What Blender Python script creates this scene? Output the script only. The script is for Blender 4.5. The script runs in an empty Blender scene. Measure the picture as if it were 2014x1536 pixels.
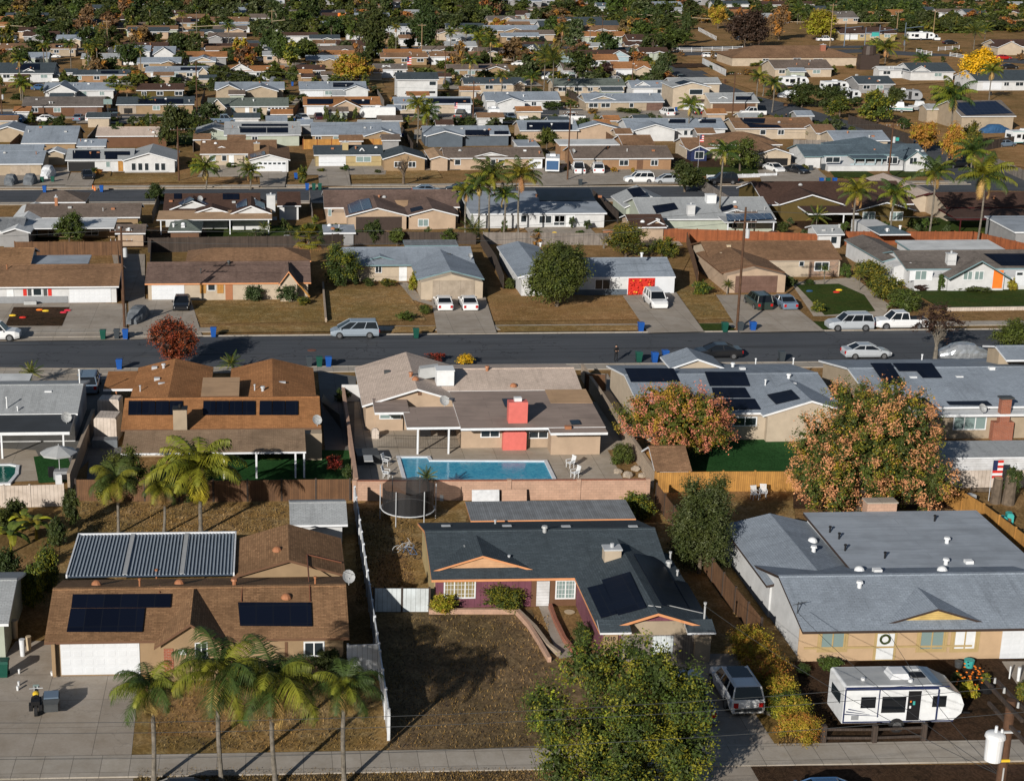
import bpy, math, random
from mathutils import Vector, Matrix
import numpy as np
rad = math.radians
sc = bpy.context.scene
COL = sc.collection
# ------------------------------------------------------------------ camera, sky, sun, exposure
FPX, PPX, CY, YH, KH, YAW = 3200.0, 640.0, 768.0, -180.0, 44.5, 2.0
TH = math.atan((CY - YH) / FPX); HC = KH * math.cos(TH)
cd = bpy.data.cameras.new('camera'); cam = bpy.data.objects.new('camera', cd); COL.objects.link(cam); sc.camera = cam
cam.location = (0, 0, HC); cam.rotation_euler = (rad(90) - TH, 0, -rad(YAW))
cd.sensor_width = 36; cd.lens = 36 * FPX / 2014; cd.shift_x = (1007 - PPX) / 2014; cd.clip_start = 1; cd.clip_end = 6000
SAZ, SEL = 32.0, 20.5          # shadows run 32 degrees east of +Y
wd = bpy.data.worlds.new("World"); sc.world = wd; wd.use_nodes = True
nt = wd.node_tree; bg = nt.nodes['Background']; sky = nt.nodes.new('ShaderNodeTexSky'); sky.sky_type = 'NISHITA'
sky.sun_disc = False; sky.sun_elevation = rad(SEL); sky.sun_rotation = rad(180 + SAZ); sky.air_density = 1.0; sky.dust_density = 0.6
nt.links.new(sky.outputs[0], bg.inputs[0]); bg.inputs[1].default_value = 0.05
sl = bpy.data.lights.new('sun', 'SUN'); sl.energy = 5.0; sl.angle = rad(0.5); sl.color = (1.0, 0.94, 0.84)
sun = bpy.data.objects.new('sun', sl); COL.objects.link(sun)
sd = Vector((math.sin(rad(SAZ)) * math.cos(rad(SEL)), math.cos(rad(SAZ)) * math.cos(rad(SEL)), -math.sin(rad(SEL))))
sun.rotation_euler = sd.to_track_quat('-Z', 'Y').to_euler(); sun.location = (-60, -60, 120)
sc.view_settings.view_transform = 'Standard'; sc.view_settings.look = 'None'; sc.view_settings.exposure = 0.05; sc.view_settings.gamma = 1.0
sc.render.engine = 'CYCLES'; sc.cycles.max_bounces = 5; sc.cycles.diffuse_bounces = 1; sc.cycles.glossy_bounces = 2
sc.cycles.transparent_max_bounces = 6; sc.cycles.use_denoising = True
# ------------------------------------------------------------------ photo pixel -> world
_y = rad(YAW)
_F = Vector((math.sin(_y) * math.cos(TH), math.cos(_y) * math.cos(TH), -math.sin(TH))); _R = Vector((math.cos(_y), -math.sin(_y), 0)); _U = _R.cross(_F)
C0 = Vector((0, 0, HC))
def ray(px, py): return _F * FPX + _R * (px - PPX) - _U * (py - CY)
def PL(px, py, p, n):
    d = ray(px, py); return C0 + d * ((p - C0).dot(n) / d.dot(n))
def W(px, py, h=0.0): return PL(px, py, Vector((0, 0, h)), Vector((0, 0, 1)))
def PY(px, py, Y): return PL(px, py, Vector((0, Y, 0)), Vector((0, 1, 0)))
def PX(px, py, X): return PL(px, py, Vector((X, 0, 0)), Vector((1, 0, 0)))
def ppm(p): return FPX / (Vector(p) - C0).dot(_F)      # photo pixels per metre there
# ------------------------------------------------------------------ materials
MAT = {}
class NG:
    def __init__(s, name):
        m = bpy.data.materials.new(name); m.use_nodes = True; s.m = m; s.t = m.node_tree; s.b = s.t.nodes['Principled BSDF']; MAT[name] = m
    def n(s, ty, **k):
        x = s.t.nodes.new('ShaderNode' + ty)
        for a, v in k.items():
            if a.startswith('i_'):
                q = a[2:]; x.inputs[int(q) if q.isdigit() else q.replace('_', ' ')].default_value = v
            else: setattr(x, a, v)
        return x
    def l(s, a, b): s.t.links.new(a, b)
    def mix(s, fac, a, b, mode='MIX'):
        x = s.n('MixRGB', blend_type=mode)
        for i, v in enumerate((fac, a, b)):
            if hasattr(v, 'is_linked') or hasattr(v, 'links'): s.l(v, x.inputs[i])
            elif i == 0: x.inputs[0].default_value = v
            else: x.inputs[i].default_value = (*v[:3], 1)
        return x.outputs[0]
    def noise(s, scale, detail=3, co=None, rough=.6):
        x = s.n('TexNoise', i_Scale=scale, i_Detail=detail, i_Roughness=rough)
        if co is None: co = s.obj()
        s.l(co, x.inputs['Vector']); return x.outputs[0]
    def ramp(s, v, a=.4, b=.6, c0=(0, 0, 0), c1=(1, 1, 1)):
        x = s.n('ValToRGB'); x.color_ramp.elements[0].position = a; x.color_ramp.elements[1].position = b
        x.color_ramp.elements[0].color = (*c0, 1); x.color_ramp.elements[1].color = (*c1, 1); s.l(v, x.inputs[0]); return x.outputs[0]
    def obj(s):
        if not hasattr(s, '_o'): s._o = s.n('TexCoord')
        return s._o.outputs['Object']
    def geo(s):
        if not hasattr(s, '_g'): s._g = s.n('NewGeometry')
        return s._g.outputs['Position']
    def uv(s):
        if not hasattr(s, '_o'): s._o = s.n('TexCoord')
        return s._o.outputs['UV']
    def bump(s, v, st=.3, d=.05):
        x = s.n('Bump', i_Strength=st, i_Distance=d); s.l(v, x.inputs['Height']); s.l(x.outputs[0], s.b.inputs['Normal'])
    def col(s, v):
        if isinstance(v, (tuple, list)): s.b.inputs['Base Color'].default_value = (*v, 1)
        else: s.l(v, s.b.inputs['Base Color'])
    def rough(s, r): s.b.inputs['Roughness'].default_value = r
def sc3(c, k): return tuple(min(1, x * k) for x in c)
def plain(name, c, r=.7, var=.25, scale=1.5, metal=0, spec=.3):
    g = NG(name); g.rough(r); g.b.inputs['Metallic'].default_value = metal; g.b.inputs['Specular IOR Level'].default_value = spec
    if var: g.col(g.mix(g.ramp(g.noise(scale, 4, g.geo()), .3, .7), sc3(c, 1 - var), sc3(c, 1 + var * .5)))
    else: g.col(c)
    return g.m
def shingle(name, c, c2=None, bw=.33, bh=.15, stain=.35, streak=.25):
    g = NG(name); g.rough(.9); g.b.inputs['Specular IOR Level'].default_value = .15
    c2 = c2 or sc3(c, .62)
    br = g.n('TexBrick', i_Scale=1.0, i_Brick_Width=bw, i_Row_Height=bh, i_Mortar_Size=.012, i_Mortar_Smooth=.2, i_Bias=-.1)
    br.inputs['Color1'].default_value = (*sc3(c, 1.12), 1); br.inputs['Color2'].default_value = (*c2, 1); br.inputs['Mortar'].default_value = (*sc3(c2, .55), 1)
    g.l(g.uv(), br.inputs['Vector'])
    mp = g.n('Mapping'); mp.inputs['Scale'].default_value = (.35, 2.2, 1); g.l(g.uv(), mp.inputs[0])
    v = g.mix(g.ramp(g.noise(1.0, 5, mp.outputs[0]), .35, .75), br.outputs[0], sc3(c, 1 - streak))
    v = g.mix(g.ramp(g.noise(.22, 5, g.geo(), .65), .42, .68), v, g.mix(1.0, v, (1 - stain,) * 3, 'MULTIPLY')); mp2 = g.n('Mapping'); mp2.inputs['Scale'].default_value = (2.2, .18, 1); g.l(g.uv(), mp2.inputs[0]); v = g.mix(g.ramp(g.noise(.8, 5, mp2.outputs[0], .7), .52, .8), v, g.mix(1.0, v, (.66,) * 3, 'MULTIPLY'))
    v = g.mix(.35, v, g.mix(1.0, v, g.ramp(g.noise(9, 3, g.geo()), .2, .8, (.5,) * 3, (1.5,) * 3), 'MULTIPLY'))
    g.col(v); g.bump(br.outputs['Fac'], -.35, .02); return g.m
def flatroof(name, c):
    g = NG(name); g.rough(.85)
    mp = g.n('Mapping'); mp.inputs['Scale'].default_value = (.12, 1.0, 1); g.l(g.uv(), mp.inputs[0])
    v = g.mix(g.ramp(g.noise(1.6, 6, mp.outputs[0], .7), .5, .72), c, sc3(c, .72))
    br = g.n('TexBrick', i_Scale=1.0, i_Brick_Width=12.0, i_Row_Height=.95, i_Mortar_Size=.02, i_Mortar_Smooth=.1, i_Bias=0.0)
    for k, f in (('Color1', 1), ('Color2', .93), ('Mortar', .72)): br.inputs[k].default_value = (f, f, f, 1)
    g.l(g.uv(), br.inputs['Vector'])
    v = g.mix(1.0, v, br.outputs[0], 'MULTIPLY')
    v = g.mix(g.ramp(g.noise(.35, 5, g.geo()), .45, .8), v, sc3(c, .6)); g.col(v); return g.m
def boards(name, c, w=.14, var=.6, rough=.85, hor=False):
    g = NG(name); g.rough(rough)
    mp = g.n('Mapping'); mp.inputs['Rotation'].default_value = (0, 0, 0 if hor else rad(90)); g.l(g.uv(), mp.inputs[0])
    br = g.n('TexBrick', i_Scale=1.0, i_Brick_Width=60.0, i_Row_Height=w, i_Mortar_Size=.009, i_Mortar_Smooth=.1, i_Bias=-.1)
    br.inputs['Color1'].default_value = (*c, 1); br.inputs['Color2'].default_value = (*sc3(c, var), 1); br.inputs['Mortar'].default_value = (*sc3(c, .6 if hor else .25), 1)
    g.l(mp.outputs[0], br.inputs['Vector'])
    v = g.mix(g.ramp(g.noise(1.2, 5, g.geo()), .35, .7), br.outputs[0], g.mix(1.0, br.outputs[0], (.7, .68, .66), 'MULTIPLY')); g.col(v); g.bump(br.outputs['Fac'], -.4, .02); return g.m
def brick(name, c, c2, m, bw=.4, bh=.1, ms=.01):
    g = NG(name); g.rough(.9)
    br = g.n('TexBrick', i_Scale=1.0, i_Brick_Width=bw, i_Row_Height=bh, i_Mortar_Size=ms, i_Bias=0.0)
    for k, v in (('Color1', c), ('Color2', c2), ('Mortar', m)): br.inputs[k].default_value = (*v, 1)
    g.l(g.uv(), br.inputs['Vector']); g.col(g.mix(g.ramp(g.noise(1.5, 4, g.geo()), .3, .8), br.outputs[0], g.mix(1.0, br.outputs[0], (.75,) * 3, 'MULTIPLY'))); g.bump(br.outputs['Fac'], -.4, .02); return g.m
def soil(name, c, c2, c3, s1=.35, s2=2.2, bump=.5):
    g = NG(name); g.rough(1.0); g.b.inputs['Specular IOR Level'].default_value = .05
    v = g.mix(g.ramp(g.noise(s1 * .6, 7, g.geo(), .7), .42, .58), c, c2)
    v = g.mix(g.ramp(g.noise(s2 * .4, 7, g.geo(), .75), .48, .66), v, c3); v = g.mix(g.ramp(g.noise(.09, 5, g.geo(), .6), .4, .62), v, g.mix(1.0, v, (.68, .74, .66), 'MULTIPLY'))
    w = g.n('TexWave', i_Scale=.8, i_Distortion=18.0, i_Detail=4.0); w.inputs['Detail Scale'].default_value = 1.6; g.l(g.geo(), w.inputs[0])
    v = g.mix(.38, v, g.mix(1.0, v, g.ramp(w.outputs[1], .2, .8, (.55,) * 3, (1.35,) * 3), 'MULTIPLY'))
    h = g.noise(14, 4, g.geo(), .8)
    v = g.mix(.4, v, g.mix(1.0, v, g.ramp(h, .3, .72, (.5,) * 3, (1.5,) * 3), 'MULTIPLY')); g.col(v); g.bump(h, bump, .06); return g.m
def paving(name, c, bw=1.5, bh=1.5, crack=True):
    g = NG(name); g.rough(.9)
    br = g.n('TexBrick', i_Scale=1.0, i_Brick_Width=bw, i_Row_Height=bh, i_Mortar_Size=.018, i_Bias=0.0, offset=0.0)
    br.inputs['Color1'].default_value = (*c, 1); br.inputs['Color2'].default_value = (*sc3(c, .86), 1); br.inputs['Mortar'].default_value = (*sc3(c, .42), 1)
    g.l(g.uv(), br.inputs['Vector'])
    v = g.mix(g.ramp(g.noise(.5, 6, g.geo(), .7), .35, .75), br.outputs[0], g.mix(1.0, br.outputs[0], (.72, .68, .62), 'MULTIPLY'))
    if crack:
        vo = g.n('TexVoronoi', feature='DISTANCE_TO_EDGE', i_Scale=.17)
        nx = g.n('TexNoise', i_Scale=.9, i_Detail=6.0); g.l(g.geo(), nx.inputs[0]); av = g.n('VectorMath', operation='ADD'); g.l(g.geo(), av.inputs[0])
        sm = g.n('VectorMath', operation='SCALE'); sm.inputs[3].default_value = 2.5; g.l(nx.outputs[1], sm.inputs[0]); g.l(sm.outputs[0], av.inputs[1]); g.l(av.outputs[0], vo.inputs['Vector'])
        v = g.mix(g.ramp(vo.outputs[0], .0, .006, (.6,) * 3, (0,) * 3), v, sc3(c, .45))
    v = g.mix(.3, v, g.mix(1.0, v, g.ramp(g.noise(7, 4, g.geo()), .2, .8, (.7,) * 3, (1.25,) * 3), 'MULTIPLY')); g.col(v); return g.m
def leafm(name, c, c2, s=.8, trans=.0):
    g = NG(name); g.rough(.6); g.b.inputs['Specular IOR Level'].default_value = .25
    oi = g.n('ObjectInfo')
    v = g.mix(g.ramp(g.noise(s, 3, g.geo()), .35, .65), c, c2)
    v = g.mix(.6, v, g.mix(1.0, v, g.ramp(g.noise(s * 5, 2, g.geo()), .25, .75, (.55,) * 3, (1.4,) * 3), 'MULTIPLY'))
    hs = g.n('HueSaturation'); hs.inputs['Saturation'].default_value = 1.0
    mr = g.n('MapRange'); mr.inputs['To Min'].default_value = .475; mr.inputs['To Max'].default_value = .525; g.l(oi.outputs['Random'], mr.inputs[0]); g.l(mr.outputs[0], hs.inputs['Hue']); g.l(v, hs.inputs['Color'])
    g.col(hs.outputs[0]); return g.m
# roofs
shingle('roof_brown', (.32, .185, .1), (.19, .105, .056)); shingle('roof_rust', (.43, .2, .085), (.31, .145, .06), streak=.2); shingle('roof_choc', (.1, .058, .045), stain=.2)
shingle('roof_umber', (.29, .17, .1), stain=.3); shingle('roof_weathered', (.22, .15, .125), (.15, .1, .085), stain=.4); shingle('roof_grey', (.29, .335, .4), (.25, .29, .345), stain=.22, streak=.12); shingle('roof_pale', (.37, .39, .41), (.33, .345, .36), stain=.15, streak=.08)
shingle('roof_slate', (.07, .09, .108), (.05, .066, .08), stain=.15); shingle('roof_pink', (.58, .475, .41), (.5, .405, .345), stain=.18, streak=.12); shingle('roof_sand', (.36, .25, .165), (.3, .2, .13)); shingle('roof_blue', (.12, .165, .205), (.085, .12, .15), stain=.3)
shingle('roof_green', (.17, .2, .18), stain=.25); shingle('roof_taupe', (.21, .165, .14), stain=.25); shingle('roof_greybrown', (.2, .175, .16), (.14, .12, .11), stain=.35)
flatroof('roll_brown', (.29, .225, .195)); flatroof('roll_tan', (.45, .29, .17)); flatroof('roll_grey', (.32, .36, .42)); flatroof('roll_dark', (.035, .042, .052)); flatroof('roll_white', (.62, .64, .66)); flatroof('roll_sand', (.36, .235, .145))
# walls
for n_, c_ in dict(w_tan=(.4, .28, .17), w_cream=(.6, .5, .39), w_white=(.74, .75, .77), w_peach=(.56, .42, .31), w_purple=(.17, .055, .085), w_olive=(.13, .095, .035), w_grey=(.36, .36, .37), w_sand=(.48, .39, .29), w_yellow=(.52, .41, .22), w_slate=(.13, .16, .2), w_blue=(.45, .58, .64), w_brown=(.19, .1, .06), w_orange=(.4, .24, .14), w_sage=(.5, .55, .47)).items(): plain(n_, sc3(c_, .74), .9, .14, .9, spec=.1)
for n_, c_ in dict(trim=(.68, .7, .74), trim_orange=(.62, .28, .13), trim_brown=(.14, .075, .045), trim_teal=(.16, .25, .28), trim_dark=(.05, .035, .03), trim_yellow=(.42, .31, .15), black=(.012, .012, .014), darkgrey=(.06, .065, .07), midgrey=(.25, .26, .28), white=(.68, .7, .73), vent=(.35, .15, .075), galv=(.45, .47, .5), pink=(.62, .15, .13), red=(.55, .03, .02), orange=(.8, .2, .03), yellow=(.75, .5, .04), navy=(.02, .03, .09), teal=(.05, .35, .33), dishgrey=(.4, .41, .42), curtain=(.55, .62, .6), beige=(.5, .4, .28), skin=(.45, .26, .18), rust=(.18, .07, .04), steel=(.5, .52, .55)).items(): plain(n_, c_, .5, .1, 2)
plain('bin_blue', (.012, .08, .33), .45, .1); plain('bin_green', (.01, .075, .055), .45, .1); plain('bin_grey', (.045, .055, .065), .45, .1); plain('tyre', (.018, .018, .02), .8, .1); plain('rim', (.4, .41, .43), .3, 0, metal=.8)
plain('lamp_red', (.4, .01, .01), .2, 0); plain('lamp_clear', (.7, .72, .75), .1, 0)
for n_, c_ in dict(car_white=(.72, .73, .75), car_silver=(.4, .43, .47), car_black=(.012, .013, .016), car_grey=(.12, .13, .15), car_green=(.02, .035, .03), car_red=(.4, .012, .012), car_blue=(.04, .1, .22), car_slate=(.13, .18, .25), car_mist=(.26, .31, .37), car_maroon=(.06, .01, .012)).items():
    plain(n_, c_, .28, .04, spec=.5); MAT[n_].node_tree.nodes['Principled BSDF'].inputs['Coat Weight'].default_value = .5
for n_, c_, r_ in (('glass', (.02, .028, .035), .08), ('glass_pale', (.2, .27, .27), .15), ('carglass', (.008, .01, .013), .06), ('glass_tan', (.25, .2, .1), .2)): plain(n_, c_, r_, 0, spec=.6)
g = NG('solar'); g.rough(.4); g.b.inputs['Specular IOR Level'].default_value = .1
br = g.n('TexBrick', i_Scale=1.0, i_Brick_Width=1.0, i_Row_Height=1.65, i_Mortar_Size=.02, i_Bias=0.0, offset=0.0)
for k, v in (('Color1', (.004, .006, .014)), ('Color2', (.006, .009, .02)), ('Mortar', (.012, .014, .02))): br.inputs[k].default_value = (*v, 1)
g.l(g.uv(), br.inputs['Vector']); g.col(br.outputs[0])
g = NG('solar_blue'); g.rough(.2)
br = g.n('TexBrick', i_Scale=1.0, i_Brick_Width=1.0, i_Row_Height=1.65, i_Mortar_Size=.035, i_Bias=0.0, offset=0.0)
for k, v in (('Color1', (.012, .03, .075)), ('Color2', (.018, .038, .09)), ('Mortar', (.25, .28, .32))): br.inputs[k].default_value = (*v, 1)
g.l(g.uv(), br.inputs['Vector']); g.col(br.outputs[0])
boards('fence_brown', (.17, .085, .04)); boards('fence_dark', (.07, .05, .04)); boards('fence_orange', (.5, .25, .06), .16, .75); boards('fence_red', (.3, .09, .03), .16, .7); boards('fence_grey', (.25, .22, .2), .15, .6); boards('siding_white', (.6, .61, .64), .2, .96, hor=True); boards('vinyl', (.66, .69, .74), .3, .96, .5); boards('wood_white', (.62, .68, .72), .3, .9); boards('siding_purple', (.17, .055, .085), .4, .9); plain('garage_door', (.62, .645, .69), .5, .06, 1); boards('garage_brown', (.15, .085, .065), .53, .95, .6, True); boards('garage_tan', (.36, .3, .24), 2.4, .97, .6); boards('peach_siding', (.62, .36, .2), .12, .93, hor=True); boards('yellow_siding', (.62, .44, .16), .12, .93, hor=True); boards('vinyl_cream', (.6, .52, .46), .3, .95, .5); boards('roof_metal', (.25, .265, .285), .16, .8, .6); boards('bark_mulch', (.07, .04, .03))
brick('brick_red', (.33, .09, .04), (.26, .07, .035), (.35, .25, .2), .3, .1); brick('block_peach', (.52, .33, .24), (.46, .29, .21), (.36, .24, .18), .4, .2, .012); brick('block_cream', (.42, .33, .25), (.38, .3, .23), (.25, .2, .15), .4, .2, .012); brick('stone_mix', (.4, .25, .17), (.28, .2, .16), (.2, .16, .13), .35, .18, .02)
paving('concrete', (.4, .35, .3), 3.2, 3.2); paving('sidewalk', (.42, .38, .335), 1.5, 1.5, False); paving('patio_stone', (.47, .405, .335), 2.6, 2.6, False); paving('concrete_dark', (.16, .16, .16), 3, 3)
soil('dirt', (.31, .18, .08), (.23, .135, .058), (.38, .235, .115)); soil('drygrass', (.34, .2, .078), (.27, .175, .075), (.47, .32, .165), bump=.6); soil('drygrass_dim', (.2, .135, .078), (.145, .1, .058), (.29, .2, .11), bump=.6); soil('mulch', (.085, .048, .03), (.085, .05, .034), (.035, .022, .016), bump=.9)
soil('bare_earth', (.37, .21, .095), (.3, .165, .07), (.44, .265, .13), .2, 1.5, .3); soil('lawn', (.045, .075, .016), (.07, .085, .022), (.035, .06, .014), .6, 3, .5); soil('turf', (.026, .085, .026), (.034, .1, .032), (.02, .066, .02), .5, 3, .3); soil('hay', (.27, .165, .055), (.22, .135, .045), (.33, .2, .08))
g = NG('asphalt'); g.rough(.92); g.b.inputs['Specular IOR Level'].default_value = .2
v = g.mix(g.ramp(g.noise(.12, 6, g.geo(), .6), .35, .7), (.07, .077, .09), (.09, .097, .112))
mp = g.n('Mapping'); mp.inputs['Scale'].default_value = (.03, 1.1, 1); g.l(g.geo(), mp.inputs[0]); v = g.mix(g.ramp(g.noise(1, 4, mp.outputs[0]), .5, .75), v, (.036, .038, .043))
vo = g.n('TexVoronoi', feature='DISTANCE_TO_EDGE', i_Scale=.12); nx = g.n('TexNoise', i_Scale=.5, i_Detail=6.0); g.l(g.geo(), nx.inputs[0]); av = g.n('VectorMath', operation='ADD'); g.l(g.geo(), av.inputs[0]); sm = g.n('VectorMath', operation='SCALE'); sm.inputs[3].default_value = 5; g.l(nx.outputs[1], sm.inputs[0]); g.l(sm.outputs[0], av.inputs[1]); g.l(av.outputs[0], vo.inputs['Vector'])
v = g.mix(g.ramp(vo.outputs[0], .0, .008, (.9,) * 3, (0,) * 3), v, (.018, .019, .022)); v = g.mix(g.ramp(g.noise(.35, 4, g.geo()), .6, .72), v, (.082, .084, .09)); v = g.mix(.35, v, g.mix(1.0, v, g.ramp(g.noise(6, 4, g.geo()), .2, .8, (.6,) * 3, (1.4,) * 3), 'MULTIPLY')); g.col(v)
for nm, c, c2 in (('pool_water', (.04, .3, .5), (.09, .42, .6)), ('pool_green', (.01, .1, .085), (.015, .13, .1))):
    g = NG(nm); g.rough(.06); w = g.n('TexNoise', i_Scale=1.6, i_Detail=3.0, i_Distortion=2.5); g.l(g.geo(), w.inputs[0]); g.col(g.mix(g.ramp(w.outputs[0], .35, .65), c, c2)); g.bump(w.outputs[0], .25, .05)
# plants
leafm('leaf_green', (.062, .092, .015), (.09, .112, .019)); leafm('leaf_dark', (.024, .042, .012), (.042, .058, .014)); leafm('leaf_olive', (.14, .14, .014), (.2, .17, .016)); leafm('leaf_lime', (.24, .28, .02), (.3, .29, .025)); leafm('leaf_yellow', (.75, .42, .01), (.55, .34, .012)); leafm('leaf_rust', (.2, .03, .014), (.25, .06, .018)); leafm('leaf_orange', (.38, .17, .03), (.28, .15, .03)); leafm('leaf_plum', (.035, .02, .016), (.055, .028, .02)); leafm('leaf_pink', (.56, .25, .125), (.5, .25, .1)); leafm('leaf_gold', (.28, .23, .02), (.36, .25, .025)); leafm('leaf_grey', (.1, .12, .055), (.075, .095, .04)); leafm('palm_leaf', (.12, .135, .015), (.19, .18, .018)); leafm('palm_dark', (.035, .058, .013), (.055, .078, .015)); leafm('palm_dead', (.3, .17, .06), (.4, .26, .09)); leafm('leaf_brown', (.12, .075, .035), (.17, .11, .05)); leafm('leaf_mid', (.038, .056, .013), (.058, .072, .017))
plain('bark', (.13, .1, .075), .95, .4, 3); plain('bark_grey', (.17, .15, .125), .95, .45, 4); plain('bark_pale', (.36, .3, .24), .95, .3, 3); plain('pole_wood', (.095, .05, .03), .9, .3, 3); plain('pole_light', (.32, .22, .13), .9, .3, 3); plain('flower_orange', (.8, .2, .02), .6, .2); plain('flower_red', (.6, .03, .06), .6, .2)
def M(x): return MAT[x] if isinstance(x, str) else x
# ------------------------------------------------------------------ mesh builder
class MB:
    def __init__(s): s.v = []; s.f = []; s.m = []
    def quad(s, *p, m=0):
        b = len(s.v); s.v += [tuple(q) for q in p]; s.f.append(tuple(range(b, b + len(p)))); s.m.append(m)
    def solid(s, top, bot, m=0, ms=None, mb=None):      # two matching rings -> closed prism
        n = len(top); b = len(s.v); s.v += [tuple(q) for q in top] + [tuple(q) for q in bot]
        s.f.append(tuple(range(b, b + n))); s.m.append(m); s.f.append(tuple(range(b + 2 * n - 1, b + n - 1, -1))); s.m.append(m if mb is None else mb)
        for i in range(n):
            j = (i + 1) % n; s.f.append((b + i, b + n + i, b + n + j, b + j)); s.m.append(m if ms is None else ms)
    def box(s, x0, x1, y0, y1, z0, z1, m=0, ms=None):
        s.solid([(x0, y0, z1), (x1, y0, z1), (x1, y1, z1), (x0, y1, z1)], [(x0, y0, z0), (x1, y0, z0), (x1, y1, z0), (x0, y1, z0)], m, ms)
    def cyl(s, a, b, r0, r1=None, n=8, m=0, cap=True):
        a = Vector(a); b = Vector(b); r1 = r0 if r1 is None else r1; d = (b - a).normalized(); u = d.orthogonal().normalized(); w = d.cross(u)
        k = len(s.v)
        for c, r in ((a, r0), (b, r1)):
            for i in range(n): t = 2 * math.pi * i / n; s.v.append(tuple(c + u * (r * math.cos(t)) + w * (r * math.sin(t))))
        for i in range(n): j = (i + 1) % n; s.f.append((k + i, k + j, k + n + j, k + n + i)); s.m.append(m)
        if cap: s.f.append(tuple(range(k + n, k + 2 * n))); s.m.append(m); s.f.append(tuple(range(k + n - 1, k - 1, -1))); s.m.append(m)
    def path(s, pts, rs, n=7, m=0):
        for i in range(len(pts) - 1): s.cyl(pts[i], pts[i + 1], rs[i], rs[i + 1], n, m, cap=(i == 0 or i == len(pts) - 2))
    def ball(s, c, rx, ry=None, rz=None, m=0, nu=10, nv=6, z0=-1.0):
        ry = rx if ry is None else ry; rz = rx if rz is None else rz; k = len(s.v)
        a0 = math.asin(max(-1, z0))
        for j in range(nv + 1):
            a = a0 + (math.pi / 2 - a0) * j / nv
            for i in range(nu): t = 2 * math.pi * i / nu; s.v.append((c[0] + rx * math.cos(a) * math.cos(t), c[1] + ry * math.cos(a) * math.sin(t), c[2] + rz * math.sin(a)))
        for j in range(nv):
            for i in range(nu): q = (i + 1) % nu; s.f.append((k + j * nu + i, k + j * nu + q, k + (j + 1) * nu + q, k + (j + 1) * nu + i)); s.m.append(m)
    def mesh(s, name, mats, off=Vector((0, 0, 0)), smooth=False):
        me = bpy.data.meshes.new(name); me.from_pydata([(x - off[0], y - off[1], z - off[2]) for x, y, z in s.v], [], s.f)
        for x in mats: me.materials.append(M(x))
        me.polygons.foreach_set('material_index', s.m)
        if smooth: me.polygons.foreach_set('use_smooth', [True] * len(s.f))
        uv = me.uv_layers.new(name='UVMap'); co = [Vector(q) for q in s.v]; dat = [0.0] * (2 * len(me.loops))
        for p in me.polygons:
            nn = p.normal; h = Vector((0, 0, 1)).cross(nn)
            if h.length < 1e-3: u, w = Vector((1, 0, 0)), Vector((0, 1, 0))
            else: u = h.normalized(); w = nn.cross(u)
            for li, vi in zip(p.loop_indices, p.vertices): dat[2 * li] = co[vi].dot(u); dat[2 * li + 1] = co[vi].dot(w)
        uv.data.foreach_set('uv', dat); return me
    def build(s, name, mats, parent=None, label=None, cat=None, group=None, smooth=False, kind=None):
        mats = [mats] if isinstance(mats, str) else mats
        off = origin(parent) if parent else Vector((0, 0, 0))
        if not parent and s.v:
            a = np.array(s.v); off = Vector(((a[:, 0].min() + a[:, 0].max()) / 2, (a[:, 1].min() + a[:, 1].max()) / 2, a[:, 2].min()))
        o = bpy.data.objects.new(name, s.mesh(name, mats, off, smooth)); COL.objects.link(o)
        if parent: o.parent = parent
        else: o.location = off
        o['_o'] = list(off)
        return tag(o, label, cat, group, kind)
def origin(o): return Vector(o['_o'])
def tag(o, label=None, cat=None, group=None, kind=None):
    for k, v in (('label', label), ('category', cat), ('group', group), ('kind', kind)):
        if v: o[k] = v
    return o
def thing(name, label, cat, loc, group=None):
    o = bpy.data.objects.new(name, None); COL.objects.link(o); o.location = loc; o['_o'] = list(loc); o.empty_display_size = .3
    return tag(o, label, cat, group)
def child(name, me, parent, loc=(0, 0, 0), rot=(0, 0, 0), scale=(1, 1, 1)):
    o = bpy.data.objects.new(name, me); COL.objects.link(o); o.parent = parent; o.location = loc; o.rotation_euler = rot; o.scale = scale; return o
_pz = [0]
def patch(name, mat, pts, z=.004, t=None):               # ground sheet from photo pixels
    _pz[0] += 1; z += _pz[0] * .0013; b = MB(); P = [W(x, y, z) for x, y in pts]
    a = sum(P[i].x * P[(i + 1) % len(P)].y - P[(i + 1) % len(P)].x * P[i].y for i in range(len(P)))
    if a < 0: P = P[::-1]
    if t: b.solid(P, [(p.x, p.y, z - t) for p in P])
    else: b.quad(*P)
    return b.build(name, mat, kind='structure')
plain('cover_rib', (.33, .38, .44), .5, .1); plain('cover_base', (.045, .065, .1), .5, .1)
g = NG('solar_navy'); g.rough(.35)
br = g.n('TexBrick', i_Scale=1.0, i_Brick_Width=1.0, i_Row_Height=1.65, i_Mortar_Size=.03, i_Bias=0.0, offset=0.0)
for k, v in (('Color1', (.006, .012, .03)), ('Color2', (.009, .016, .04)), ('Mortar', (.06, .07, .09))): br.inputs[k].default_value = (*v, 1)
g.l(g.uv(), br.inputs['Vector']); g.col(br.outputs[0])
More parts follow.
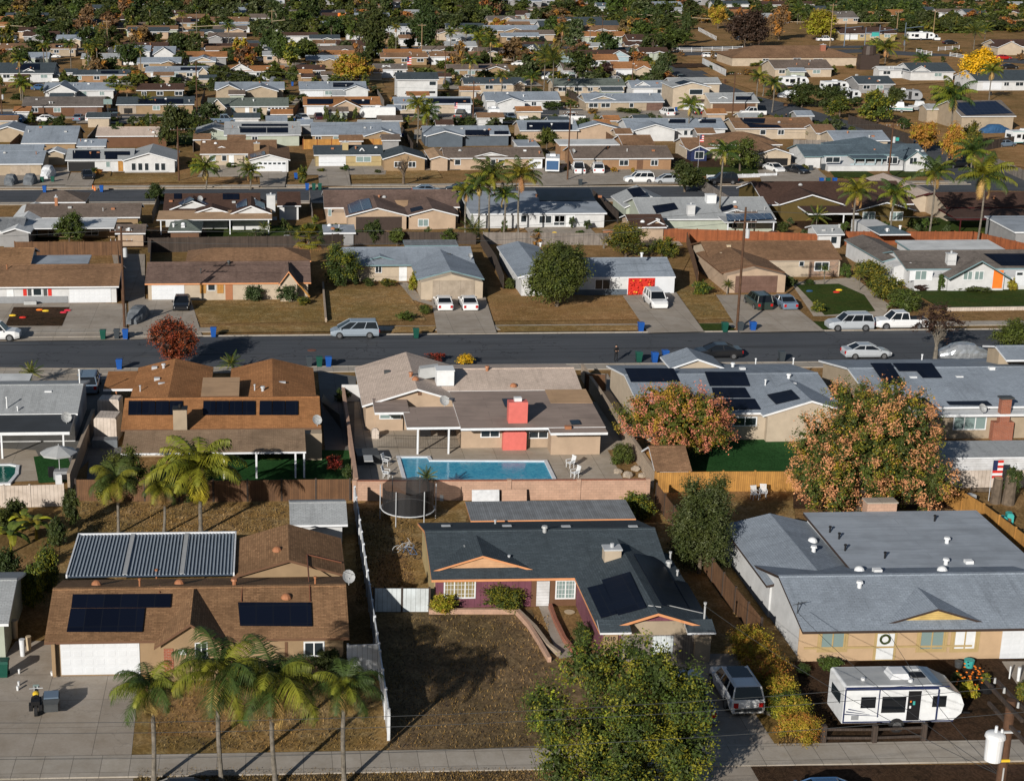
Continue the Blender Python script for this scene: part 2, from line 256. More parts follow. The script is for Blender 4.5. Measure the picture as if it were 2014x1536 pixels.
# ------------------------------------------------------------------ houses
class House:
    def __init__(s, label, wall='w_cream', roof='roof_grey', trim='trim', name='house', cat='house', group=None, he=2.1, pitch=.3):
        s.label, s.wall, s.roof, s.trim, s.he, s.pitch = label, wall, roof, trim, he, pitch; s.args = (name, cat, group); s.e = None
    def root(s, p):
        if s.e is None: s.e = thing(s.args[0], s.label, s.args[1], (p[0], p[1], 0), s.args[2])
        return s.e
    def _b(s, xl, xr, y, he, wy, x0, x1, ry, d, pitch, kind):
        he = s.he if he is None else he; pitch = s.pitch if pitch is None else pitch
        if x0 is None: a, b = W(xl, y, he), W(xr, y, he); x0, x1, y0 = a.x, b.x, (a.y + b.y) / 2
        else: y0 = W((xl + xr) / 2, y, he).y
        return he, pitch, x0, x1, y0
    def wallbox(s, x0, x1, y0, y1, z0, z1, mat=None):
        b = MB(); b.box(x0, x1, y0, y1, z0, z1); return b.build('wall', mat or s.wall, s.e)
    def gx(s, xl, xr, y, ry=None, d=None, he=None, pitch=None, wy=None, ovx=.35, roof=None, wall=None, fy=None, z0=0):
        he, pitch, x0, x1, y0 = s._b(xl, xr, y, he, wy, None, None, ry, d, pitch, 'gx'); s.root(((x0 + x1) / 2, y0))
        if ry is not None: d = 2 * (PL((xl + xr) / 2, ry, Vector((0, y0, he)), Vector((0, -pitch, 1))).y - y0)
        d = max(5, min(d, 15)); ym = y0 + d / 2; y1 = y0 + d; zr = he + pitch * d / 2; t = .16
        b = MB()
        for (ya, za, yb, zb) in ((y0, he, ym, zr), (ym, zr, y1, he)):
            P = [(x0, ya, za), (x1, ya, za), (x1, yb, zb), (x0, yb, zb)]; b.solid(P, [(p[0], p[1], p[2] - t) for p in P], 0, 1)
        b.box(x0, x1, ym - .13, ym + .13, zr - .07, zr + .03, 0)
        b.build('roof', [roof or s.roof, s.trim], s.e)
        yf = (W((xl + xr) / 2, wy, 0).y if wy else y0 + .4); ov = yf - y0; b = MB(); wx0, wx1 = x0 + ovx, x1 - ovx
        zt = he + pitch * ov - t - .01; yb = y1 - .4; ztb = he + pitch * .4 - t - .01; za = zr - t - .01
        if fy: pass
        A = [(yf, z0), (yf, zt), (ym, za), (yb, ztb), (yb, z0)]
        b.solid([(wx1, p, q) for p, q in A], [(wx0, p, q) for p, q in A]); b.build('wall', wall or s.wall, s.e)
        return Block(s, 'gx', x0, x1, y0, y1, he, pitch, yf, zr, wx0, wx1)
    def gy(s, xl, xr, y, ry=None, d=None, he=None, pitch=None, wy=None, ovx=.35, roof=None, wall=None, apex=None, gable=None, z0=0, ovy=None):
        he, pitch, x0, x1, y0 = s._b(xl, xr, y, he, wy, None, None, ry, d, pitch, 'gy'); s.root(((x0 + x1) / 2, y0))
        xm = (x0 + x1) / 2
        if apex is not None: pitch = max(.1, (PY((xl + xr) / 2, apex, y0).z - he) / (xm - x0))
        zr = he + pitch * (xm - x0); t = .16
        if ry is not None: d = W((xl + xr) / 2, ry, zr).y - y0
        d = max(1.5, min(d, 20)); y1 = y0 + d; b = MB()
        for (xa, za, xb, zb) in ((x0, he, xm, zr), (xm, zr, x1, he)):
            P = [(xa, y0, za), (xb, y0, zb), (xb, y1, zb), (xa, y1, za)]; b.solid(P, [(p[0], p[1], p[2] - t) for p in P], 0, 1)
        b.build('roof', [roof or s.roof, s.trim], s.e)
        yf = (W((xl + xr) / 2, wy, 0).y if wy else y0 + (.4 if ovy is None else ovy)); b = MB(); wx0, wx1 = x0 + ovx, x1 - ovx; zt = he + pitch * ovx - t - .01
        A = [(wx0, z0), (wx1, z0), (wx1, zt), (xm, zr - t - .01), (wx0, zt)]
        b.solid([(p, yf, q) for p, q in A], [(p, y1 - .1, q) for p, q in A]); b.build('wall', wall or s.wall, s.e)
        return Block(s, 'gy', x0, x1, y0, y1, he, pitch, yf, zr, wx0, wx1)
    def faux(s, bk, x0, x1, y, ax, ay, wall=None, ry=None):       # decorative gable standing on the front slope of a gx block
        n = Vector((0, -bk.pitch, 1)); o = Vector((0, bk.y0, bk.he + .01)); a = PL(x0, y, o, n); c = PL(x1, y, o, n); yy = (a.y + c.y) / 2; zb = (a.z + c.z) / 2
        p = PY(ax, ay, yy); b = MB(); t = .13; back = min((p.z - bk.he) / bk.pitch + bk.y0, bk.ym - .05)
        for (q0, q1) in ((a, p), (p, c)):
            Tp = [(q0.x, yy, q0.z if q0 is p else zb), (q1.x, yy, q1.z if q1 is p else zb), (p.x, back, p.z), ]
            Tp = [Tp[0], Tp[1], Tp[2]]
            b.solid(Tp, [(v[0], v[1], v[2] - t) for v in Tp], 0, 1)
        b.build('roof', [s.roof, s.trim], s.e)
        w = MB(); k = .93; w.solid([(a.x * k + p.x * (1 - k), yy + .25, zb + .0), (c.x * k + p.x * (1 - k), yy + .25, zb + .0), (p.x, yy + .25, p.z - t - .02)], [(a.x * k + p.x * (1 - k), yy + .6, zb), (c.x * k + p.x * (1 - k), yy + .6, zb), (p.x, yy + .6, p.z - t - .02)]); w.build('gable_wall', wall or s.wall, s.e)
        return (a, c, p, yy)
    def hip(s, xl, xr, y, ry=None, d=None, he=None, pitch=None, wy=None, roof=None, wall=None, ridge=.5, z0=0):
        he, pitch, x0, x1, y0 = s._b(xl, xr, y, he, wy, None, None, ry, d, pitch, 'hip'); s.root(((x0 + x1) / 2, y0))
        if ry is not None: d = 2 * (PL((xl + xr) / 2, ry, Vector((0, y0, he)), Vector((0, -pitch, 1))).y - y0)
        d = max(5, min(d, 17)); y1 = y0 + d; k = min(d / 2, (x1 - x0) / 2 - .05); zr = he + pitch * d / 2; ym = y0 + d / 2; b = MB()
        E = [(x0, y0, he), (x1, y0, he), (x1, y1, he), (x0, y1, he)]; R = [(x0 + k, ym, zr), (x1 - k, ym, zr)]
        b.quad(E[0], E[1], R[1], R[0]); b.quad(E[1], E[2], R[1]); b.quad(E[2], E[3], R[0], R[1]); b.quad(E[3], E[0], R[0])
        L = [(q[0], q[1], he - .16) for q in E]; b.quad(*L[::-1], m=1)
        for i in range(4): b.quad(E[i], L[i], L[(i + 1) % 4], E[(i + 1) % 4], m=1)
        b.build('roof', [roof or s.roof, s.trim], s.e)
        yf = W((xl + xr) / 2, wy, 0).y if wy else y0 + .4
        s.wallbox(x0 + .35, x1 - .35, yf, y1 - .35, z0, he - .17, wall)
        return Block(s, 'gx', x0, x1, y0, y1, he, pitch, yf, zr, x0 + .35, x1 - .35)
    def flat(s, xl, xr, y, ry=None, d=None, he=None, pitch=.04, wy=None, roof=None, wall=None, posts=None, open_=False, t=.2, xr2=None, z0=0, postmat=None):
        he, pitch, x0, x1, y0 = s._b(xl, xr, y, he, wy, None, None, ry, d, pitch, 'flat'); s.root(((x0 + x1) / 2, y0))
        if ry is not None: d = PL((xl + xr) / 2, ry, Vector((0, y0, he)), Vector((0, -pitch, 1))).y - y0
        y1 = y0 + d; b = MB(); zb = he + pitch * d
        P = [(x0, y0, he), (x1, y0, he), (x1, y1, zb), (x0, y1, zb)]; b.solid(P, [(p[0], p[1], p[2] - t) for p in P], 0, 1)
        b.build('roof', [roof or 'roll_grey', s.trim], s.e); yf = W((xl + xr) / 2, wy, 0).y if wy else y0 + .3
        if not open_:
            A = [(yf, z0), (yf, he + pitch * (yf - y0) - t - .01), (y1 - .1, zb - t - .012), (y1 - .1, z0)]
            w = MB(); w.solid([(x1 - .3, p, q) for p, q in A], [(x0 + .3, p, q) for p, q in A]); w.build('wall', wall or s.wall, s.e)
        for px in posts or []:
            X = PY(px, y, y0 + .15).x; w = MB(); w.box(X - .07, X + .07, y0 + .1, y0 + .24, 0, he - t); w.build('post', postmat or s.trim, s.e)
        return Block(s, 'flat', x0, x1, y0, y1, he, pitch, yf, zb, x0 + .3, x1 - .3)
RECTS = []
class Block:
    def __init__(b, h, k, x0, x1, y0, y1, he, pitch, yf, zr, wx0, wx1):
        b.h, b.k, b.x0, b.x1, b.y0, b.y1, b.he, b.pitch, b.yf, b.zr, b.wx0, b.wx1 = h, k, x0, x1, y0, y1, he, pitch, yf, zr, wx0, wx1; b.ym = (y0 + y1) / 2; b.xm = (x0 + x1) / 2; RECTS.append((x0, x1, y0, y1))
    def plane(b, side='f'):
        if b.k in ('gx', 'flat'): return Vector((b.xm, b.y0, b.he)), Vector((0, -b.pitch, 1)).normalized()
        if side == 'l': return Vector((b.x0, b.y0, b.he)), Vector((-b.pitch, 0, 1)).normalized()
        return Vector((b.x1, b.y0, b.he)), Vector((b.pitch, 0, 1)).normalized()
    def hit(b, px, py, side='f'):
        if b.k == 'gx':
            p = PL(px, py, *b.plane()); 
            if p.y > b.ym: p = PL(px, py, Vector((b.xm, b.y1, b.he)), Vector((0, b.pitch, 1)).normalized())
            return p
        if b.k == 'gy':
            if side == 'f':
                p = PL(px, py, *b.plane('l')); 
                if p.x > b.xm: p = PL(px, py, *b.plane('r'))
                return p
            return PL(px, py, *b.plane(side))
        return PL(px, py, *b.plane())
    def face(b, name, x0, y0, x1, y1, mat, proud=.03, yf=None, parent=None, depth=.06, label=None):
        Y = b.yf if yf is None else yf; a = PY(x0, y0, Y); c = PY(x1, y1, Y); m = MB(); m.box(a.x, c.x, Y - proud, Y - proud + depth, max(c.z, 0.02), a.z); return m.build(name, mat, parent or b.h.e, label)
    def win(b, x0, y0, x1, y1, n=2, frame='white', glass='glass', yf=None, grid=False, side=None):
        Y = b.yf if yf is None else yf; a = PY(x0, y0, Y); c = PY(x1, y1, Y); X0, X1, Z0, Z1 = a.x, c.x, max(c.z, .3), a.z; w = max(.05, min(.09, (X1 - X0) * .08)); m = MB()
        P = .05
        m.box(X0, X0 + w, Y - P, Y - .004, Z0, Z1); m.box(X1 - w, X1, Y - P, Y - .004, Z0, Z1); m.box(X0 + w, X1 - w, Y - P, Y - .004, Z1 - w, Z1); m.box(X0 + w, X1 - w, Y - P, Y - .004, Z0, Z0 + w)
        for i in range(1, n): xx = X0 + (X1 - X0) * i / n; m.box(xx - w * .4, xx + w * .4, Y - P, Y - .004, Z0 + w, Z1 - w)
        if grid:
            for i in range(1, 3 * n): 
                if i % 3: xx = X0 + (X1 - X0) * i / (3 * n); m.box(xx - .012, xx + .012, Y - P + .012, Y - .006, Z0 + w, Z1 - w)
            for i in range(1, 4): zz = Z0 + (Z1 - Z0) * i / 4; m.box(X0 + w, X1 - w, Y - P + .014, Y - .008, zz - .012, zz + .012)
        f = m.build('window', frame, b.h.e); g = MB(); g.box(X0 + w, X1 - w, Y - .018, Y - .01, Z0 + w, Z1 - w); g.build('pane', glass, f); return f
    def door(b, x0, y0, x1, y1, mat='white', yf=None):
        d = b.face('door', x0, y0, x1, y1, mat, .05, yf); return d
    def garage(b, x0, y0, x1, y1, mat='garage_door', yf=None, lites=0):
        Y = b.yf if yf is None else yf; g = b.face('garage_door', x0, y0, x1, y1, mat, .04, yf)
        a = PY(x0, y0, Y); c = PY(x1, y1, Y); m = MB(); nc_ = max(3, round((c.x - a.x) / .62)); zh = a.z - max(c.z, .02)
        for i in range(nc_):
            for j in range(4):
                u0 = a.x + (c.x - a.x) * (i + .13) / nc_; u1 = a.x + (c.x - a.x) * (i + .87) / nc_; z0_ = max(c.z, .02) + zh * (j + .16) / 4; m.solid([(u0 + .02, Y - .047, z0_ + .02), (u1 - .02, Y - .047, z0_ + .02), (u1 - .02, Y - .047, z0_ + zh * .17 - .02), (u0 + .02, Y - .047, z0_ + zh * .17 - .02)], [(u0, Y - .041, z0_), (u1, Y - .041, z0_), (u1, Y - .041, z0_ + zh * .17), (u0, Y - .041, z0_ + zh * .17)])
        m.build('panel_relief', mat, g)
        if lites:
            a = PY(x0, y0, Y); c = PY(x1, y1, Y); m = MB()
            for i in range(lites): xx = a.x + (c.x - a.x) * (i + .5) / lites; ww = (c.x - a.x) / lites * .33; m.box(xx - ww, xx + ww, Y - .06, Y - .045, a.z - .5, a.z - .2)
            m.build('glazing', 'glass', g)
        return g
    def panel(b, pts, side='f', mat='solar', th=.06, up=.1, name='solar_panel'):     # photo quad laid on the roof plane
        if len(pts) == 4 and not hasattr(pts[0], '__len__'): x0, y0, x1, y1 = pts; pts = [(x0, y0), (x1, y0), (x1, y1), (x0, y1)]
        o, n = b.plane(side); P = [PL(x, y, o + n * up, n) for x, y in pts]; m = MB(); m.solid(P[::-1], [p - n * th for p in P[::-1]]); return m.build(name, mat, b.h.e)
    def vent(b, px, py, kind='pipe', mat='galv', side='f', h=.45):
        p = b.hit(px, py, side); m = MB(); r = b.h.e
        if kind == 'pipe': m.cyl(p - Vector((0, 0, .1)), p + Vector((0, 0, h)), .06, n=7); m.cyl(p + Vector((0, 0, h)), p + Vector((0, 0, h + .1)), .1, n=7)
        elif kind == 'dome': m.ball(p, .32, .32, .3, z0=0)
        elif kind == 'box': m.box(p.x - .25, p.x + .25, p.y - .2, p.y + .2, p.z - .1, p.z + .2)
        elif kind == 'cap': m.cyl(p - Vector((0, 0, .1)), p + Vector((0, 0, .3)), .13, n=8); m.cyl(p + Vector((0, 0, .3)), p + Vector((0, 0, .42)), .22, .18, n=8)
        elif kind == 'slot': m.box(p.x - .3, p.x + .3, p.y - .15, p.y + .15, p.z - .05, p.z + .07)
        return m.build('roof_vent', mat, r)
    def chimney(b, px, py, w=.9, dp=.7, h=1.0, mat='w_cream', cap='galv', ground=False):
        p = b.hit(px, py); c = MB(); c.box(p.x - w / 2, p.x + w / 2, p.y - dp / 2, p.y + dp / 2, 0 if ground else p.z - .4, p.z + h); o = c.build('chimney', mat, b.h.e)
        c = MB(); c.box(p.x - w / 2 - .06, p.x + w / 2 + .06, p.y - dp / 2 - .06, p.y + dp / 2 + .06, p.z + h + .002, p.z + h + .1); c.cyl((p.x, p.y, p.z + h + .1), (p.x, p.y, p.z + h + .35), .13, n=8); c.build('chimney_cap', cap, o); return o
    def dish(b, px, py, r=.38): p = b.hit(px, py); dish_at(b.h.e, p, r)
    def unit(b, px, py, w=1.0, mat='white'):
        p = b.hit(px, py); m = MB(); m.box(p.x - w / 2, p.x + w / 2, p.y - w / 2, p.y + w / 2, p.z - .1, p.z + w * .8); m.box(p.x - w / 2 - .05, p.x + w / 2 + .05, p.y - w / 2 - .05, p.y + w / 2 + .05, p.z + w * .8, p.z + w * .86); m.build('cooler_unit', mat, b.h.e)
def dish_at(e, p, r=.38):
    m = MB(); m.cyl(p, p + Vector((0, 0, .45)), .03, n=6); c = p + Vector((0, 0, .55)); n = Vector((.35, -.75, .5)).normalized(); u = n.orthogonal().normalized(); w = n.cross(u); k = len(m.v); R = 12
    for f, dd in ((0, -.12), (.5, -.09), (1, 0)):
        for i in range(R): t = 2 * math.pi * i / R; m.v.append(tuple(c + (u * math.cos(t) + w * math.sin(t)) * r * max(f, .02) + n * dd))
    for j in range(2):
        for i in range(R): q = (i + 1) % R; m.f.append((k + j * R + i, k + j * R + q, k + (j + 1) * R + q, k + (j + 1) * R + i)); m.m.append(0)
    m.cyl(c - w * r, c + n * .4, .015, n=5); m.cyl(c + n * .38, c + n * .46, .05, n=6); return m.build('satellite_dish', 'dishgrey', e)
# ------------------------------------------------------------------ foliage
def leafmesh(name, seed, n, blobs, size, mats, wts, sun_bias=.3, clump=.09, lump=None, K=None, shell=.5):
    r = np.random.default_rng(seed); B = np.array(blobs, float); vol = (B[:, 3] * B[:, 4] * B[:, 5]) ** .67; K = K or max(20, n // 22)
    bi = r.choice(len(B), K, p=vol / vol.sum()); d = r.normal(size=(K, 3)); d /= np.linalg.norm(d, axis=1)[:, None]; rr = r.uniform(shell, 1.0, (K, 1)) ** .6
    cc = B[bi, :3] + d * rr * B[bi, 3:6]; ci = r.integers(0, K, n); ctr = cc[ci] + r.normal(size=(n, 3)) * clump
    nrm = r.normal(size=(n, 3)) + np.array([0, 0, .7]) + d[ci] * .8; nrm /= np.linalg.norm(nrm, axis=1)[:, None]
    t = np.cross(nrm, r.normal(size=(n, 3))); t /= np.linalg.norm(t, axis=1)[:, None]; w = np.cross(nrm, t); s = size * r.uniform(.6, 1.35, (n, 1))
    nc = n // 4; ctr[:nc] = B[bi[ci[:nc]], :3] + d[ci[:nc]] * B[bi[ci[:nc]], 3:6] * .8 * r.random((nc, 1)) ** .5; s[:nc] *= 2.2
    P = np.stack([ctr - t * s, ctr - w * s * .5, ctr + t * s, ctr + w * s * .5], 1).reshape(-1, 3)
    cm = r.choice(len(mats), K, p=np.array(wts) / sum(wts)); mi = cm[ci]; fl = r.random(n) < .05; mi[fl] = r.choice(len(mats), fl.sum(), p=np.array(wts) / sum(wts))
    lows = [i for i, q in enumerate(mats) if q in ('leaf_dark', 'leaf_mid', 'leaf_green', 'leaf_plum')]; mi[:nc] = lows[-1] if lows else mi[:nc]  # large inner leaves get a dark leaf colour, painting shade into crown gaps
    return rawmesh(name, P, 4, mi, mats)
def rawmesh(name, P, k, mi, mats):
    me = bpy.data.meshes.new(name); n = len(P) // k; me.vertices.add(len(P)); me.vertices.foreach_set('co', np.asarray(P, np.float32).ravel()); me.loops.add(len(P)); me.loops.foreach_set('vertex_index', np.arange(len(P), dtype=np.int32))
    me.polygons.add(n); me.polygons.foreach_set('loop_start', np.arange(0, len(P), k, dtype=np.int32)); me.polygons.foreach_set('loop_total', np.full(n, k, np.int32))
    for x in mats: me.materials.append(M(x))
    me.polygons.foreach_set('material_index', np.asarray(mi, np.int32)); me.update(); me.validate(); return me
def blobset(seed, k=14, flat=1.0, top=.62, spread=.34, br=(.16, .27)):
    r = random.Random(seed); out = []
    for i in range(k):
        a = r.uniform(0, 6.28); q = math.sqrt(r.random()) * spread; z = r.uniform(.2, .8); f = 1 - max(0, z - .5) * 1.1 - max(0, .35 - z) * .8; s = r.uniform(*br)
        out.append((math.cos(a) * q * f, math.sin(a) * q * f, z, s, s, s * .85 * flat))
    return out
TK = dict(round=('leaf_mid leaf_green', (3, 1)), dark=('leaf_dark leaf_mid', (4, 1)), olive=('leaf_olive leaf_green leaf_mid', (3, 2, 1)), lime=('leaf_lime leaf_olive', (1, 2)), yellow=('leaf_yellow leaf_gold', (4, 1)), rust=('leaf_rust leaf_plum', (4, 1)), orange=('leaf_orange leaf_gold', (3, 1)), plum=('leaf_plum leaf_plum', (1, 1)), gold=('leaf_gold leaf_orange leaf_olive', (3, 2, 1)), grey=('leaf_grey leaf_dark', (2, 1)), brown=('leaf_brown leaf_orange', (3, 1)))
_cache = {}
def crown_mesh(kind, shape, var, n=2600, size=.03):
    key = (kind, shape, var, n)
    if key not in _cache:
        mats, wt = TK[kind]
        if shape == 'round': bl = blobset(var * 7 + 3)
        elif shape == 'tall': bl = [(random.Random(i * 3 + var).uniform(-.12, .12), random.Random(i * 5 + var).uniform(-.12, .12), .12 + i * .078, .36 * math.sin(math.pi * min(1, (i + 2.2) / 13)) + .06, .36 * math.sin(math.pi * min(1, (i + 2.2) / 13)) + .06, .1) for i in range(11)]
        elif shape == 'bush': bl = [(x * .9, y * .9, z * .75, a, b_, c) for x, y, z, a, b_, c in blobset(var * 11 + 5, 12, .9)]
        elif shape == 'wide': bl = blobset(var * 5 + 1, 18, .8, spread=.38, br=(.13, .2))
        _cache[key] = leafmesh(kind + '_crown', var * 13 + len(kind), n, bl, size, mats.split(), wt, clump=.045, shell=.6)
    return _cache[key]
def trunk_mesh(var, mat='bark'):
    key = ('trunk', var, mat)
    if key not in _cache:
        r = random.Random(var); m = MB(); m.path([(0, 0, -.02), (r.uniform(-.02, .02), r.uniform(-.02, .02), .3), (r.uniform(-.05, .05), r.uniform(-.05, .05), .7)], [.055, .04, .02])
        for i in range(5):
            a = r.uniform(0, 6.28); z = r.uniform(.25, .45); m.path([(0, 0, z), (math.cos(a) * .14, math.sin(a) * .14, z + .16), (math.cos(a) * .3, math.sin(a) * .3, z + .32)], [.025, .016, .007], 5)
        _cache[key] = m.mesh('tree_trunk', [mat])
    return _cache[key]
_tn = [0]
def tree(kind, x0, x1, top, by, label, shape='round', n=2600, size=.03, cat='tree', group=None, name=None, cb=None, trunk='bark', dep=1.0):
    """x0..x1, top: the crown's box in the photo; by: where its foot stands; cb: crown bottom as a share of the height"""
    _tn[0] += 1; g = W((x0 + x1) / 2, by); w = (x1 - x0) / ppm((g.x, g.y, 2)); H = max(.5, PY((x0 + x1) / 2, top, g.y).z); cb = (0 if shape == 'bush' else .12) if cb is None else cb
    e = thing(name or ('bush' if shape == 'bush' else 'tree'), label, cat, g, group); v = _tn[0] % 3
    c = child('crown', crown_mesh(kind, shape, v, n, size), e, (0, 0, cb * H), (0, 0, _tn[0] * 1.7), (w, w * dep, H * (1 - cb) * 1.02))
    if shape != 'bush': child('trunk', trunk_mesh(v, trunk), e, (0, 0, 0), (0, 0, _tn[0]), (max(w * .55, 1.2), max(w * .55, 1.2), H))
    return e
def branchy(seed, mats, levels=4, spread=.6, r0=.05):
    m = MB(); r = random.Random(seed)
    def go(p, d, L, rr, k):
        q = p + d * L; m.cyl(p, q, rr, rr * .6, 5 if k else 7, cap=False)
        if k >= levels: return
        for i in range(3 if k else 5):
            nd = (d + Vector((r.uniform(-1, 1), r.uniform(-1, 1), r.uniform(-.2, .6))) * spread).normalized(); go(p.lerp(q, r.uniform(.6, 1)), nd, L * r.uniform(.55, .8), rr * .55, k + 1)
    go(Vector((0, 0, 0)), Vector((0, 0, 1)), .3, r0, 0); return m.mesh('branches', mats)
def palm_crown(seed, nf=22, nl=24, droop=1.5, L=1.0, lw=.018, dead=3, leaflen=.26, mats=('palm_leaf', 'palm_dead', 'palm_dark')):
    r = random.Random(seed); V = []; mi = []
    for f in range(nf):
        a = f * 2.39996 + r.uniform(-.2, .2); el = rad(78 - 100 * (f / nf) + r.uniform(-8, 8)); isd = f >= nf - dead; m = 1 if isd else (2 if r.random() < .58 else 0)
        if isd: el = rad(-50)
        p = Vector((0, 0, 0)); pts = [p]; S = 9; LL = L * r.uniform(.85, 1.15) * (.7 if isd else 1); az = a
        for i in range(S):
            d = Vector((math.cos(az) * math.cos(el), math.sin(az) * math.cos(el), math.sin(el))); p = p + d * LL / S; pts.append(p); el -= droop / S * (0.5 + i / S); az += r.uniform(-.04, .04)
        for i in range(S):
            q0, q1 = pts[i], pts[i + 1]; s_ = Vector((-math.sin(az), math.cos(az), 0)) * .012 * (1.2 - i / S); V += [q0 - s_, q0 + s_, q1 + s_ * .8, q1 - s_ * .8]; mi.append(m)
        for j in range(nl):
            t = .12 + .88 * j / nl; x = t * S; i = min(S - 1, int(x)); q = pts[i].lerp(pts[i + 1], x - i); d = (pts[i + 1] - pts[i]).normalized(); sd_ = d.cross(Vector((0, 0, 1)));
            if sd_.length < .01: sd_ = Vector((1, 0, 0))
            sd_.normalize(); ll = leaflen * LL * math.sin(math.pi * min(1, .25 + t * .72)) ** .7
            for sg in (-1, 1):
                v = (sd_ * sg * .8 + d * .45 + Vector((0, 0, -.45 + r.uniform(-.25, .2)))).normalized() * ll * r.uniform(.8, 1.1); hw = d * lw * LL
                e = q + v; e2 = q + v * .5 + Vector((0, 0, .02)); V += [q - hw, q + hw, e2 + hw * .9, e2 - hw * .9]; mi.append(m); V += [e2 - hw * .9, e2 + hw * .9, e + hw * .15 + Vector((0, 0, -.05 * LL)), e - hw * .15 + Vector((0, 0, -.05 * LL))]; mi.append(m)
    return rawmesh('palm_fronds', [tuple(q) for q in V], 4, mi, mats)
def fan_crown(seed, nf=34, mats=('palm_dark', 'palm_dead', 'palm_leaf')):
    r = random.Random(seed); V = []; mi = []
    for f in range(nf):
        a = f * 2.39996; k = f / nf; el = rad(80 - 125 * k + r.uniform(-8, 8)); m = 1 if k > .85 else (0 if r.random() < .5 else 2)
        d = Vector((math.cos(a) * math.cos(el), math.sin(a) * math.cos(el), math.sin(el))); s_ = Vector((-math.sin(a), math.cos(a), 0)); u = d.cross(s_); q = d * .5
        V += [s_ * .012, -s_ * .012, q - s_ * .01, q + s_ * .01]; mi.append(m)
        for j in range(11):
            b = rad(-75 + 15 * j); v = d * math.cos(b) + s_ * math.sin(b); e = q + v * .46 + Vector((0, 0, -.1 - .08 * abs(j - 5) / 5)); hw = s_.cross(v).cross(v).normalized() if False else (s_ * math.cos(b) - d * math.sin(b)) * .04
            mid = q + v * .25; V += [q - hw * .2, q + hw * .2, mid + hw, mid - hw]; mi.append(m); V += [mid - hw, mid + hw, e + hw * .1, e - hw * .1]; mi.append(m)
    return rawmesh('palm_fan_leaves', [tuple(q) for q in V], 4, mi, mats)
def ptrunk(seed, bulge=True, mat='bark_grey'):
    key = ('pt', seed, mat)
    if key not in _cache:
        r = random.Random(seed); m = MB(); pts = []; rs = []; dx, dy = r.uniform(-.02, .02), r.uniform(-.02, .02)
        for i in range(15): t = i / 14; pts.append((dx * math.sin(t * 3), dy * math.sin(t * 2.5), t)); rs.append(.13 + .05 * max(0, 1 - t * 8) - .02 * t + (.05 if t > .94 else 0) + (.008 if i % 2 else 0))
        for i in range(14):      # ring height is scaled by the palm, the radius is kept
            a, b = Vector(pts[i]), Vector(pts[i + 1]); k = len(m.v)
            for c, q in ((a, rs[i]), (b, rs[i + 1])):
                for j in range(9): t = 2 * math.pi * j / 9; m.v.append((c.x * 8 + q * math.cos(t), c.y * 8 + q * math.sin(t), c.z))
            for j in range(9): z = (j + 1) % 9; m.f.append((k + j, k + z, k + 9 + z, k + 9 + j)); m.m.append(0)
        _cache[key] = m.mesh('palm_trunk', [mat])
    return _cache[key]
PCR = {}
def palm(x, cy, by, wpx, label, kind='feather', group=None, tr=1.0, var=None, trunk='bark_grey', name='palm_tree', dead=3):
    """x, cy: where the fronds spring; by: foot; wpx: crown width in photo pixels"""
    _tn[0] += 1; v = (_tn[0] % 3) if var is None else var; g = W(x, by); p = PY(x, cy, g.y); R = wpx / 2 / ppm(p) * (1.1 if kind == 'feather' else 1.05); H = max(.6, p.z)
    if (kind, v) not in PCR:
        PCR[(kind, v)] = {'feather': lambda: palm_crown(v + 5), 'fine': lambda: palm_crown(v + 50, 23, 60, 2.1, 1.2, .0065, 5, .36, ('palm_leaf', 'palm_dead', 'palm_dark')), 'fan': lambda: fan_crown(v), 'stiff': lambda: palm_crown(v + 9, 26, 22, .7, 1.0, .014, 0, .16), 'gold': lambda: palm_crown(v + 21, 24, 30, 1.9, 1.0, .014, 6, .3, ('palm_leaf', 'leaf_gold', 'leaf_olive'))}[kind]()
    e = thing(name, label, 'palm', g, group)
    child('trunk', ptrunk(v, mat=trunk), e, (0, 0, 0), (0, 0, _tn[0]), (tr, tr, H)); child('crown', PCR[(kind, v)], e, (0, 0, H), (0, 0, _tn[0] * 1.3), (R, R, R)); return e
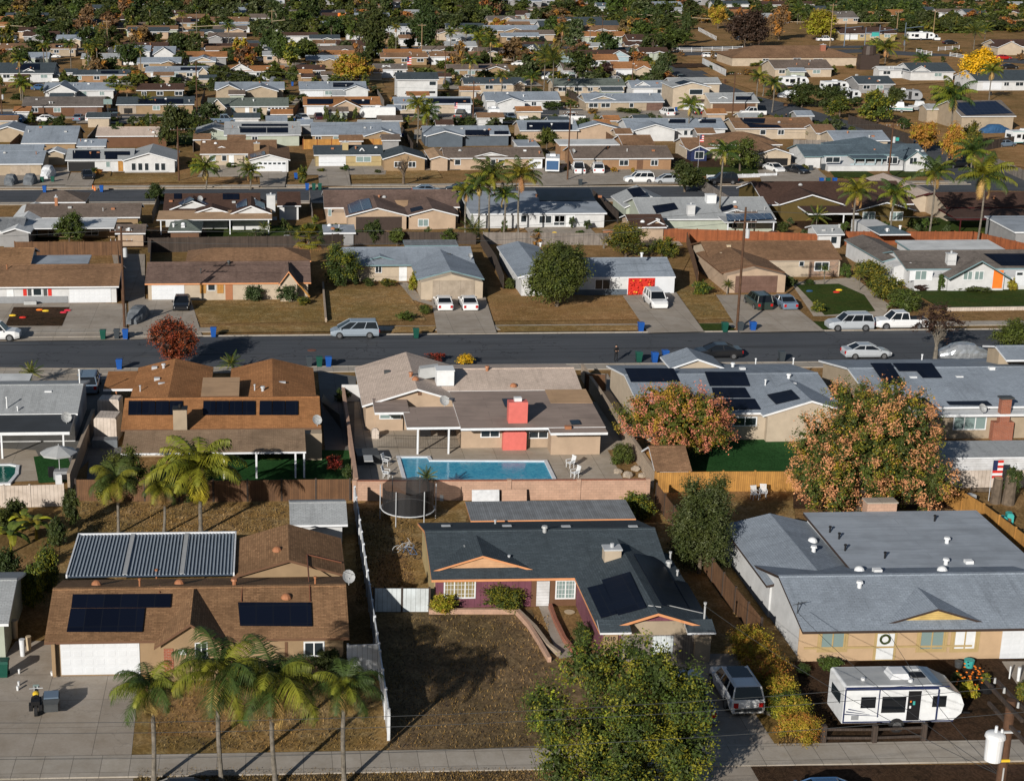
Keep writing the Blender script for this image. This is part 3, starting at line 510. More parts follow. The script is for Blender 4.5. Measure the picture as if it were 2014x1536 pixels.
# ------------------------------------------------------------------ vehicles
def loft(m, secs, mi=0, caps=True):
    k = len(m.v); n = len(secs[0])
    for s_ in secs: m.v += [tuple(p) for p in s_]
    for i in range(len(secs) - 1):
        for j in range(n): q = (j + 1) % n; m.f.append((k + i * n + j, k + i * n + q, k + (i + 1) * n + q, k + (i + 1) * n + j)); m.m.append(mi)
    if caps: m.f.append(tuple(range(k + n - 1, k - 1, -1))); m.m.append(mi); b = k + (len(secs) - 1) * n; m.f.append(tuple(range(b, b + n))); m.m.append(mi)
CK = dict(  # length, half width, roof z, wheel r, stations (x, top z), cabin (x rear base, x rear roof, x front roof, x front base), belt
    sedan=(4.7, .9, 1.43, .33, [(-2.35, .72), (-2.25, .98), (-1.5, 1.04), (.95, .96), (1.9, .82), (2.3, .66)], (-1.85, -.95, .35, 1.25), .93),
    suv=(4.85, .97, 1.78, .38, [(-2.42, .8), (-2.36, 1.08), (-1.5, 1.1), (1.0, 1.1), (1.95, 1.0), (2.38, .8)], (-2.34, -2.1, .45, 1.15), 1.05),
    van=(5.1, .98, 1.78, .36, [(-2.55, .8), (-2.48, 1.05), (-1.5, 1.05), (1.2, 1.02), (2.1, .86), (2.5, .68)], (-2.45, -2.2, .5, 1.75), 1.0),
    pickup=(5.6, .98, 1.85, .4, [(-2.8, .8), (-2.76, 1.08), (-1.0, 1.1), (1.2, 1.12), (2.3, 1.05), (2.75, .85)], (-.75, -.6, .75, 1.4), 1.07),
    hatch=(4.3, .88, 1.52, .32, [(-2.15, .72), (-2.08, .98), (-1.5, 1.02), (.95, .95), (1.7, .82), (2.1, .66)], (-2.05, -1.6, .35, 1.3), .93),
    covan=(5.9, 1.0, 2.5, .36, [(-2.95, .9), (-2.9, 1.2), (-1.5, 1.2), (1.8, 1.15), (2.5, 1.0), (2.9, .8)], (-2.88, -2.8, 1.3, 2.2), 1.1))
CM = {}
def carmesh(kind):
    if kind in CM: return CM[kind]
    L, hw, zr, wr, st, (a, b_, c, d), belt = CK[kind]; out = {}
    def ring(x, zt, w, zb=.26): return [(x, -w * .9, zb), (x, -w, zb + .2), (x, -w, zt - .14), (x, -w * .9, zt), (x, w * .9, zt), (x, w, zt - .14), (x, w, zb + .2), (x, w * .9, zb)]
    m = MB(); n = len(st); S = []
    for i, (x, zt) in enumerate(st): S.append(ring(x, zt, hw * (.84 if i in (0,) else .96 if i in (1, n - 2) else .8 if i == n - 1 else 1), .34 if i in (0, n - 1) else .26))
    loft(m, S)
    y0, y1 = hw * .9, hw * .74; e = .03
    R = [(b_, -y1, zr - .04), (c, -y1, zr - .04), (c, y1, zr - .04), (b_, y1, zr - .04)]
    m.solid([(b_ + .1, -y1 + .1, zr), (c - .15, -y1 + .1, zr), (c - .15, y1 - .1, zr), (b_ + .1, y1 - .1, zr)], R)           # roof skin
    for x0, x1 in ((a, b_), (d, c)):                                                                                # pillars
        for sg in (-1, 1): m.cyl((x0, sg * y0, belt), (x1, sg * y1, zr - .05), .05, n=5)
    for k in ((.45,) if kind in ('pickup', 'sedan', 'hatch') else (.35, .7)):
        xb = a + (d - a) * k; xt = b_ + (c - b_) * k
        for sg in (-1, 1): m.cyl((xb, sg * y0, belt), (xt, sg * (y1 + .01), zr - .05), .045, n=5)
    for sg in (-1, 1): m.cyl((b_, sg * y1, zr - .05), (c, sg * y1, zr - .05), .05, n=5)
    if kind == 'suv':
        for sg in (-1, 1): m.cyl((b_ + .2, sg * y1 * .9, zr + .05), (c - .3, sg * y1 * .9, zr + .05), .025, n=5)
    if kind == 'covan': m.solid([(a, -y0, 1.0), (.9, -y0, 1.0), (.9, -y1 * 1.1, zr - .03), (a + .05, -y1 * 1.1, zr - .03)], [(a, y0, 1.0), (.9, y0, 1.0), (.9, y1 * 1.1, zr - .03), (a + .05, y1 * 1.1, zr - .03)])
    for sg in (-1, 1): m.box(d - .35, d - .2, sg * (hw + .08) - .07, sg * (hw + .08) + .07, belt, belt + .14)
    out['body'] = m.mesh('car_body', ['car_white'])
    if kind == 'pickup':
        m = MB(); m.box(-2.62, -.82, -hw * .78, hw * .78, 1.09, 1.13); out['bed_liner'] = m.mesh('bed_liner', ['black'])
    for nm, P in (('windshield', [(d, -y0, belt), (d, y0, belt), (c, y1, zr - .06), (c, -y1, zr - .06)]), ('rear_window', [(a, y0, belt), (a, -y0, belt), (b_, -y1, zr - .06), (b_, y1, zr - .06)])):
        m = MB(); m.quad(*P); out[nm] = m.mesh(nm, ['carglass'])
    for i, sg in enumerate((-1, 1)):
        m = MB(); P = [(a, sg * y0, belt), (d, sg * y0, belt), (c, sg * y1, zr - .06), (b_, sg * y1, zr - .06)]; m.quad(*(P if sg < 0 else P[::-1])); out['side_window%d' % i] = m.mesh('side_window', ['carglass'])
    m = MB(); m.cyl((0, -.12, 0), (0, .12, 0), wr, n=16, m=0); m.cyl((0, -.135, 0), (0, .135, 0), wr * .62, n=10, m=1); out['wheel'] = m.mesh('wheel', ['tyre', 'rim'])
    z = st[-1][1] - .02; m = MB(); m.box(-.1, .09, -.17, .17, -.09, .07); out['headlight'] = m.mesh('headlight', ['lamp_clear'])
    m = MB(); m.box(-.06, .07, -.13, .13, -.14, .14); out['taillight'] = m.mesh('taillight', ['lamp_red']); CM[kind] = out; return out
def car(kind, col, px, py, rot, label, group=None, name=None, cat=None, h=0, lights=True, at=None):
    me = carmesh(kind); L, hw, zr, wr, st, cb, belt = CK[kind]; g = Vector(at) if at else W(px, py, h); nm = {'sedan': 'parked_car', 'suv': 'parked_suv', 'van': 'minivan', 'pickup': 'pickup_truck', 'hatch': 'parked_car', 'covan': 'cargo_van'}[kind]
    e = thing(name or nm, label, cat or {'pickup': 'truck', 'van': 'van', 'covan': 'van'}.get(kind, 'car'), g, group); e.rotation_euler = (0, 0, rad(rot))
    b = child('body', me['body'], e); b.material_slots[0].link = 'OBJECT'; b.material_slots[0].material = M(col)
    for k in ('windshield', 'rear_window', 'bed_liner'):
        if k in me: child(k, me[k], e)
    child('side_window', me['side_window0'], e); child('side_window', me['side_window1'], e); wb = L * .3
    for x in (-wb, wb * 1.04):
        for y in (-hw + .1, hw - .1): child('wheel', me['wheel'], e, (x, y, wr))
    if lights:
        for y in (-1, 1): child('headlight', me['headlight'], e, (st[-1][0] - .1, y * hw * .62, st[-1][1] - .08)); child('taillight', me['taillight'], e, (st[0][0] + .03, y * hw * .72, st[0][1] - .02))
    return e
# ------------------------------------------------------------------ street furniture
def binmesh():
    if 'bin' not in _cache:
        m = MB(); m.solid([(-.3, -.35, .95), (.3, -.35, .95), (.3, .35, .95), (-.3, .35, .95)], [(-.22, -.25, .05), (.22, -.25, .05), (.22, .27, .05), (-.22, .27, .05)]); a = m.mesh('bin_body', ['bin_blue'])
        m = MB(); m.solid([(-.3, -.3, 1.07), (.3, -.3, 1.07), (.3, .38, 1.03), (-.3, .38, 1.03)], [(-.33, -.39, .955), (.33, -.39, .955), (.33, .4, .955), (-.33, .4, .955)]); m.cyl((-.28, .43, 1.0), (.28, .43, 1.0), .025, n=5); b = m.mesh('bin_lid', ['bin_blue'])
        m = MB(); m.cyl((-.04, 0, 0), (.04, 0, 0), .12, n=10); c = m.mesh('bin_wheel', ['tyre']); _cache['bin'] = (a, b, c)
    return _cache['bin']
def bin_(px, py, col, label, rot=0, group='wheeled bins'):
    a, b, c = binmesh(); e = thing('wheeled_bin', label, 'bin', W(px, py), group); e.rotation_euler = (0, 0, rad(rot))
    for nm, me in (('body', a), ('lid', b)): o = child(nm, me, e); o.material_slots[0].link = 'OBJECT'; o.material_slots[0].material = M('bin_' + col)
    for x in (-.24, .24): child('wheel', c, e, (x, .3, .12))
def fence(pts, h, mat, label, post=None, th=.05, sp=2.4, cat='fence', name='fence', cap=None, rail=False, pw=.06, world=False, z=0):
    P = [Vector(p) if world else W(*p) for p in pts]; e = thing(name, label, cat, P[0])
    for i in range(len(P) - 1):
        a, b = P[i], P[i + 1]; d = (b - a); L = d.length
        if L < .2: continue
        d.normalize(); n = Vector((-d.y, d.x, 0)); m = MB()
        def slab(z0, z1, t, o=0, mi=0): q0, q1 = a + n * (t / 2 + o), b + n * (t / 2 + o); r1, r0 = b - n * (t / 2 - o), a - n * (t / 2 - o); m.solid([(v.x, v.y, z1) for v in (r0, r1, q1, q0)], [(v.x, v.y, z0) for v in (r0, r1, q1, q0)], mi)
        if rail:
            k = rail
            for j in range(k): zz = h * (j + .75) / k - .1; slab(zz, zz + .13, .05)
            m.build('rail', mat, e)
        else:
            slab(z, z + h, th); 
            if cap: slab(z + h + .002, z + h + .05, th + .08, 0, 1)
            else: slab(z + h - .3, z + h - .2, .04, th / 2 + .022, 0)
            m.build('panel', [mat, cap or mat], e)
        if post:
            k = max(1, round(L / sp))
            for j in range(k + (1 if i == len(P) - 2 else 0)): q = a + d * (L * j / k); m = MB(); m.box(q.x - pw - .003, q.x + pw + .003, q.y - pw, q.y + pw, z, z + h + .09); m.build('post', post, e)
    return e
def pole(px, by, top, label, arms=1, mat='pole_wood', r=.15, xf=True, cat='utility pole', name='utility_pole', px2=None):
    g = W(px, by); H = PY(px2 or px, top, g.y).z; e = thing(name, label, cat, g); m = MB(); m.cyl((g.x, g.y, 0), (g.x, g.y, H), r, r * .7, 10); m.build('pole', mat, e)
    for i in range(arms):
        z = H - .5 - i * 1.0; m = MB(); m.box(g.x - 1.2, g.x + 1.2, g.y - .2, g.y - .1, z - .06, z + .06); a = m.build('crossarm', mat, e)
        for x in (-1.1, -.6, .6, 1.1): q = MB(); q.cyl((g.x + x, g.y - .15, z + .06), (g.x + x, g.y - .15, z + .25), .05, .03, 6); q.build('insulator', 'dishgrey', a)
    if xf: m = MB(); m.cyl((g.x + .35, g.y - .1, H - 3.2), (g.x + .35, g.y - .1, H - 2.3), .22, n=10); m.ball((g.x + .35, g.y - .1, H - 2.3), .22, .22, .08, z0=0); m.build('transformer', 'galv', e)
    return Vector((g.x, g.y, H))
def wire(a, b, label, sag=.6, r=.018, n=14, offs=((0, 0),), mat='darkgrey', group='overhead cables'):
    m = MB()
    for ox, oz in offs:
        pts = [Vector(a).lerp(Vector(b), t / n) + Vector((ox, 0, oz - sag * 4 * (t / n) * (1 - t / n))) for t in range(n + 1)]
        for i in range(n): m.cyl(pts[i], pts[i + 1], r, n=4, cap=False)
    return m.build('overhead_cable', mat, label=label, cat='cable', group=group)
def boxthing(name, label, cat, px, py, w, d, h, mat, rot=0, z=0, group=None, bev=.0):
    g = W(px, py, z); m = MB(); c, s_ = math.cos(rad(rot)), math.sin(rad(rot)); T = lambda x, y, zz: (g.x + x * c - y * s_, g.y + x * s_ + y * c, zz)
    k = .04 + bev; m.solid([T(-w/2+k, -d/2+k, z+h), T(w/2-k, -d/2+k, z+h), T(w/2-k, d/2-k, z+h), T(-w/2+k, d/2-k, z+h)], [T(-w/2, -d/2, z+h-k), T(w/2, -d/2, z+h-k), T(w/2, d/2, z+h-k), T(-w/2, d/2, z+h-k)]); m.solid([T(-w/2, -d/2, z+h-k), T(w/2, -d/2, z+h-k), T(w/2, d/2, z+h-k), T(-w/2, d/2, z+h-k)], [T(-w/2, -d/2, z), T(w/2, -d/2, z), T(w/2, d/2, z), T(-w/2, d/2, z)])
    return m.build(name, mat, label=label, cat=cat, group=group)
# ================================================================== GROUND AND STREETS
def sheet(name, mat, x0, x1, y0, y1, z, t=None):
    b = MB()
    if t: b.box(x0, x1, y0, y1, z - t, z)
    else: b.quad((x0, y0, z), (x1, y0, z), (x1, y1, z), (x0, y1, z))
    return b.build(name, mat, kind='structure')
sheet('ground', 'dirt', -1600, 2200, -200, 4000, 0)
S = [(60, 71.4), (151.9, 164.0), (245.0, 256.8), (350.0, 361.0), (438.0, 448.0), (520, 530)]
for i, (a, b) in enumerate(S):
    xr = (160, 210, 113, 88, 150, 200)[i]; sheet('road', 'asphalt', -260, xr, a, b, .008)
    if i > 3: continue
    for y0, y1 in ((a - .18, a), (b, b + .18)): sheet('kerb', 'sidewalk', -260, xr, y0, y1, .13, .13)
    if i == 0: sheet('sidewalk', 'sidewalk', -60, 90, 74.55, 76.75, .1, .1)
    else: sheet('sidewalk', 'sidewalk', -260, xr, a - 1.9, a - .18, .1, .1); sheet('sidewalk', 'sidewalk', -260, xr, b + 1.7, b + 3.5, .1, .1)
road2 = patch('road', 'asphalt', [(1290, 112), (1387, 149), (1418, 163), (1488, 190), (1564, 208), (1661, 236), (1783, 267), (1860, 292), (1940, 325), (2040, 356), (2100, 378), (1880, 374), (1840, 340), (1750, 300), (1650, 262), (1600, 246), (1540, 234), (1480, 216), (1400, 182), (1300, 140)], .014)
patch('road', 'asphalt', [(1180, 101), (1450, 104), (1700, 97), (2014, 117), (2100, 121), (2100, 130), (2014, 126), (1700, 104), (1450, 113), (1180, 109)], .02)
patch('road', 'asphalt', [(1590, 0), (1665, 2), (1680, 11), (1600, 12)], .02)
E_ = lambda m, z, *q: patch({'c': 'driveway', 'l': 'lawn', 'p': 'patio', 'g': 'ground'}[m[0]], m[1:], q, z)
# row of lots along the near pavement
E_('gdrygrass', .012, (120, 975), (690, 975), (705, 1150), (60, 1150)); E_('cconcrete', .024, (-40, 1360), (60, 1220), (115, 1220), (118, 1310), (276, 1310), (258, 1490), (-40, 1497)); E_('gdrygrass', .012, (276, 1290), (744, 1290), (765, 1478), (258, 1488))
E_('gbare_earth', .016, (300, 1385), (430, 1360), (480, 1420), (420, 1450), (290, 1445)); E_('gdrygrass_dim', .012, (738, 1198), (1045, 1198), (1085, 1290), (1330, 1470), (765, 1478)); E_('gdrygrass', .012, (695, 985), (930, 985), (860, 1190), (738, 1198)); E_('gdirt', .014, (745, 1090), (800, 1090), (830, 1195), (738, 1198))
E_('pconcrete', .02, (1058, 1188), (1082, 1188), (1130, 1290), (1100, 1295)); E_('gdirt', .016, (1082, 1188), (1140, 1190), (1185, 1300), (1130, 1300)); E_('cconcrete', .024, (1310, 1285), (1468, 1285), (1540, 1468), (1350, 1471)); E_('gmulch', .012, (1560, 1285), (2100, 1285), (2120, 1466), (1600, 1470))
E_('cconcrete', .024, (-60, 1534), (262, 1530), (262, 1600), (-60, 1600)); E_('cconcrete', .024, (1150, 1510), (1475, 1505), (1530, 1600), (1170, 1600)); E_('gdrygrass_dim', .012, (262, 1530), (1150, 1510), (1170, 1600), (262, 1600)); E_('gmulch', .012, (1475, 1505), (2120, 1502), (2120, 1600), (1530, 1600)); E_('cconcrete', .026, (1970, 1300), (2100, 1300), (2130, 1345), (2000, 1345))
E_('gdrygrass', .012, (1285, 985), (1560, 985), (1600, 1300), (1330, 1300)); E_('ghay', .02, (1480, 1395), (1600, 1440), (1610, 1475), (1530, 1472)); E_('gdirt', .012, (1850, 985), (2200, 985), (2200, 1130), (1960, 1060)); E_('gdirt', .012, (-60, 990), (125, 990), (100, 1260), (-60, 1260))
# lots behind them
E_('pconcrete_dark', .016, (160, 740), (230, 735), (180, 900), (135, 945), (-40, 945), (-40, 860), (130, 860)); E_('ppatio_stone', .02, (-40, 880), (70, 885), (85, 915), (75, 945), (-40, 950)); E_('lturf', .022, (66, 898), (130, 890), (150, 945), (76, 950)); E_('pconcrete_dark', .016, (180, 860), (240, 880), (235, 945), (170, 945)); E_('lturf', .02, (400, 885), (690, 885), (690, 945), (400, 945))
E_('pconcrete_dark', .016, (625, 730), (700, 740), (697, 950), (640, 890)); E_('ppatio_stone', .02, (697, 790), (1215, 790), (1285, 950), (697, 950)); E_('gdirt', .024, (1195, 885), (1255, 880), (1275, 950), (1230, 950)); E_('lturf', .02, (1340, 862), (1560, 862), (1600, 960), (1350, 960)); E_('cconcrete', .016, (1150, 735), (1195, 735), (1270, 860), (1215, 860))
E_('gmulch', .014, (1560, 900), (1870, 900), (1900, 1000), (1560, 1000)); E_('cconcrete', .02, (-60, 722), (230, 724), (228, 745), (-60, 760)); E_('cconcrete', .02, (1640, 712), (1680, 712), (1720, 770), (1660, 770))
# far side of the second street
E_('cconcrete', .03, (-40, 597), (248, 597), (250, 668), (-60, 672)); E_('gmulch', .045, (27, 604), (137, 604), (122, 641), (10, 641)); E_('cconcrete', .03, (252, 588), (375, 588), (398, 662), (255, 668)); E_('gdrygrass', .016, (372, 592), (640, 588), (640, 633), (395, 637)); E_('gdrygrass', .016, (640, 570), (795, 566), (838, 630), (640, 633))
E_('pconcrete', .03, (783, 555), (800, 555), (835, 590), (860, 596), (852, 602), (812, 590)); E_('cconcrete', .12, (848, 585), (955, 585), (977, 655), (860, 656)); E_('gbare_earth', .016, (958, 565), (1205, 585), (1240, 580), (1268, 628), (962, 632)); E_('cconcrete', .12, (1225, 582), (1330, 575), (1385, 652), (1275, 655));
E_('gdrygrass', .016, (1320, 565), (1400, 575), (1445, 626), (1350, 630)); E_('cconcrete', .12, (1408, 580), (1535, 580), (1622, 651), (1455, 654)); E_('llawn', .03, (1565, 560), (1650, 558), (1700, 580), (1722, 612), (1622, 620)); E_('ppatio_stone', .02, (1555, 556), (1680, 545), (1750, 600), (1740, 622), (1600, 622)); E_('llawn', .03, (1790, 572), (2100, 568), (2100, 607), (1858, 611)); E_('pconcrete', .028, (1940, 560), (2100, 555), (2100, 570), (1950, 571))
E_('gdrygrass', .1, (412, 641), (640, 640), (700, 641), (705, 652), (415, 654)); E_('gdrygrass', .1, (975, 641), (1250, 639), (1262, 650), (990, 653)); E_('gdrygrass', .1, (775, 642), (860, 641), (850, 653), (770, 654)); E_('llawn', .1, (1362, 636), (1430, 636), (1445, 649), (1382, 650)); E_('llawn', .1, (1585, 632), (1640, 632), (1640, 647), (1610, 648))
E_('gdirt', .014, (960, 480), (1330, 480), (1360, 500), (1330, 560), (1000, 560)); E_('pconcrete', .014, (220, 500), (285, 500), (285, 590), (240, 592))
# third street fronts
E_('cconcrete', .12, (-40, 330), (140, 330), (130, 364), (-40, 366)); E_('cconcrete', .12, (140, 340), (190, 340), (180, 366), (128, 366)); E_('gdrygrass', .03, (190, 347), (350, 345), (352, 359), (182, 362)); E_('gbare_earth', .03, (352, 330), (500, 332), (505, 358), (352, 360)); E_('cconcrete', .12, (510, 340), (565, 338), (560, 368), (512, 368)); E_('cconcrete', .12, (625, 333), (685, 333), (690, 365), (628, 366)); E_('gdrygrass', .03, (690, 338), (860, 335), (870, 350), (692, 353))
E_('cconcrete', .12, (1045, 328), (1200, 322), (1250, 362), (1060, 366)); E_('cconcrete', .1, (1200, 330), (1330, 335), (1340, 362), (1210, 362)); E_('llawn', .03, (1365, 322), (1480, 318), (1500, 344), (1375, 346)); E_('cconcrete', .12, (1490, 335), (1600, 325), (1640, 362), (1500, 364)); E_('llawn', .03, (1632, 337), (1705, 337), (1727, 349), (1642, 350)); E_('llawn', .03, (1745, 336), (1800, 335), (1835, 346), (1760, 349))
E_('cconcrete', .12, (150, 232), (300, 232), (300, 243), (150, 243)); E_('cconcrete', .12, (500, 232), (650, 232), (650, 243), (500, 243)); E_('cconcrete', .12, (870, 230), (1100, 228), (1100, 243), (870, 243)); E_('cconcrete', .12, (1100, 218), (1400, 218), (1400, 236), (1100, 240)); E_('gbare_earth', .02, (1560, 175), (1900, 185), (2014, 260), (1900, 300), (1640, 215)); E_('gbare_earth', .02, (1850, 240), (2100, 240), (2100, 340), (1940, 320)); E_('gbare_earth', .02, (1330, 110), (1600, 108), (1900, 112), (1900, 160), (1500, 185), (1400, 150)); E_('gbare_earth', .02, (1780, 0), (2014, 0), (2014, 20), (1780, 22))
rq = random.Random(21)
for (ya, yb, x0, x1) in ((208, 240, -38, 110), (262, 300, -60, 100), (302, 344, -60, 90), (366, 398, -70, 85), (400, 434, -80, 80), (452, 482, -90, 120), (484, 516, -95, 130), (534, 575, -110, 140), (578, 620, -120, 150)):
    x = x0 + 2.5 * int(ya) % 7
    while x < x1:
        w = rq.uniform(9, 14); mt = rq.choice(['drygrass', 'bare_earth', 'concrete', 'patio_stone', 'hay', 'dirt', 'lawn', 'concrete', 'mulch']); y0 = ya + rq.uniform(0, .4) * (yb - ya); y1 = y0 + rq.uniform(.3, .55) * (yb - ya); _pz[0] += 1; k = rq.uniform(-2, 2)
        b = MB(); b.quad((x, y0, .006 + _pz[0] * .0013), (x + w, y0, .006 + _pz[0] * .0013), (x + w + k, y1, .006 + _pz[0] * .0013), (x + k, y1, .006 + _pz[0] * .0013)); b.build('patio' if mt in ('concrete', 'patio_stone') else ('lawn' if mt == 'lawn' else 'ground'), mt, kind='structure'); x += w + rq.uniform(-1, 8)
# ================================================================== HOUSES: FIRST ROW
def rib_cover(h, xl, xr, y, ry, he, n, xr_far=None):
    x0, x1, y0 = W(xl, y, he).x, W(xr, y, he).x, W((xl + xr) / 2, y, he).y; y1 = W((xl + xr) / 2, ry, he).y; m = MB(); m.box(x0, x1, y0, y1, he - .1, he)
    for i in range(n): xx = x0 + (x1 - x0) * (i + .5) / n; w = (x1 - x0) / n * .2; m.box(xx - w, xx + w, y0 + .02, y1 - .02, he, he + .05, 1)
    m.build('corrugated_cover', ['cover_base', 'cover_rib'], h.e)
    for k in (1, 2): xx = x0 + (x1 - x0) * k * .345; m = MB(); m.box(xx - .14, xx + .14, y0 + .02, y1 - .02, he + .051, he + .09); m.build('cover_batten', 'dishgrey', h.e)
    for a, b, c, d in ((x0 - .1, x1 + .1, y1, y1 + .12), (x0 - .1, x0, y0, y1), (x1, x1 + .1, y0, y1)): m = MB(); m.box(a, b, c, d, he - .12, he + .12); m.build('gutter', 'trim', h.e)
    for xx in (x0 + .1, (x0 + x1) / 2, x1 - .1): m = MB(); m.box(xx - .06, xx + .06, y1 - .15, y1 - .03, 0, he - .1); m.build('post', 'trim', h.e)
plain('w_front', (.47, .33, .21), .9, .12, .9, spec=.1)
h = House('brown shingled single-storey house with white garage door, black solar panels and a striped patio cover', 'w_tan', 'roof_brown', 'trim_brown', he=2.3, pitch=.3)
A = h.gx(88, 688, 1258, ry=1154, wy=1326); A.garage(118, 1260, 276, 1324); A.face('pilaster', 104, 1262, 112, 1326, 'w_tan', .35, depth=.3)
B = h.gy(458, 680, 1132, ry=1030); C = h.gy(303, 447, 1272, ry=1157, apex=1227, ovy=.35)
A.panel([(143, 1168), (337, 1167), (335, 1193), (140, 1194)]); A.panel([(139, 1196), (285, 1195), (280, 1241), (131, 1241)]); A.panel([(468, 1184), (612, 1184), (614, 1230), (472, 1229)])
rib_cover(h, 133, 458, 1131, 1051, 2.45, 46)
for x, y, k in ((190, 1150, 'dome'), (353, 1148, 'dome'), (563, 1176, 'dome'), (275, 1154, 'pipe'), (308, 1135, 'pipe'), (461, 1150, 'cap'), (620, 1150, 'pipe')): A.vent(x, y, k, 'vent')
B.vent(545, 1083, 'dome', 'vent'); A.dish(686, 1150, .42); C.win(383, 1263, 409, 1299); C.face('mailbox', 351, 1275, 366, 1285, 'white', .15); C.face('door', 322, 1275, 342, 1322, 'brick_red', .04); A.win(597, 1261, 638, 1290, 2); A.face('shutter', 560, 1262, 566, 1290, 'trim_brown')
for q in ((608, 1092, 608, 1150), ): 
    for a, b in (((604, 1092), (672, 1108)), ((604, 1092), (608, 1150))): p0, p1 = B.hit(*a, 'r'), B.hit(*b, 'r'); m = MB(); m.cyl(p0 + Vector((0, 0, .06)), p1 + Vector((0, 0, .06)), .05, n=5); m.build('conduit', 'rust', h.e)
for a, b in (((477, 1152), (475, 1184)), ((609, 1152), (610, 1184)), ((315, 1152), (314, 1167))): p0, p1 = A.hit(*a), A.hit(*b); m = MB(); m.cyl(p0 + Vector((0, 0, .06)), p1 + Vector((0, 0, .06)), .04, n=5); m.build('conduit', 'rust', h.e)
h = House('small white garden shed with pale grey shingled roof behind the brown house', 'w_white', 'roof_pale', name='shed', cat='shed', he=2.1, pitch=.3)
A = h.gx(570, 684, 1032, ry=990, wy=1080)
h = House('dark slate-roofed purple house with scalloped orange gables and number 1610', 'siding_purple', 'roof_slate', 'trim_orange', he=2.35, pitch=.27)
A = h.gx(848, 1323, 1137, ry=1041, wy=1192, wall='siding_purple'); Bk = h.gy(1178, 1408, 1240, ry=1058, apex=1206, wy=1300, wall='siding_purple')
m = MB(); m.box(A.wx0 - .06, A.wx0 - .003, A.yf + .05, A.y1 - .5, 0, 2.1); m.build('end_wall', 'w_yellow', h.e)
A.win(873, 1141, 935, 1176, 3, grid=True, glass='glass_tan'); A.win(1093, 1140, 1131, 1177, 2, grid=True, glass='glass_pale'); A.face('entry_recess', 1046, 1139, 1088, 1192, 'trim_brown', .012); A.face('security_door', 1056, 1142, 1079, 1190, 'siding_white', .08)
A.face('wall_panel', 1080, 1141, 1134, 1192, 'w_brown', .008)
f = h.faux(A, 852, 1048, 1121, 950, 1093, 'peach_siding')
Bk.face('gable_wall', 1216, 1222, 1378, 1246, 'w_sand', .05); Bk.face('garage_door', 1222, 1248, 1366, 1300, 'fence_grey', .02); Bk.face('door_board', 1284, 1250, 1322, 1285, 'wood_white', .08); Bk.face('pilaster', 1366, 1248, 1392, 1306, 'w_sand', .3, depth=.28); Bk.face('pilaster', 1186, 1246, 1212, 1300, 'w_tan', .12)
for xa, xb in ((1180, 1242), (1352, 1408)):
    a, b = PY(xa, 1242, Bk.y0 - .5), PY(xb, 1242, Bk.y0 - .5); m = MB(); P = [(a.x, Bk.y0 - .55, a.z - .05), (b.x, Bk.y0 - .55, a.z - .05), (b.x, Bk.y0 + .5, a.z + .32), (a.x, Bk.y0 + .5, a.z + .32)]; m.solid(P, [(q[0], q[1], q[2] - .12) for q in P], 0, 1); m.build('eave_return', ['roof_slate', 'trim'], h.e)
tc = bpy.data.curves.new('house_number', 'FONT'); tc.body = '1610'; tc.size = .34; tc.extrude = .015; tc.align_x = 'CENTER'; to = bpy.data.objects.new('house_number', tc); COL.objects.link(to); tc.materials.append(M('black')); bpy.context.view_layer.update(); _me = bpy.data.meshes.new_from_object(to.evaluated_get(bpy.context.evaluated_depsgraph_get())); bpy.data.objects.remove(to); to = bpy.data.objects.new('house_number', _me); COL.objects.link(to); p = PY(1199, 1253, Bk.yf - .16); to.parent = h.e; to.location = Vector((p.x, p.y - .01, p.z - .2)) - origin(h.e); to.rotation_euler = (rad(90), 0, 0)
for x, y in ((877, 1035), (997, 1035), (1113, 1036), (1245, 1036)): A.vent(x, y, 'slot', 'galv')
A.vent(1071, 1046, 'cap', 'dishgrey', h=.5); A.vent(974, 1030, 'pipe', h=.2); A.vent(921, 1075, 'slot', 'dishgrey'); A.vent(1001, 1100, 'pipe', h=.2)
c = A.chimney(1202, 1110, 1.05, .8, 1.1, 'w_cream'); Bk.vent(1315, 1115, 'cap', 'dishgrey', 'r'); Bk.vent(1318, 1100, 'pipe', 'dishgrey', 'r'); Bk.vent(1332, 1132, 'pipe', 'dishgrey', 'r', .3); Bk.vent(1385, 1218, 'pipe', 'dishgrey', 'r', 1.0)
Bk.panel([(1155, 1155), (1188, 1147), (1213, 1205), (1182, 1214)], 'l'); Bk.panel([(1183, 1140), (1238, 1124), (1271, 1193), (1215, 1208)], 'l'); Bk.panel([(1247, 1088), (1298, 1096), (1355, 1196), (1303, 1188)], 'r'); Bk.panel([(1326, 1140), (1352, 1146), (1386, 1205), (1358, 1198)], 'r')
for a, b in (((1275, 1193), (1300, 1196)), ((1312, 1192), (1382, 1208))): p0, p1 = Bk.hit(*a), Bk.hit(*b, 'r'); m = MB(); m.cyl(p0 + Vector((0, 0, .08)), p1 + Vector((0, 0, .08)), .03, n=5); m.build('conduit', 'dishgrey', h.e)
h2 = House('long grey metal-roofed patio shelter between the slate-roofed house and block wall', 'w_peach', 'roof_metal', 'trim_orange', name='patio_shelter', cat='shelter')
h2.flat(925, 1252, 1022, ry=984, he=2.3, roof='roof_metal', open_=True, t=.1, posts=[930, 1010, 1100, 1180, 1246], postmat='w_peach')
hb = h
h = House('grey-roofed peach bungalow with yellow gable trim, wreath on the door and broad flat rear roof', 'w_white', 'roof_grey', 'trim_dark', he=2.35, pitch=.27)
A = h.gx(1576, 2110, 1238, ry=1128, wy=1297, wall='w_white'); Bw = h.gy(1507, 1712, 1150, ry=1008, pitch=.25); F = h.flat(1678, 2056, 1125, ry=1004, he=2.95, pitch=.02, roof='roll_grey')
A.face('front_wall', 1573, 1236, 1970, 1297, 'w_front', .012)
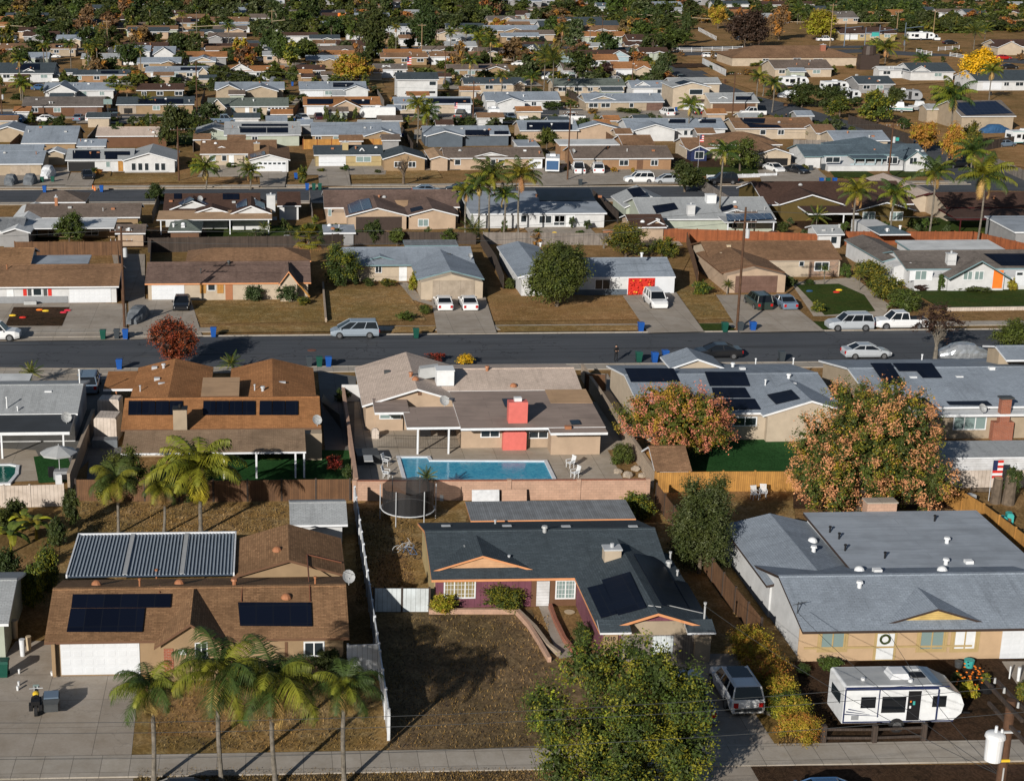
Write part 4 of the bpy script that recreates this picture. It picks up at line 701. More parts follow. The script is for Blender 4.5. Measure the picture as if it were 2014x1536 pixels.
m = MB(); m.box(A.wx0 + .1, A.wx1 - 5, A.yf - .09, A.yf - .02, .85, .97); m.build('wall_band', 'trim_yellow', h.e)
for x0, x1, cm in ((1615, 1660, 'glass_pale'), (1810, 1855, 'glass_pale'), (1877, 1918, 'white')): A.face('window_surround', x0 - 5, 1237, x1 + 5, 1281, 'trim_yellow', .05); A.win(x0, 1239, x1, 1277, 2, yf=A.yf - .05, glass=cm, frame='trim_yellow')
A.face('door_surround', 1721, 1243, 1759, 1297, 'trim_yellow', .05); d = A.face('door', 1726, 1245, 1754, 1295, 'white', .08); p = PY(1741, 1257, A.yf - .12); m = MB()
for i in range(14): t = i * math.pi / 7; t2 = t + math.pi / 7; m.cyl((p.x + .27 * math.cos(t), p.y, p.z + .27 * math.sin(t)), (p.x + .27 * math.cos(t2), p.y, p.z + .27 * math.sin(t2)), .07, n=5)
m.build('door_wreath', 'leaf_dark', d); A.garage(1972, 1240, 2080, 1300)
h.faux(A, 1747, 1934, 1224, 1845, 1197, 'yellow_siding')
for x, y, k in ((1690, 1155, 'cap'), (1690, 1122, 'dome'), (1725, 1124, 'box'), (1853, 1122, 'dome')): A.vent(x, y, k, 'white')
for x, y, k in ((1598, 1065, 'dome'), (1600, 1085, 'cap')): Bw.vent(x, y, k, 'white')
for x, y, k in ((1632, 1047, 'pipe'), (1650, 1060, 'pipe'), (1662, 1083, 'pipe'), (1740, 1098, 'pipe'), (1838, 1025, 'pipe'), (1862, 1068, 'cap'), (1860, 1110, 'cap'), (1905, 1107, 'box')): F.vent(x, y, k, 'black' if k == 'pipe' else 'white', h=.35)
p = A.hit(1568, 1206); m = MB(); m.cyl(p, p + Vector((0, 0, .7)), .03, n=5); m.cyl(p + Vector((-.3, 0, .55)), p + Vector((.5, 0, .75)), .02, n=5); m.cyl(p + Vector((.1, -.3, .65)), p + Vector((.1, .3, .6)), .02, n=5); m.build('aerial', 'darkgrey', h.e)
p = PY(1735, 1003, F.y1 + .1); m = MB(); a, b = PY(1706, 1000, F.y1), PY(1765, 990, F.y1); m.box(a.x, b.x, F.y1 + .02, F.y1 + .9, 0, b.z); o = m.build('chimney', 'block_peach', h.e); m = MB(); m.box(a.x - .06, b.x + .06, F.y1 - .04, F.y1 + .96, b.z + .003, b.z + .1); m.build('chimney_cap', 'concrete', o)
p0 = PX(1490, 1140, A.wx0 - .05); m = MB(); m.box(A.wx0 - .06, A.wx0 - .004, p0.y - 1.0, p0.y + .8, .9, 2.1); f = m.build('window', 'white', h.e); m = MB(); m.box(A.wx0 - .09, A.wx0 - .062, p0.y - .9, p0.y + .7, 1.0, 2.0); m.build('pane', 'glass', f)
h = House('pale building corner with light roof at the frame edge beside the potted plants', 'w_sage', 'roof_pale', he=2.4)
h.gx(-180, 16, 1228, ry=1140)
# ================================================================== SECOND ROW (backs of the houses on the second street)
h = House('white bungalow with pale shingles and charcoal flat patio roof beside a small pool', 'w_white', 'roof_pale', he=2.2, pitch=.2)
A = h.gx(-200, 152, 815, ry=757, he=2.6, pitch=.22); F = h.flat(-200, 136, 851, ry=816, he=2.3, pitch=.06, roof='roll_dark', open_=True, posts=[2, 124], t=.25); h.flat(-60, 54, 757, ry=735, he=2.5, roof='roll_white')
A.vent(14, 803, 'pipe', 'white', h=.9); A.vent(35, 808, 'pipe', 'white', h=.3); A.vent(95, 770, 'slot', 'white'); A.vent(157, 755, 'pipe', 'white', h=1.2); F.dish(131, 833, .45)
h = House('rust-brown house with twin gabled rear wings and a row of framed solar panels', 'w_sand', 'roof_rust', 'trim_brown', he=2.3, pitch=.25)
A = h.gx(238, 632, 843, ry=782, he=2.45, pitch=.27); h.trim = 'trim'; P_ = h.flat(238, 602, 890, ry=845, he=2.25, pitch=.1, roof='roof_sand', open_=True, posts=[338, 440, 504, 581, 598], t=.15); h.trim = 'trim_brown'
B1 = h.gy(251, 411, 800, ry=705, he=2.45); B2 = h.gy(449, 624, 800, ry=705, he=2.45); h.trim = 'trim'; h.flat(203, 262, 765, ry=730, he=2.3, roof='roof_rust', open_=True, posts=[228], postmat='vent'); h.trim = 'trim_brown'
h.flat(395, 470, 779, d=5, he=3.4, roof='roll_tan', open_=True)
for x0, x1, n in ((252, 360, 4), (399, 503, 4), (510, 587, 3)):
    w = (x1 - x0) / n
    for i in range(n): A.panel([(x0 + w * i + 1, 788), (x0 + w * (i + 1) - 1, 788), (x0 + w * (i + 1) - 1, 815), (x0 + w * i, 815)], mat='solar')
c = A.chimney(355, 843, 1.1, .8, 1.7, 'w_sand', 'black'); A.dish(624, 838, .42)
for x, y, k in ((304, 725, 'box'), (322, 724, 'cap'), (309, 747, 'box'), (318, 754, 'slot'), (276, 770, 'pipe')): B1.vent(x, y, k, 'galv')
for x, y, k in ((555, 752, 'slot'), (517, 769, 'cap'), (501, 768, 'pipe')): B2.vent(x, y, k, 'galv')
A.unit(436, 770, .8, 'dishgrey'); m = MB(); a = PY(610, 846, A.yf); m.box(a.x - .6, a.x + .9, A.yf - 1.5, A.yf - .01, 0, 2.3); m.build('wall', 'w_sand', h.e)
h = House('pinkish-roofed pool house with flat brown rear roof, white fascias and coral-red chimney', 'w_peach', 'roof_pink', 'trim', he=2.4, pitch=.28)
G = h.gy(712, 930, 797, ry=692, apex=765, wy=846); A = h.gx(870, 1146, 768, ry=724, he=3.0, pitch=.2)
F = h.flat(906, 1192, 841, ry=766, he=2.45, pitch=.06, roof='roll_brown', wy=881); F2 = h.flat(1083, 1196, 851, d=3.0, he=2.35, pitch=.05, roof='roll_brown', wy=895, ); F3 = h.flat(800, 909, 840, ry=800, he=2.4, pitch=.05, roof='roll_brown', open_=True, posts=[822, 883]); F4 = h.flat(737, 806, 811, d=3.5, he=2.6, pitch=.05, roof='roll_brown', wy=848)
F.win(945, 846, 983, 860); F.win(1040, 847, 1078, 862); F4.win(746, 814, 789, 824, 2, glass='glass_pale'); F.panel([(1071, 765), (1152, 765), (1166, 792), (1083, 792)], mat='roll_tan', up=.04, th=.03, name='roof_patch')
G.face('gable_vent', 822, 770, 829, 777, 'trim_brown', .05)
a, b = PY(990, 849, F.yf - .7), PY(1035, 883, F.yf - .7); m = MB(); m.box(a.x, b.x, F.yf - .7, F.yf - .01, 0, 1.5); c1 = m.build('chimney', 'pink', h.e); m = MB(); m.solid([(a.x + .5, F.yf - .6, 2.2), (b.x - .5, F.yf - .6, 2.2), (b.x - .5, F.yf - .01, 2.2), (a.x + .5, F.yf - .01, 2.2)], [(a.x, F.yf - .7, 1.5), (b.x, F.yf - .7, 1.5), (b.x, F.yf - .01, 1.5), (a.x, F.yf - .01, 1.5)]); m.build('chimney_shoulder', 'pink', c1)
p = F.hit(1017, 829); m = MB(); m.box(p.x - .78, p.x + .78, p.y - .4, p.y + .5, p.z - .2, p.z + 1.75); m.build('chimney_stack', 'pink', c1); m = MB(); m.box(p.x - .3, p.x + .3, p.y - .2, p.y + .3, p.z + 1.76, p.z + 2.05); m.build('chimney_cap', 'white', c1)
F.panel([(987, 784), (1010, 783), (1016, 797), (993, 799)], mat='glass', up=.15, name='skylight'); F.panel([(1120, 826), (1138, 825), (1142, 833), (1124, 834)], mat='glass', up=.15, name='skylight')
A.unit(874, 752, 1.5, 'white'); p = A.hit(848, 742); m = MB(); m.solid([(p.x - 1.0, p.y - .5, p.z + .9), (p.x + .6, p.y - .5, p.z + 1.1), (p.x + .6, p.y + .5, p.z + 1.1), (p.x - 1.0, p.y + .5, p.z + .9)], [(p.x - 1.2, p.y - .5, p.z - .1), (p.x + .6, p.y - .5, p.z + .2), (p.x + .6, p.y + .5, p.z + .2), (p.x - 1.2, p.y + .5, p.z - .1)]); m.build('duct', 'dishgrey', h.e)
F4.dish(874, 800, .45); G.vent(761, 733, 'box', 'darkgrey'); G.vent(808, 741, 'cap', 'vent'); G.vent(817, 747, 'dome', 'vent'); A.vent(958, 729, 'cap', 'vent'); A.vent(1010, 760, 'dome', 'vent'); F.vent(1117, 842, 'box', 'vent')
h = House('pale grey-roofed stucco house with six dark solar arrays beside the pink-flowering trees', 'w_cream', 'roof_grey', 'trim', he=2.3, pitch=.2)
A = h.gx(1262, 1665, 812, ry=722, wy=866, pitch=.17, roof='roof_grey'); Gq = h.gy(1500, 1690, 816, ry=745, apex=788, wy=869); Gb = h.gy(1318, 1425, 724, d=4, he=2.9, pitch=.35)
A.panel([(1229, 724), (1325, 724), (1337, 750), (1241, 750)]); A.panel([(1386, 731), (1465, 731), (1475, 758), (1396, 758)]); A.panel([(1400, 762), (1465, 762), (1476, 781), (1404, 781)]); A.panel([(1412, 784), (1484, 784), (1496, 804), (1420, 804)]); Gq.panel([(1508, 776), (1556, 766), (1573, 783), (1526, 794)], 'l')
A.win(1442, 820, 1488, 838, 2)
for x, y, k in ((1441, 722, 'cap'), (1486, 716, 'pipe'), (1460, 727, 'box'), (1551, 744, 'cap'), (1505, 758, 'pipe'), (1560, 715, 'pipe'), (1322, 705, 'pipe'), (1562, 762, 'cap')): A.vent(x, y, k, 'white')
h = House('cream house with white rear roof, tilted solar arrays and a red brick chimney', 'w_sand', 'roof_grey', 'trim', he=2.3, pitch=.17)
A = h.gx(1722, 2120, 800, ry=712, he=2.6, pitch=.18); F = h.flat(1800, 2100, 815, ry=757, he=2.3, pitch=.04, roof='roll_white', wy=862)
A.panel([(1712, 714), (1752, 714), (1780, 756), (1741, 756)]); A.panel([(1756, 714), (1833, 714), (1853, 742), (1815, 742), (1803, 729), (1768, 729)]); F.panel([(1758, 765), (1798, 765), (1845, 803), (1800, 801)], up=.5); F.panel([(1830, 765), (1914, 766), (1951, 796), (1868, 795)], up=.4, mat='solar')
F.win(1876, 818, 1938, 845, 3, glass='glass_pale'); h2b = h; U = h.gx(1978, 2200, 707, ry=686, he=4.6, pitch=.25, wy=790); U.win(1988, 715, 2000, 752, 2, glass='glass_pale')
p0, p1 = PY(1955, 826, F.yf - .6), PY(1990, 866, F.yf - .6); m = MB(); m.box(p0.x, p1.x, F.yf - .65, F.yf - .01, 0, 1.6); c = m.build('chimney', 'brick_red', h.e); m = MB(); m.box(p0.x + .5, p1.x - .4, F.yf - .6, F.yf - .02, 1.6, 3.6); m.build('chimney_stack', 'brick_red', c); m = MB(); m.box(p0.x + .35, p1.x - .25, F.yf - .75, F.yf + .05, 3.61, 3.75); m.build('chimney_cap', 'darkgrey', c); F.dish(1932, 815, .4)
for x, y, k in ((1813, 708, 'pipe'), (1796, 742, 'slot'), (1887, 741, 'slot'), (1950, 726, 'box')): A.vent(x, y, k, 'white')
for x, y, k in ((1852, 748, 'cap'), (1931, 763, 'cap'), (1944, 752, 'pipe')): F.vent(x, y, k, 'white')
h = House('long white garden shed with pale shed roof behind the white fence and palm stump', 'siding_white', 'roof_pale', 'trim', name='shed', cat='shed'); h.flat(1858, 2090, 899, ry=866, he=2.1, pitch=.05, roof='roof_pale', wy=950, t=.1)
h = House('small barn-shaped garden shed with rust shingles by the artificial lawn', 'fence_orange', 'roof_umber', 'trim', name='shed', cat='shed', he=1.4, pitch=.5); h.gx(1288, 1362, 928, ry=888, wy=950)
# ================================================================== THIRD ROW (far side of the second street)
h = House('brown-roofed white house with red shutters and white garage door', 'w_white', 'roof_umber', 'trim', he=2.0, pitch=.3)
A = h.gx(-200, 233, 565, ry=521, wy=597); A.garage(136, 567, 219, 597); A.win(64, 566, 83, 582, 1); A.face('shutter', 45, 566, 53, 582, 'red'); A.face('shutter', 94, 566, 102, 582, 'red'); A.face('shutter', 54, 566, 62, 582, 'darkgrey'); A.face('shutter', 85, 566, 93, 582, 'darkgrey'); A.face('wainscot', -50, 584, 134, 597, 'midgrey', .06); A.door(13, 567, 28, 596, 'white'); A.vent(14, 530, 'pipe', 'vent'); h.gx(-200, 60, 521, ry=488, he=2.8, roof='roof_brown'); h.flat(52, 172, 521, ry=502, he=2.6, roof='roll_grey')
h = House('weathered brown-roofed cream house with tall A-shaped entry gable and wooden shutters', 'w_cream', 'roof_weathered', 'trim_orange', he=2.0, pitch=.3)
A = h.gx(285, 612, 557, ry=515, wy=590); A.garage(298, 557, 363, 589); A.win(408, 558, 424, 572, 1); A.face('shutter', 393, 557, 405, 577, 'fence_orange'); A.face('shutter', 427, 557, 440, 577, 'fence_orange'); A.face('security_door', 443, 557, 458, 592, 'vent'); h.gy(553, 612, 588, apex=534, ry=514, he=.6, wall='w_cream', wy=593, gable=1) if False else None
h.hip(365, 612, 514, ry=487, he=2.8, roof='roof_umber')
gA = h.gy(548, 588, 560, apex=534, ry=514, he=2.1, ovx=.2)
pa, pb = PY(566, 534, A.y0 - .6), PY(609, 584, A.y0 - .6); m = MB(); m.cyl(pa, pb, .12, n=5); m.build('gable_beam', 'fence_orange', h.e); A.vent(450, 520, 'cap', 'darkgrey'); A.vent(395, 538, 'pipe', 'darkgrey')
h = House('grey-roofed cream house with double brown garage and scalloped garage gable', 'w_cream', 'roof_grey', 'trim_teal', he=2.1, pitch=.25)
A = h.gx(676, 935, 521, ry=486, wy=553); Gg = h.gy(820, 953, 549, ry=490, apex=532, wy=590); Gg.garage(851, 552, 933, 588, 'garage_tan'); A.win(738, 523, 751, 537, 2); A.face('security_door', 785, 525, 800, 556, 'white'); h.gy(716, 780, 512, ry=488, d=6, he=2.4); h.flat(796, 902, 483, d=3, he=2.9, roof='roof_metal', open_=True)
A.dish(925, 512, .3); Gg.vent(882, 500, 'slot', 'darkgrey')
h = House('white house with grey shingles and a bright red balloon display on its garage', 'w_white', 'roof_grey', 'trim', he=2.1, pitch=.28)
A = h.gx(1118, 1330, 545, ry=507, wy=580); Gl = h.gy(1018, 1108, 545, ry=474, pitch=.25, wy=583); A.win(1170, 549, 1200, 570, 2); A.win(1222, 549, 1236, 570, 1) if False else None
A.face('garage_door', 1235, 547, 1325, 580, 'garage_door'); b_ = A.face('balloon_banner', 1236, 547, 1286, 580, 'red', .12); r_ = random.Random(4); m = MB()
for i in range(60): p = PY(1238 + 46 * r_.random(), 549 + 29 * r_.random(), A.yf - .2); q = .07 + .09 * r_.random(); m.ball((p.x, p.y, p.z), q, q, q, 0 if r_.random() < .84 else (1 if r_.random() < .7 else 2), 7, 4)
m.build('balloon', ['red', 'orange', 'yellow'], b_); A.face('wainscot', 1120, 570, 1232, 582, 'w_slate', .08); A.vent(1262, 504, 'cap', 'white'); Gl.vent(1063, 484, 'cap', 'white')
h = House('brown hip-roofed cream house with dark double garage and stone trim', 'w_peach', 'roof_umber', 'trim_brown', he=2.1, pitch=.27)
A = h.gx(1395, 1658, 510, ry=474, wy=545, wall='w_cream'); Gg = h.gy(1418, 1545, 536, ry=482, apex=521, wy=576, wall='w_peach'); Gg.garage(1447, 543, 1527, 576, 'garage_brown'); A.face('stone_facing', 1592, 513, 1645, 555, 'stone_mix', .1); A.win(1602, 515, 1630, 533, 2, yf=A.yf - .1); A.win(1572, 514, 1581, 524, 1); Gg.chimney(1530, 478, .3, .3, .5, 'w_peach') if False else None
for x, y in ((1433, 485), (1420, 500), (1445, 505), (1450, 525)): A.vent(x, y, 'box', 'beige')
h = House('white bungalow with grey-brown shingles, teal trim, orange door and white chimney', 'w_white', 'roof_greybrown', 'trim_teal', he=2.2, pitch=.27)
A = h.gx(1780, 2140, 528, ry=492, wy=571); Gl = h.gy(1735, 1810, 514, ry=461, pitch=.27, wy=560); E1 = h.gy(1866, 1990, 547, ry=505, apex=513, he=1.8, wy=573); A.win(1800, 532, 1822, 551, 2, glass='glass_pale'); A.face('shutter', 1790, 533, 1798, 552, 'trim'); A.face('shutter', 1824, 533, 1833, 552, 'trim'); E1.win(1895, 533, 1912, 551, 2, glass='glass_pale'); E1.win(1917, 533, 1934, 551, 2, glass='glass_pale'); E1.face('door', 1955, 532, 1970, 567, 'orange'); A.garage(1998, 533, 2060, 562, lites=4)
A.chimney(1869, 519, 1.0, .8, 1.2, 'w_white'); A.panel([(1935, 499), (2050, 499), (2075, 522), (1970, 522)]); h.flat(1790, 1980, 492, ry=472, he=2.7, roof='roll_white')
# ================================================================== FARTHER ROWS
def simple(label, wall, roof, xl, xr, y, ry, g=(), gar=(), win=None, pan=(), trim='trim', he=2.1, pitch=.28, kind='gx', doors=(), vents=(), wy=None, chim=None, cat='house', name='house', gm='garage_door', lites=0, frame='white', shut=None):
    h = House(label, wall, roof, trim, he=he, pitch=pitch, cat=cat, name=name); A = getattr(h, kind)(xl, xr, y, ry=ry, wy=wy); s = ppm((A.xm, A.yf, 1)); r = random.Random(int(xl * 7 + y)); used = []
    for t in g: B = h.gy(t[0], t[1], t[2], apex=t[3], ry=t[4] if len(t) > 4 else ry + 1, wall=t[5] if len(t) > 5 else None); used.append((t[0], t[1])); h.last = B
    for (a, b) in gar: A.garage(a, y + .1 * s, b, y + 2.0 * s, gm, lites=lites); used.append((a, b))
    for a in doors: A.door(a, y + .15 * s, a + .9 * s, y + 2.05 * s, r.choice(['white', 'trim_brown', 'fence_orange', 'midgrey'])); used.append((a, a + .9 * s))
    if win is None:
        win = []; x = xl + 1.2 * s
        while x < xr - 2 * s:
            w = r.choice((1.2, 1.6, 1.9)) * s
            if all(x + w < u - .2 * s or x > v + .2 * s for u, v in used): win.append((x, x + w)); x += w + r.uniform(1.2, 3.2) * s
            else: x += .8 * s
    for a, b in win: A.win(a, y + .25 * s, b, y + 1.25 * s, 2 if b - a > 1.1 * s else 1, frame=frame, glass=r.choice(['glass', 'glass', 'glass_pale']))
    for p in pan: A.panel(p)
    for x, yy, *k in vents: A.vent(x, yy, k[0] if k else 'pipe', k[1] if len(k) > 1 else 'dishgrey')
    if not vents:
        for _ in range(3): A.vent(r.uniform(xl + 8, xr - 8), y - (y - ry) * r.uniform(.3, .85), r.choice(['pipe', 'cap', 'box', 'dome']), r.choice(['dishgrey', 'white', 'vent']), h=.35)
    if chim: A.chimney(*chim[:2], 1.0, .8, 1.2, chim[2])
    return h, A
# ---- fourth row: backs toward us
h, A = simple('taupe-roofed tan house with long white patio roof beside the dark evergreen shrub', 'w_tan', 'roof_taupe', 45, 275, 428, 401, win=()); F = h.flat(61, 224, 449, ry=429, he=2.1, roof='roll_white', pitch=.06, wy=468, t=.12); F.win(94, 451, 117, 465, 2); F.win(166, 451, 194, 465, 2); h.hip(68, 168, 398, ry=374, he=2.6, roof='roof_taupe'); A.chimney(111, 404, .4, .4, 1.1, 'vent')
h, A = simple('white metal lean-to shelter with bluish corrugated roof beside the taupe-roofed house', 'w_grey', 'roof_metal', -60, 44, 455, 428, win=()); h.gy(0, 60, 458, ry=392, pitch=.3, roof='roll_white')
h, A = simple('dark brown house with three white-edged rear gables, blue solar arrays and a tan patio roof', 'w_white', 'roof_choc', 320, 512, 418, 381, win=()); g1 = h.gy(333, 423, 412, apex=395, ry=382, he=2.4); g2 = h.gy(452, 535, 421, apex=405, ry=384, he=2.4); h.gy(380, 452, 419, apex=408, ry=400, he=2.4)
F = h.flat(308, 535, 432, ry=414, he=2.2, pitch=.06, roof='roll_tan', wy=440, posts=[316, 380, 452, 528], open_=True, t=.12); F.face('wall', 316, 434, 545, 462, 'w_white', -2.2, depth=.1); 
for a, b in ((395, 410), (430, 443), (470, 492), (500, 520)): F.win(a, 440, b, 458, 2, yf=F.yf + 2.2)
g1.panel([(345, 396), (372, 386), (382, 392), (355, 403)], 'l', 'solar_blue'); g1.panel([(390, 386), (424, 398), (420, 408), (388, 394)], 'r', 'solar_blue'); g2.panel([(463, 396), (485, 391), (486, 404), (465, 409)], 'l', 'solar_blue'); g2.panel([(500, 391), (520, 400), (522, 412), (503, 403)], 'r', 'solar_blue'); A.panel((438, 381, 470, 392)); A.panel((342, 381, 357, 391))
h.e and A.chimney(533, 412, 1.2, .9, 2.0, 'w_white'); h.gx(545, 592, 405, ry=378, roof='roof_choc'); A.dish(394, 398, .4)
h, A = simple('umber-roofed peach house with two rear gables and an orange roof repair patch', 'w_peach', 'roof_weathered', 637, 905, 408, 374, win=((645, 652),), wy=440); g1 = h.gy(680, 805, 425, apex=409, ry=378); g2 = h.gy(800, 902, 424, apex=411, ry=378); g2.win(822, 431, 843, 446, 2, glass='glass_pale'); g1.panel([(682, 397), (726, 390), (732, 409), (686, 420)], 'l', 'solar_blue'); g2.panel([(806, 410), (828, 405), (832, 411), (808, 417)], 'l'); A.panel([(776, 394), (803, 394), (800, 415), (790, 415)], mat='roll_tan', name='roof_patch', th=.03, up=.05); g1.face('porch_shade_panel', 700, 427, 790, 455, 'trim_dark', .03)  # dark sheet below the gable paints porch shade onto the flat wall
h, A = simple('white house with flat tan roof, large dark solar field and leaning skylight', 'w_white', 'roof_umber', 925, 1195, 420, 376, win=((1024, 1036), (1090, 1111)), kind='flat', pitch=.12); A.panel([(1052, 371), (1160, 371), (1172, 395), (1062, 395)]); A.panel([(1075, 423), (1112, 423), (1112, 450), (1075, 450)]) if False else None; A.face('door', 1114, 423, 1130, 448, 'white'); A.win(1060, 424, 1085, 440, 2); A.win(1089, 423, 1111, 449, 2); A.vent(1090, 402, 'slot', 'white'); A.vent(1115, 403, 'slot', 'white')
h, A = simple('pale grey-roofed house with scattered solar arrays and white rooftop cooler', 'w_sage', 'roof_pale', 1262, 1528, 431, 388, g=((1228, 1330, 408, 386, 364), (1395, 1500, 426, 412, 385)), win=((1432, 1450), (1470, 1486)), pan=([(1283, 405), (1326, 399), (1334, 411), (1291, 420)], [(1415, 408), (1440, 402), (1447, 410), (1420, 416)])); A.unit(1397, 398, 1.3); A.panel([(1233, 372), (1258, 368), (1272, 383), (1246, 388)], mat='solar'); A.chimney(1358, 422, 1.0, .8, 1.3, 'w_white'); F = h.flat(1425, 1528, 437, ry=425, he=2.2, roof='roof_pale', open_=True, posts=[1432, 1470, 1522], t=.1); F.panel([(1428, 421), (1515, 419), (1520, 430), (1430, 434)], mat='solar_blue', up=.3)
h, A = simple('small brown-roofed peach outbuilding in the back yard before the pale grey roof', 'w_peach', 'roof_choc', 1240, 1312, 447, 422, win=(), g=((1266, 1314, 445, 433, 425),), cat='shed', name='shed')
h, A = simple('olive house with dark brown roof and zigzag white gable fascias', 'w_olive', 'roof_choc', 1503, 1800, 402, 357, win=()); g1 = h.gy(1533, 1660, 402, apex=383, ry=360, he=2.4); g2 = h.gy(1682, 1804, 414, apex=398, ry=362, he=2.3); g2.win(1697, 417, 1720, 435, 2, glass='glass_pale'); g2.win(1751, 417, 1775, 434, 2, glass='glass_pale'); h.gy(1482, 1530, 377, apex=369, ry=355, he=2.6); h.flat(1590, 1690, 420, ry=405, he=2.3, roof='roof_choc', open_=True, posts=[1660]); h.face = None
h, A = simple('cream house with maroon-edged brown roof beyond the tall palms', 'w_cream', 'roof_choc', 1860, 2100, 408, 378, trim='car_maroon', win=()); h.gy(1788, 1865, 390, ry=340, roof='roof_pink'); h.flat(1880, 2050, 430, ry=410, he=2.2, roof='roof_choc', open_=True, posts=[1890, 1960])
h, A = simple('pale grey-walled building with tan flat roof at the frame edge behind orange fence', 'w_grey', 'roll_tan', 1995, 2150, 456, 424, kind='flat', win=(), he=2.6)
h, A = simple('small white shed with pale roof and shuttered window before the orange fence', 'w_white', 'roof_pale', 1607, 1662, 461, 443, win=((1634, 1646),), cat='shed', name='shed', he=1.9)
h, A = simple('blue-roofed yard gazebo on posts against the orange fence', 'w_white', 'roof_blue', 1730, 1792, 461, 443, win=(), kind='hip', cat='gazebo', name='gazebo', he=2.0, wy=457)
h, A = simple('small tan shed with grey roof against the brown back fence by the utility pole', 'w_peach', 'roof_taupe', 226, 286, 459, 446, win=(), cat='shed', name='shed', he=1.9)
h, A = simple('weathered green-roofed timber pavilion in the patio yard', 'trim_brown', 'roof_green', 330, 396, 455, 432, win=(), kind='hip', cat='pavilion', name='pavilion', he=2.0)
h, A = simple('low grey metal garden shed beside the fan palm', 'w_grey', 'roof_metal', 636, 700, 458, 442, kind='flat', win=(), cat='shed', name='shed', he=1.8)
# ---- fifth row: fronts on the third street
h, A = simple('grey-roofed tan house with covered vehicles in its driveway', 'w_sand', 'roof_grey', -70, 84, 323, 297, gar=((20, 60),), win=(), gm='garage_tan'); h.gy(85, 128, 303, ry=288, d=5, roof='roll_white', pitch=.35); h.gx(-60, 84, 297, ry=288, he=2.8)
h, A = simple('white house with open garage, two dark solar arrays and big front gable', 'w_white', 'roof_pale', 128, 262, 315, 293, pan=((143, 296, 196, 312), (205, 298, 255, 305), (207, 305, 230, 313)), win=((208, 217),), doors=(232,)); G = h.gy(240, 347, 316, apex=301, ry=283); A.face('garage_shade_panel', 134, 319, 187, 343, 'black', .05)  # black sheet on the wall paints the dark inside of the open garage
for a, b in ((258, 268), (271, 281), (284, 293), (304, 314), (316, 326)): G.win(a, 321, b, 336, 1)
h, A = simple('brown-roofed cream house with window-topped garage door and shaded porch', 'w_cream', 'roof_umber', 393, 545, 303, 276, g=((404, 468, 299, 288, 280),), win=((412, 424), (436, 446), (482, 488)), doors=(450,), chim=(505, 296, 'w_tan')); G = h.gy(487, 571, 315, apex=304, ry=279, wall='w_white'); G.garage(508, 318, 563, 340, lites=6); G.panel([(490, 304), (520, 297), (522, 304), (493, 310)], 'l', 'solar_blue')
h, A = simple('charcoal-roofed yellow house with white A-frame entry and bare tree in front', 'w_yellow', 'roof_slate', 617, 755, 305, 286, gar=((627, 680),), win=((700, 730),), chim=(679, 294, 'w_yellow')); G = h.gy(752, 840, 313, apex=300, ry=286, wall='w_tan'); G.win(775, 318, 790, 330, 2); G.win(803, 318, 818, 330, 2)
G = h.gy(692, 732, 312, apex=292, ry=287, he=1.2)
for a, b in ((683, 712), (741, 712)): p, q = PY(a, 328, G.y0 - .3), PY(712, 292, G.y0 - .3); m = MB(); m.cyl(p, q, .1, n=5); m.build('gable_beam', 'white', h.e)
h, A = simple('taupe-roofed peach bungalow with white porch gable and travel trailer alongside', 'w_peach', 'roof_taupe', 873, 1072, 311, 290, win=((894, 906), (965, 975), (980, 992)), gar=((1040, 1066),)); h.faux(A, 932, 1000, 308, 966, 300, 'w_white'); h.gy(845, 885, 313, ry=290, roof='roll_tan')
h, A = simple('long brown-roofed orange-walled house with two white vehicles in the drive', 'w_orange', 'roof_taupe', 1127, 1326, 312, 287, gar=((1130, 1184),), win=((1218, 1236), (1280, 1294)), doors=(1253,), gm='garage_tan'); A.dish(1128, 303, .35); h.flat(1100, 1220, 285, ry=274, he=2.9, roof='roll_white'); h.gx(1225, 1290, 287, ry=266, he=2.9, roof='roof_umber')
h, A = simple('brown-roofed cream house with navy window gable and open garage', 'w_cream', 'roof_umber', 1347, 1480, 291, 271, win=((1430, 1440),)); G = h.gy(1357, 1396, 296, apex=287, ry=275, wall='navy'); G.win(1367, 298, 1384, 313, 1); G = h.gy(1487, 1562, 304, apex=292, ry=262, wall='w_cream'); G.face('garage_shade_panel', 1500, 312, 1548, 330, 'black', .04); h.hip(1400, 1540, 285, ry=259, he=2.6)  # flat black panel stands for the shade inside the open garage
h, A = simple('white house with slate-blue roof and pale blue picket porch', 'w_white', 'roof_blue', 1610, 1826, 306, 284, trim='trim_teal', win=((1624, 1652),), wy=337); h.hip(1668, 1790, 304, ry=269, he=2.3, roof='roof_blue'); P = h.flat(1678, 1752, 312, ry=303, he=2.1, roof='roof_blue', open_=True, t=.1, posts=[1682, 1702, 1722, 1735, 1750], postmat='w_blue'); P.face('porch_railing', 1672, 322, 1720, 338, 'w_blue', .2); G = h.gy(1780, 1826, 315, apex=297, ry=285); G.win(1789, 310, 1803, 324, 2); A.win(1745, 309, 1765, 323, 2); h.gx(1582, 1620, 308, ry=284)
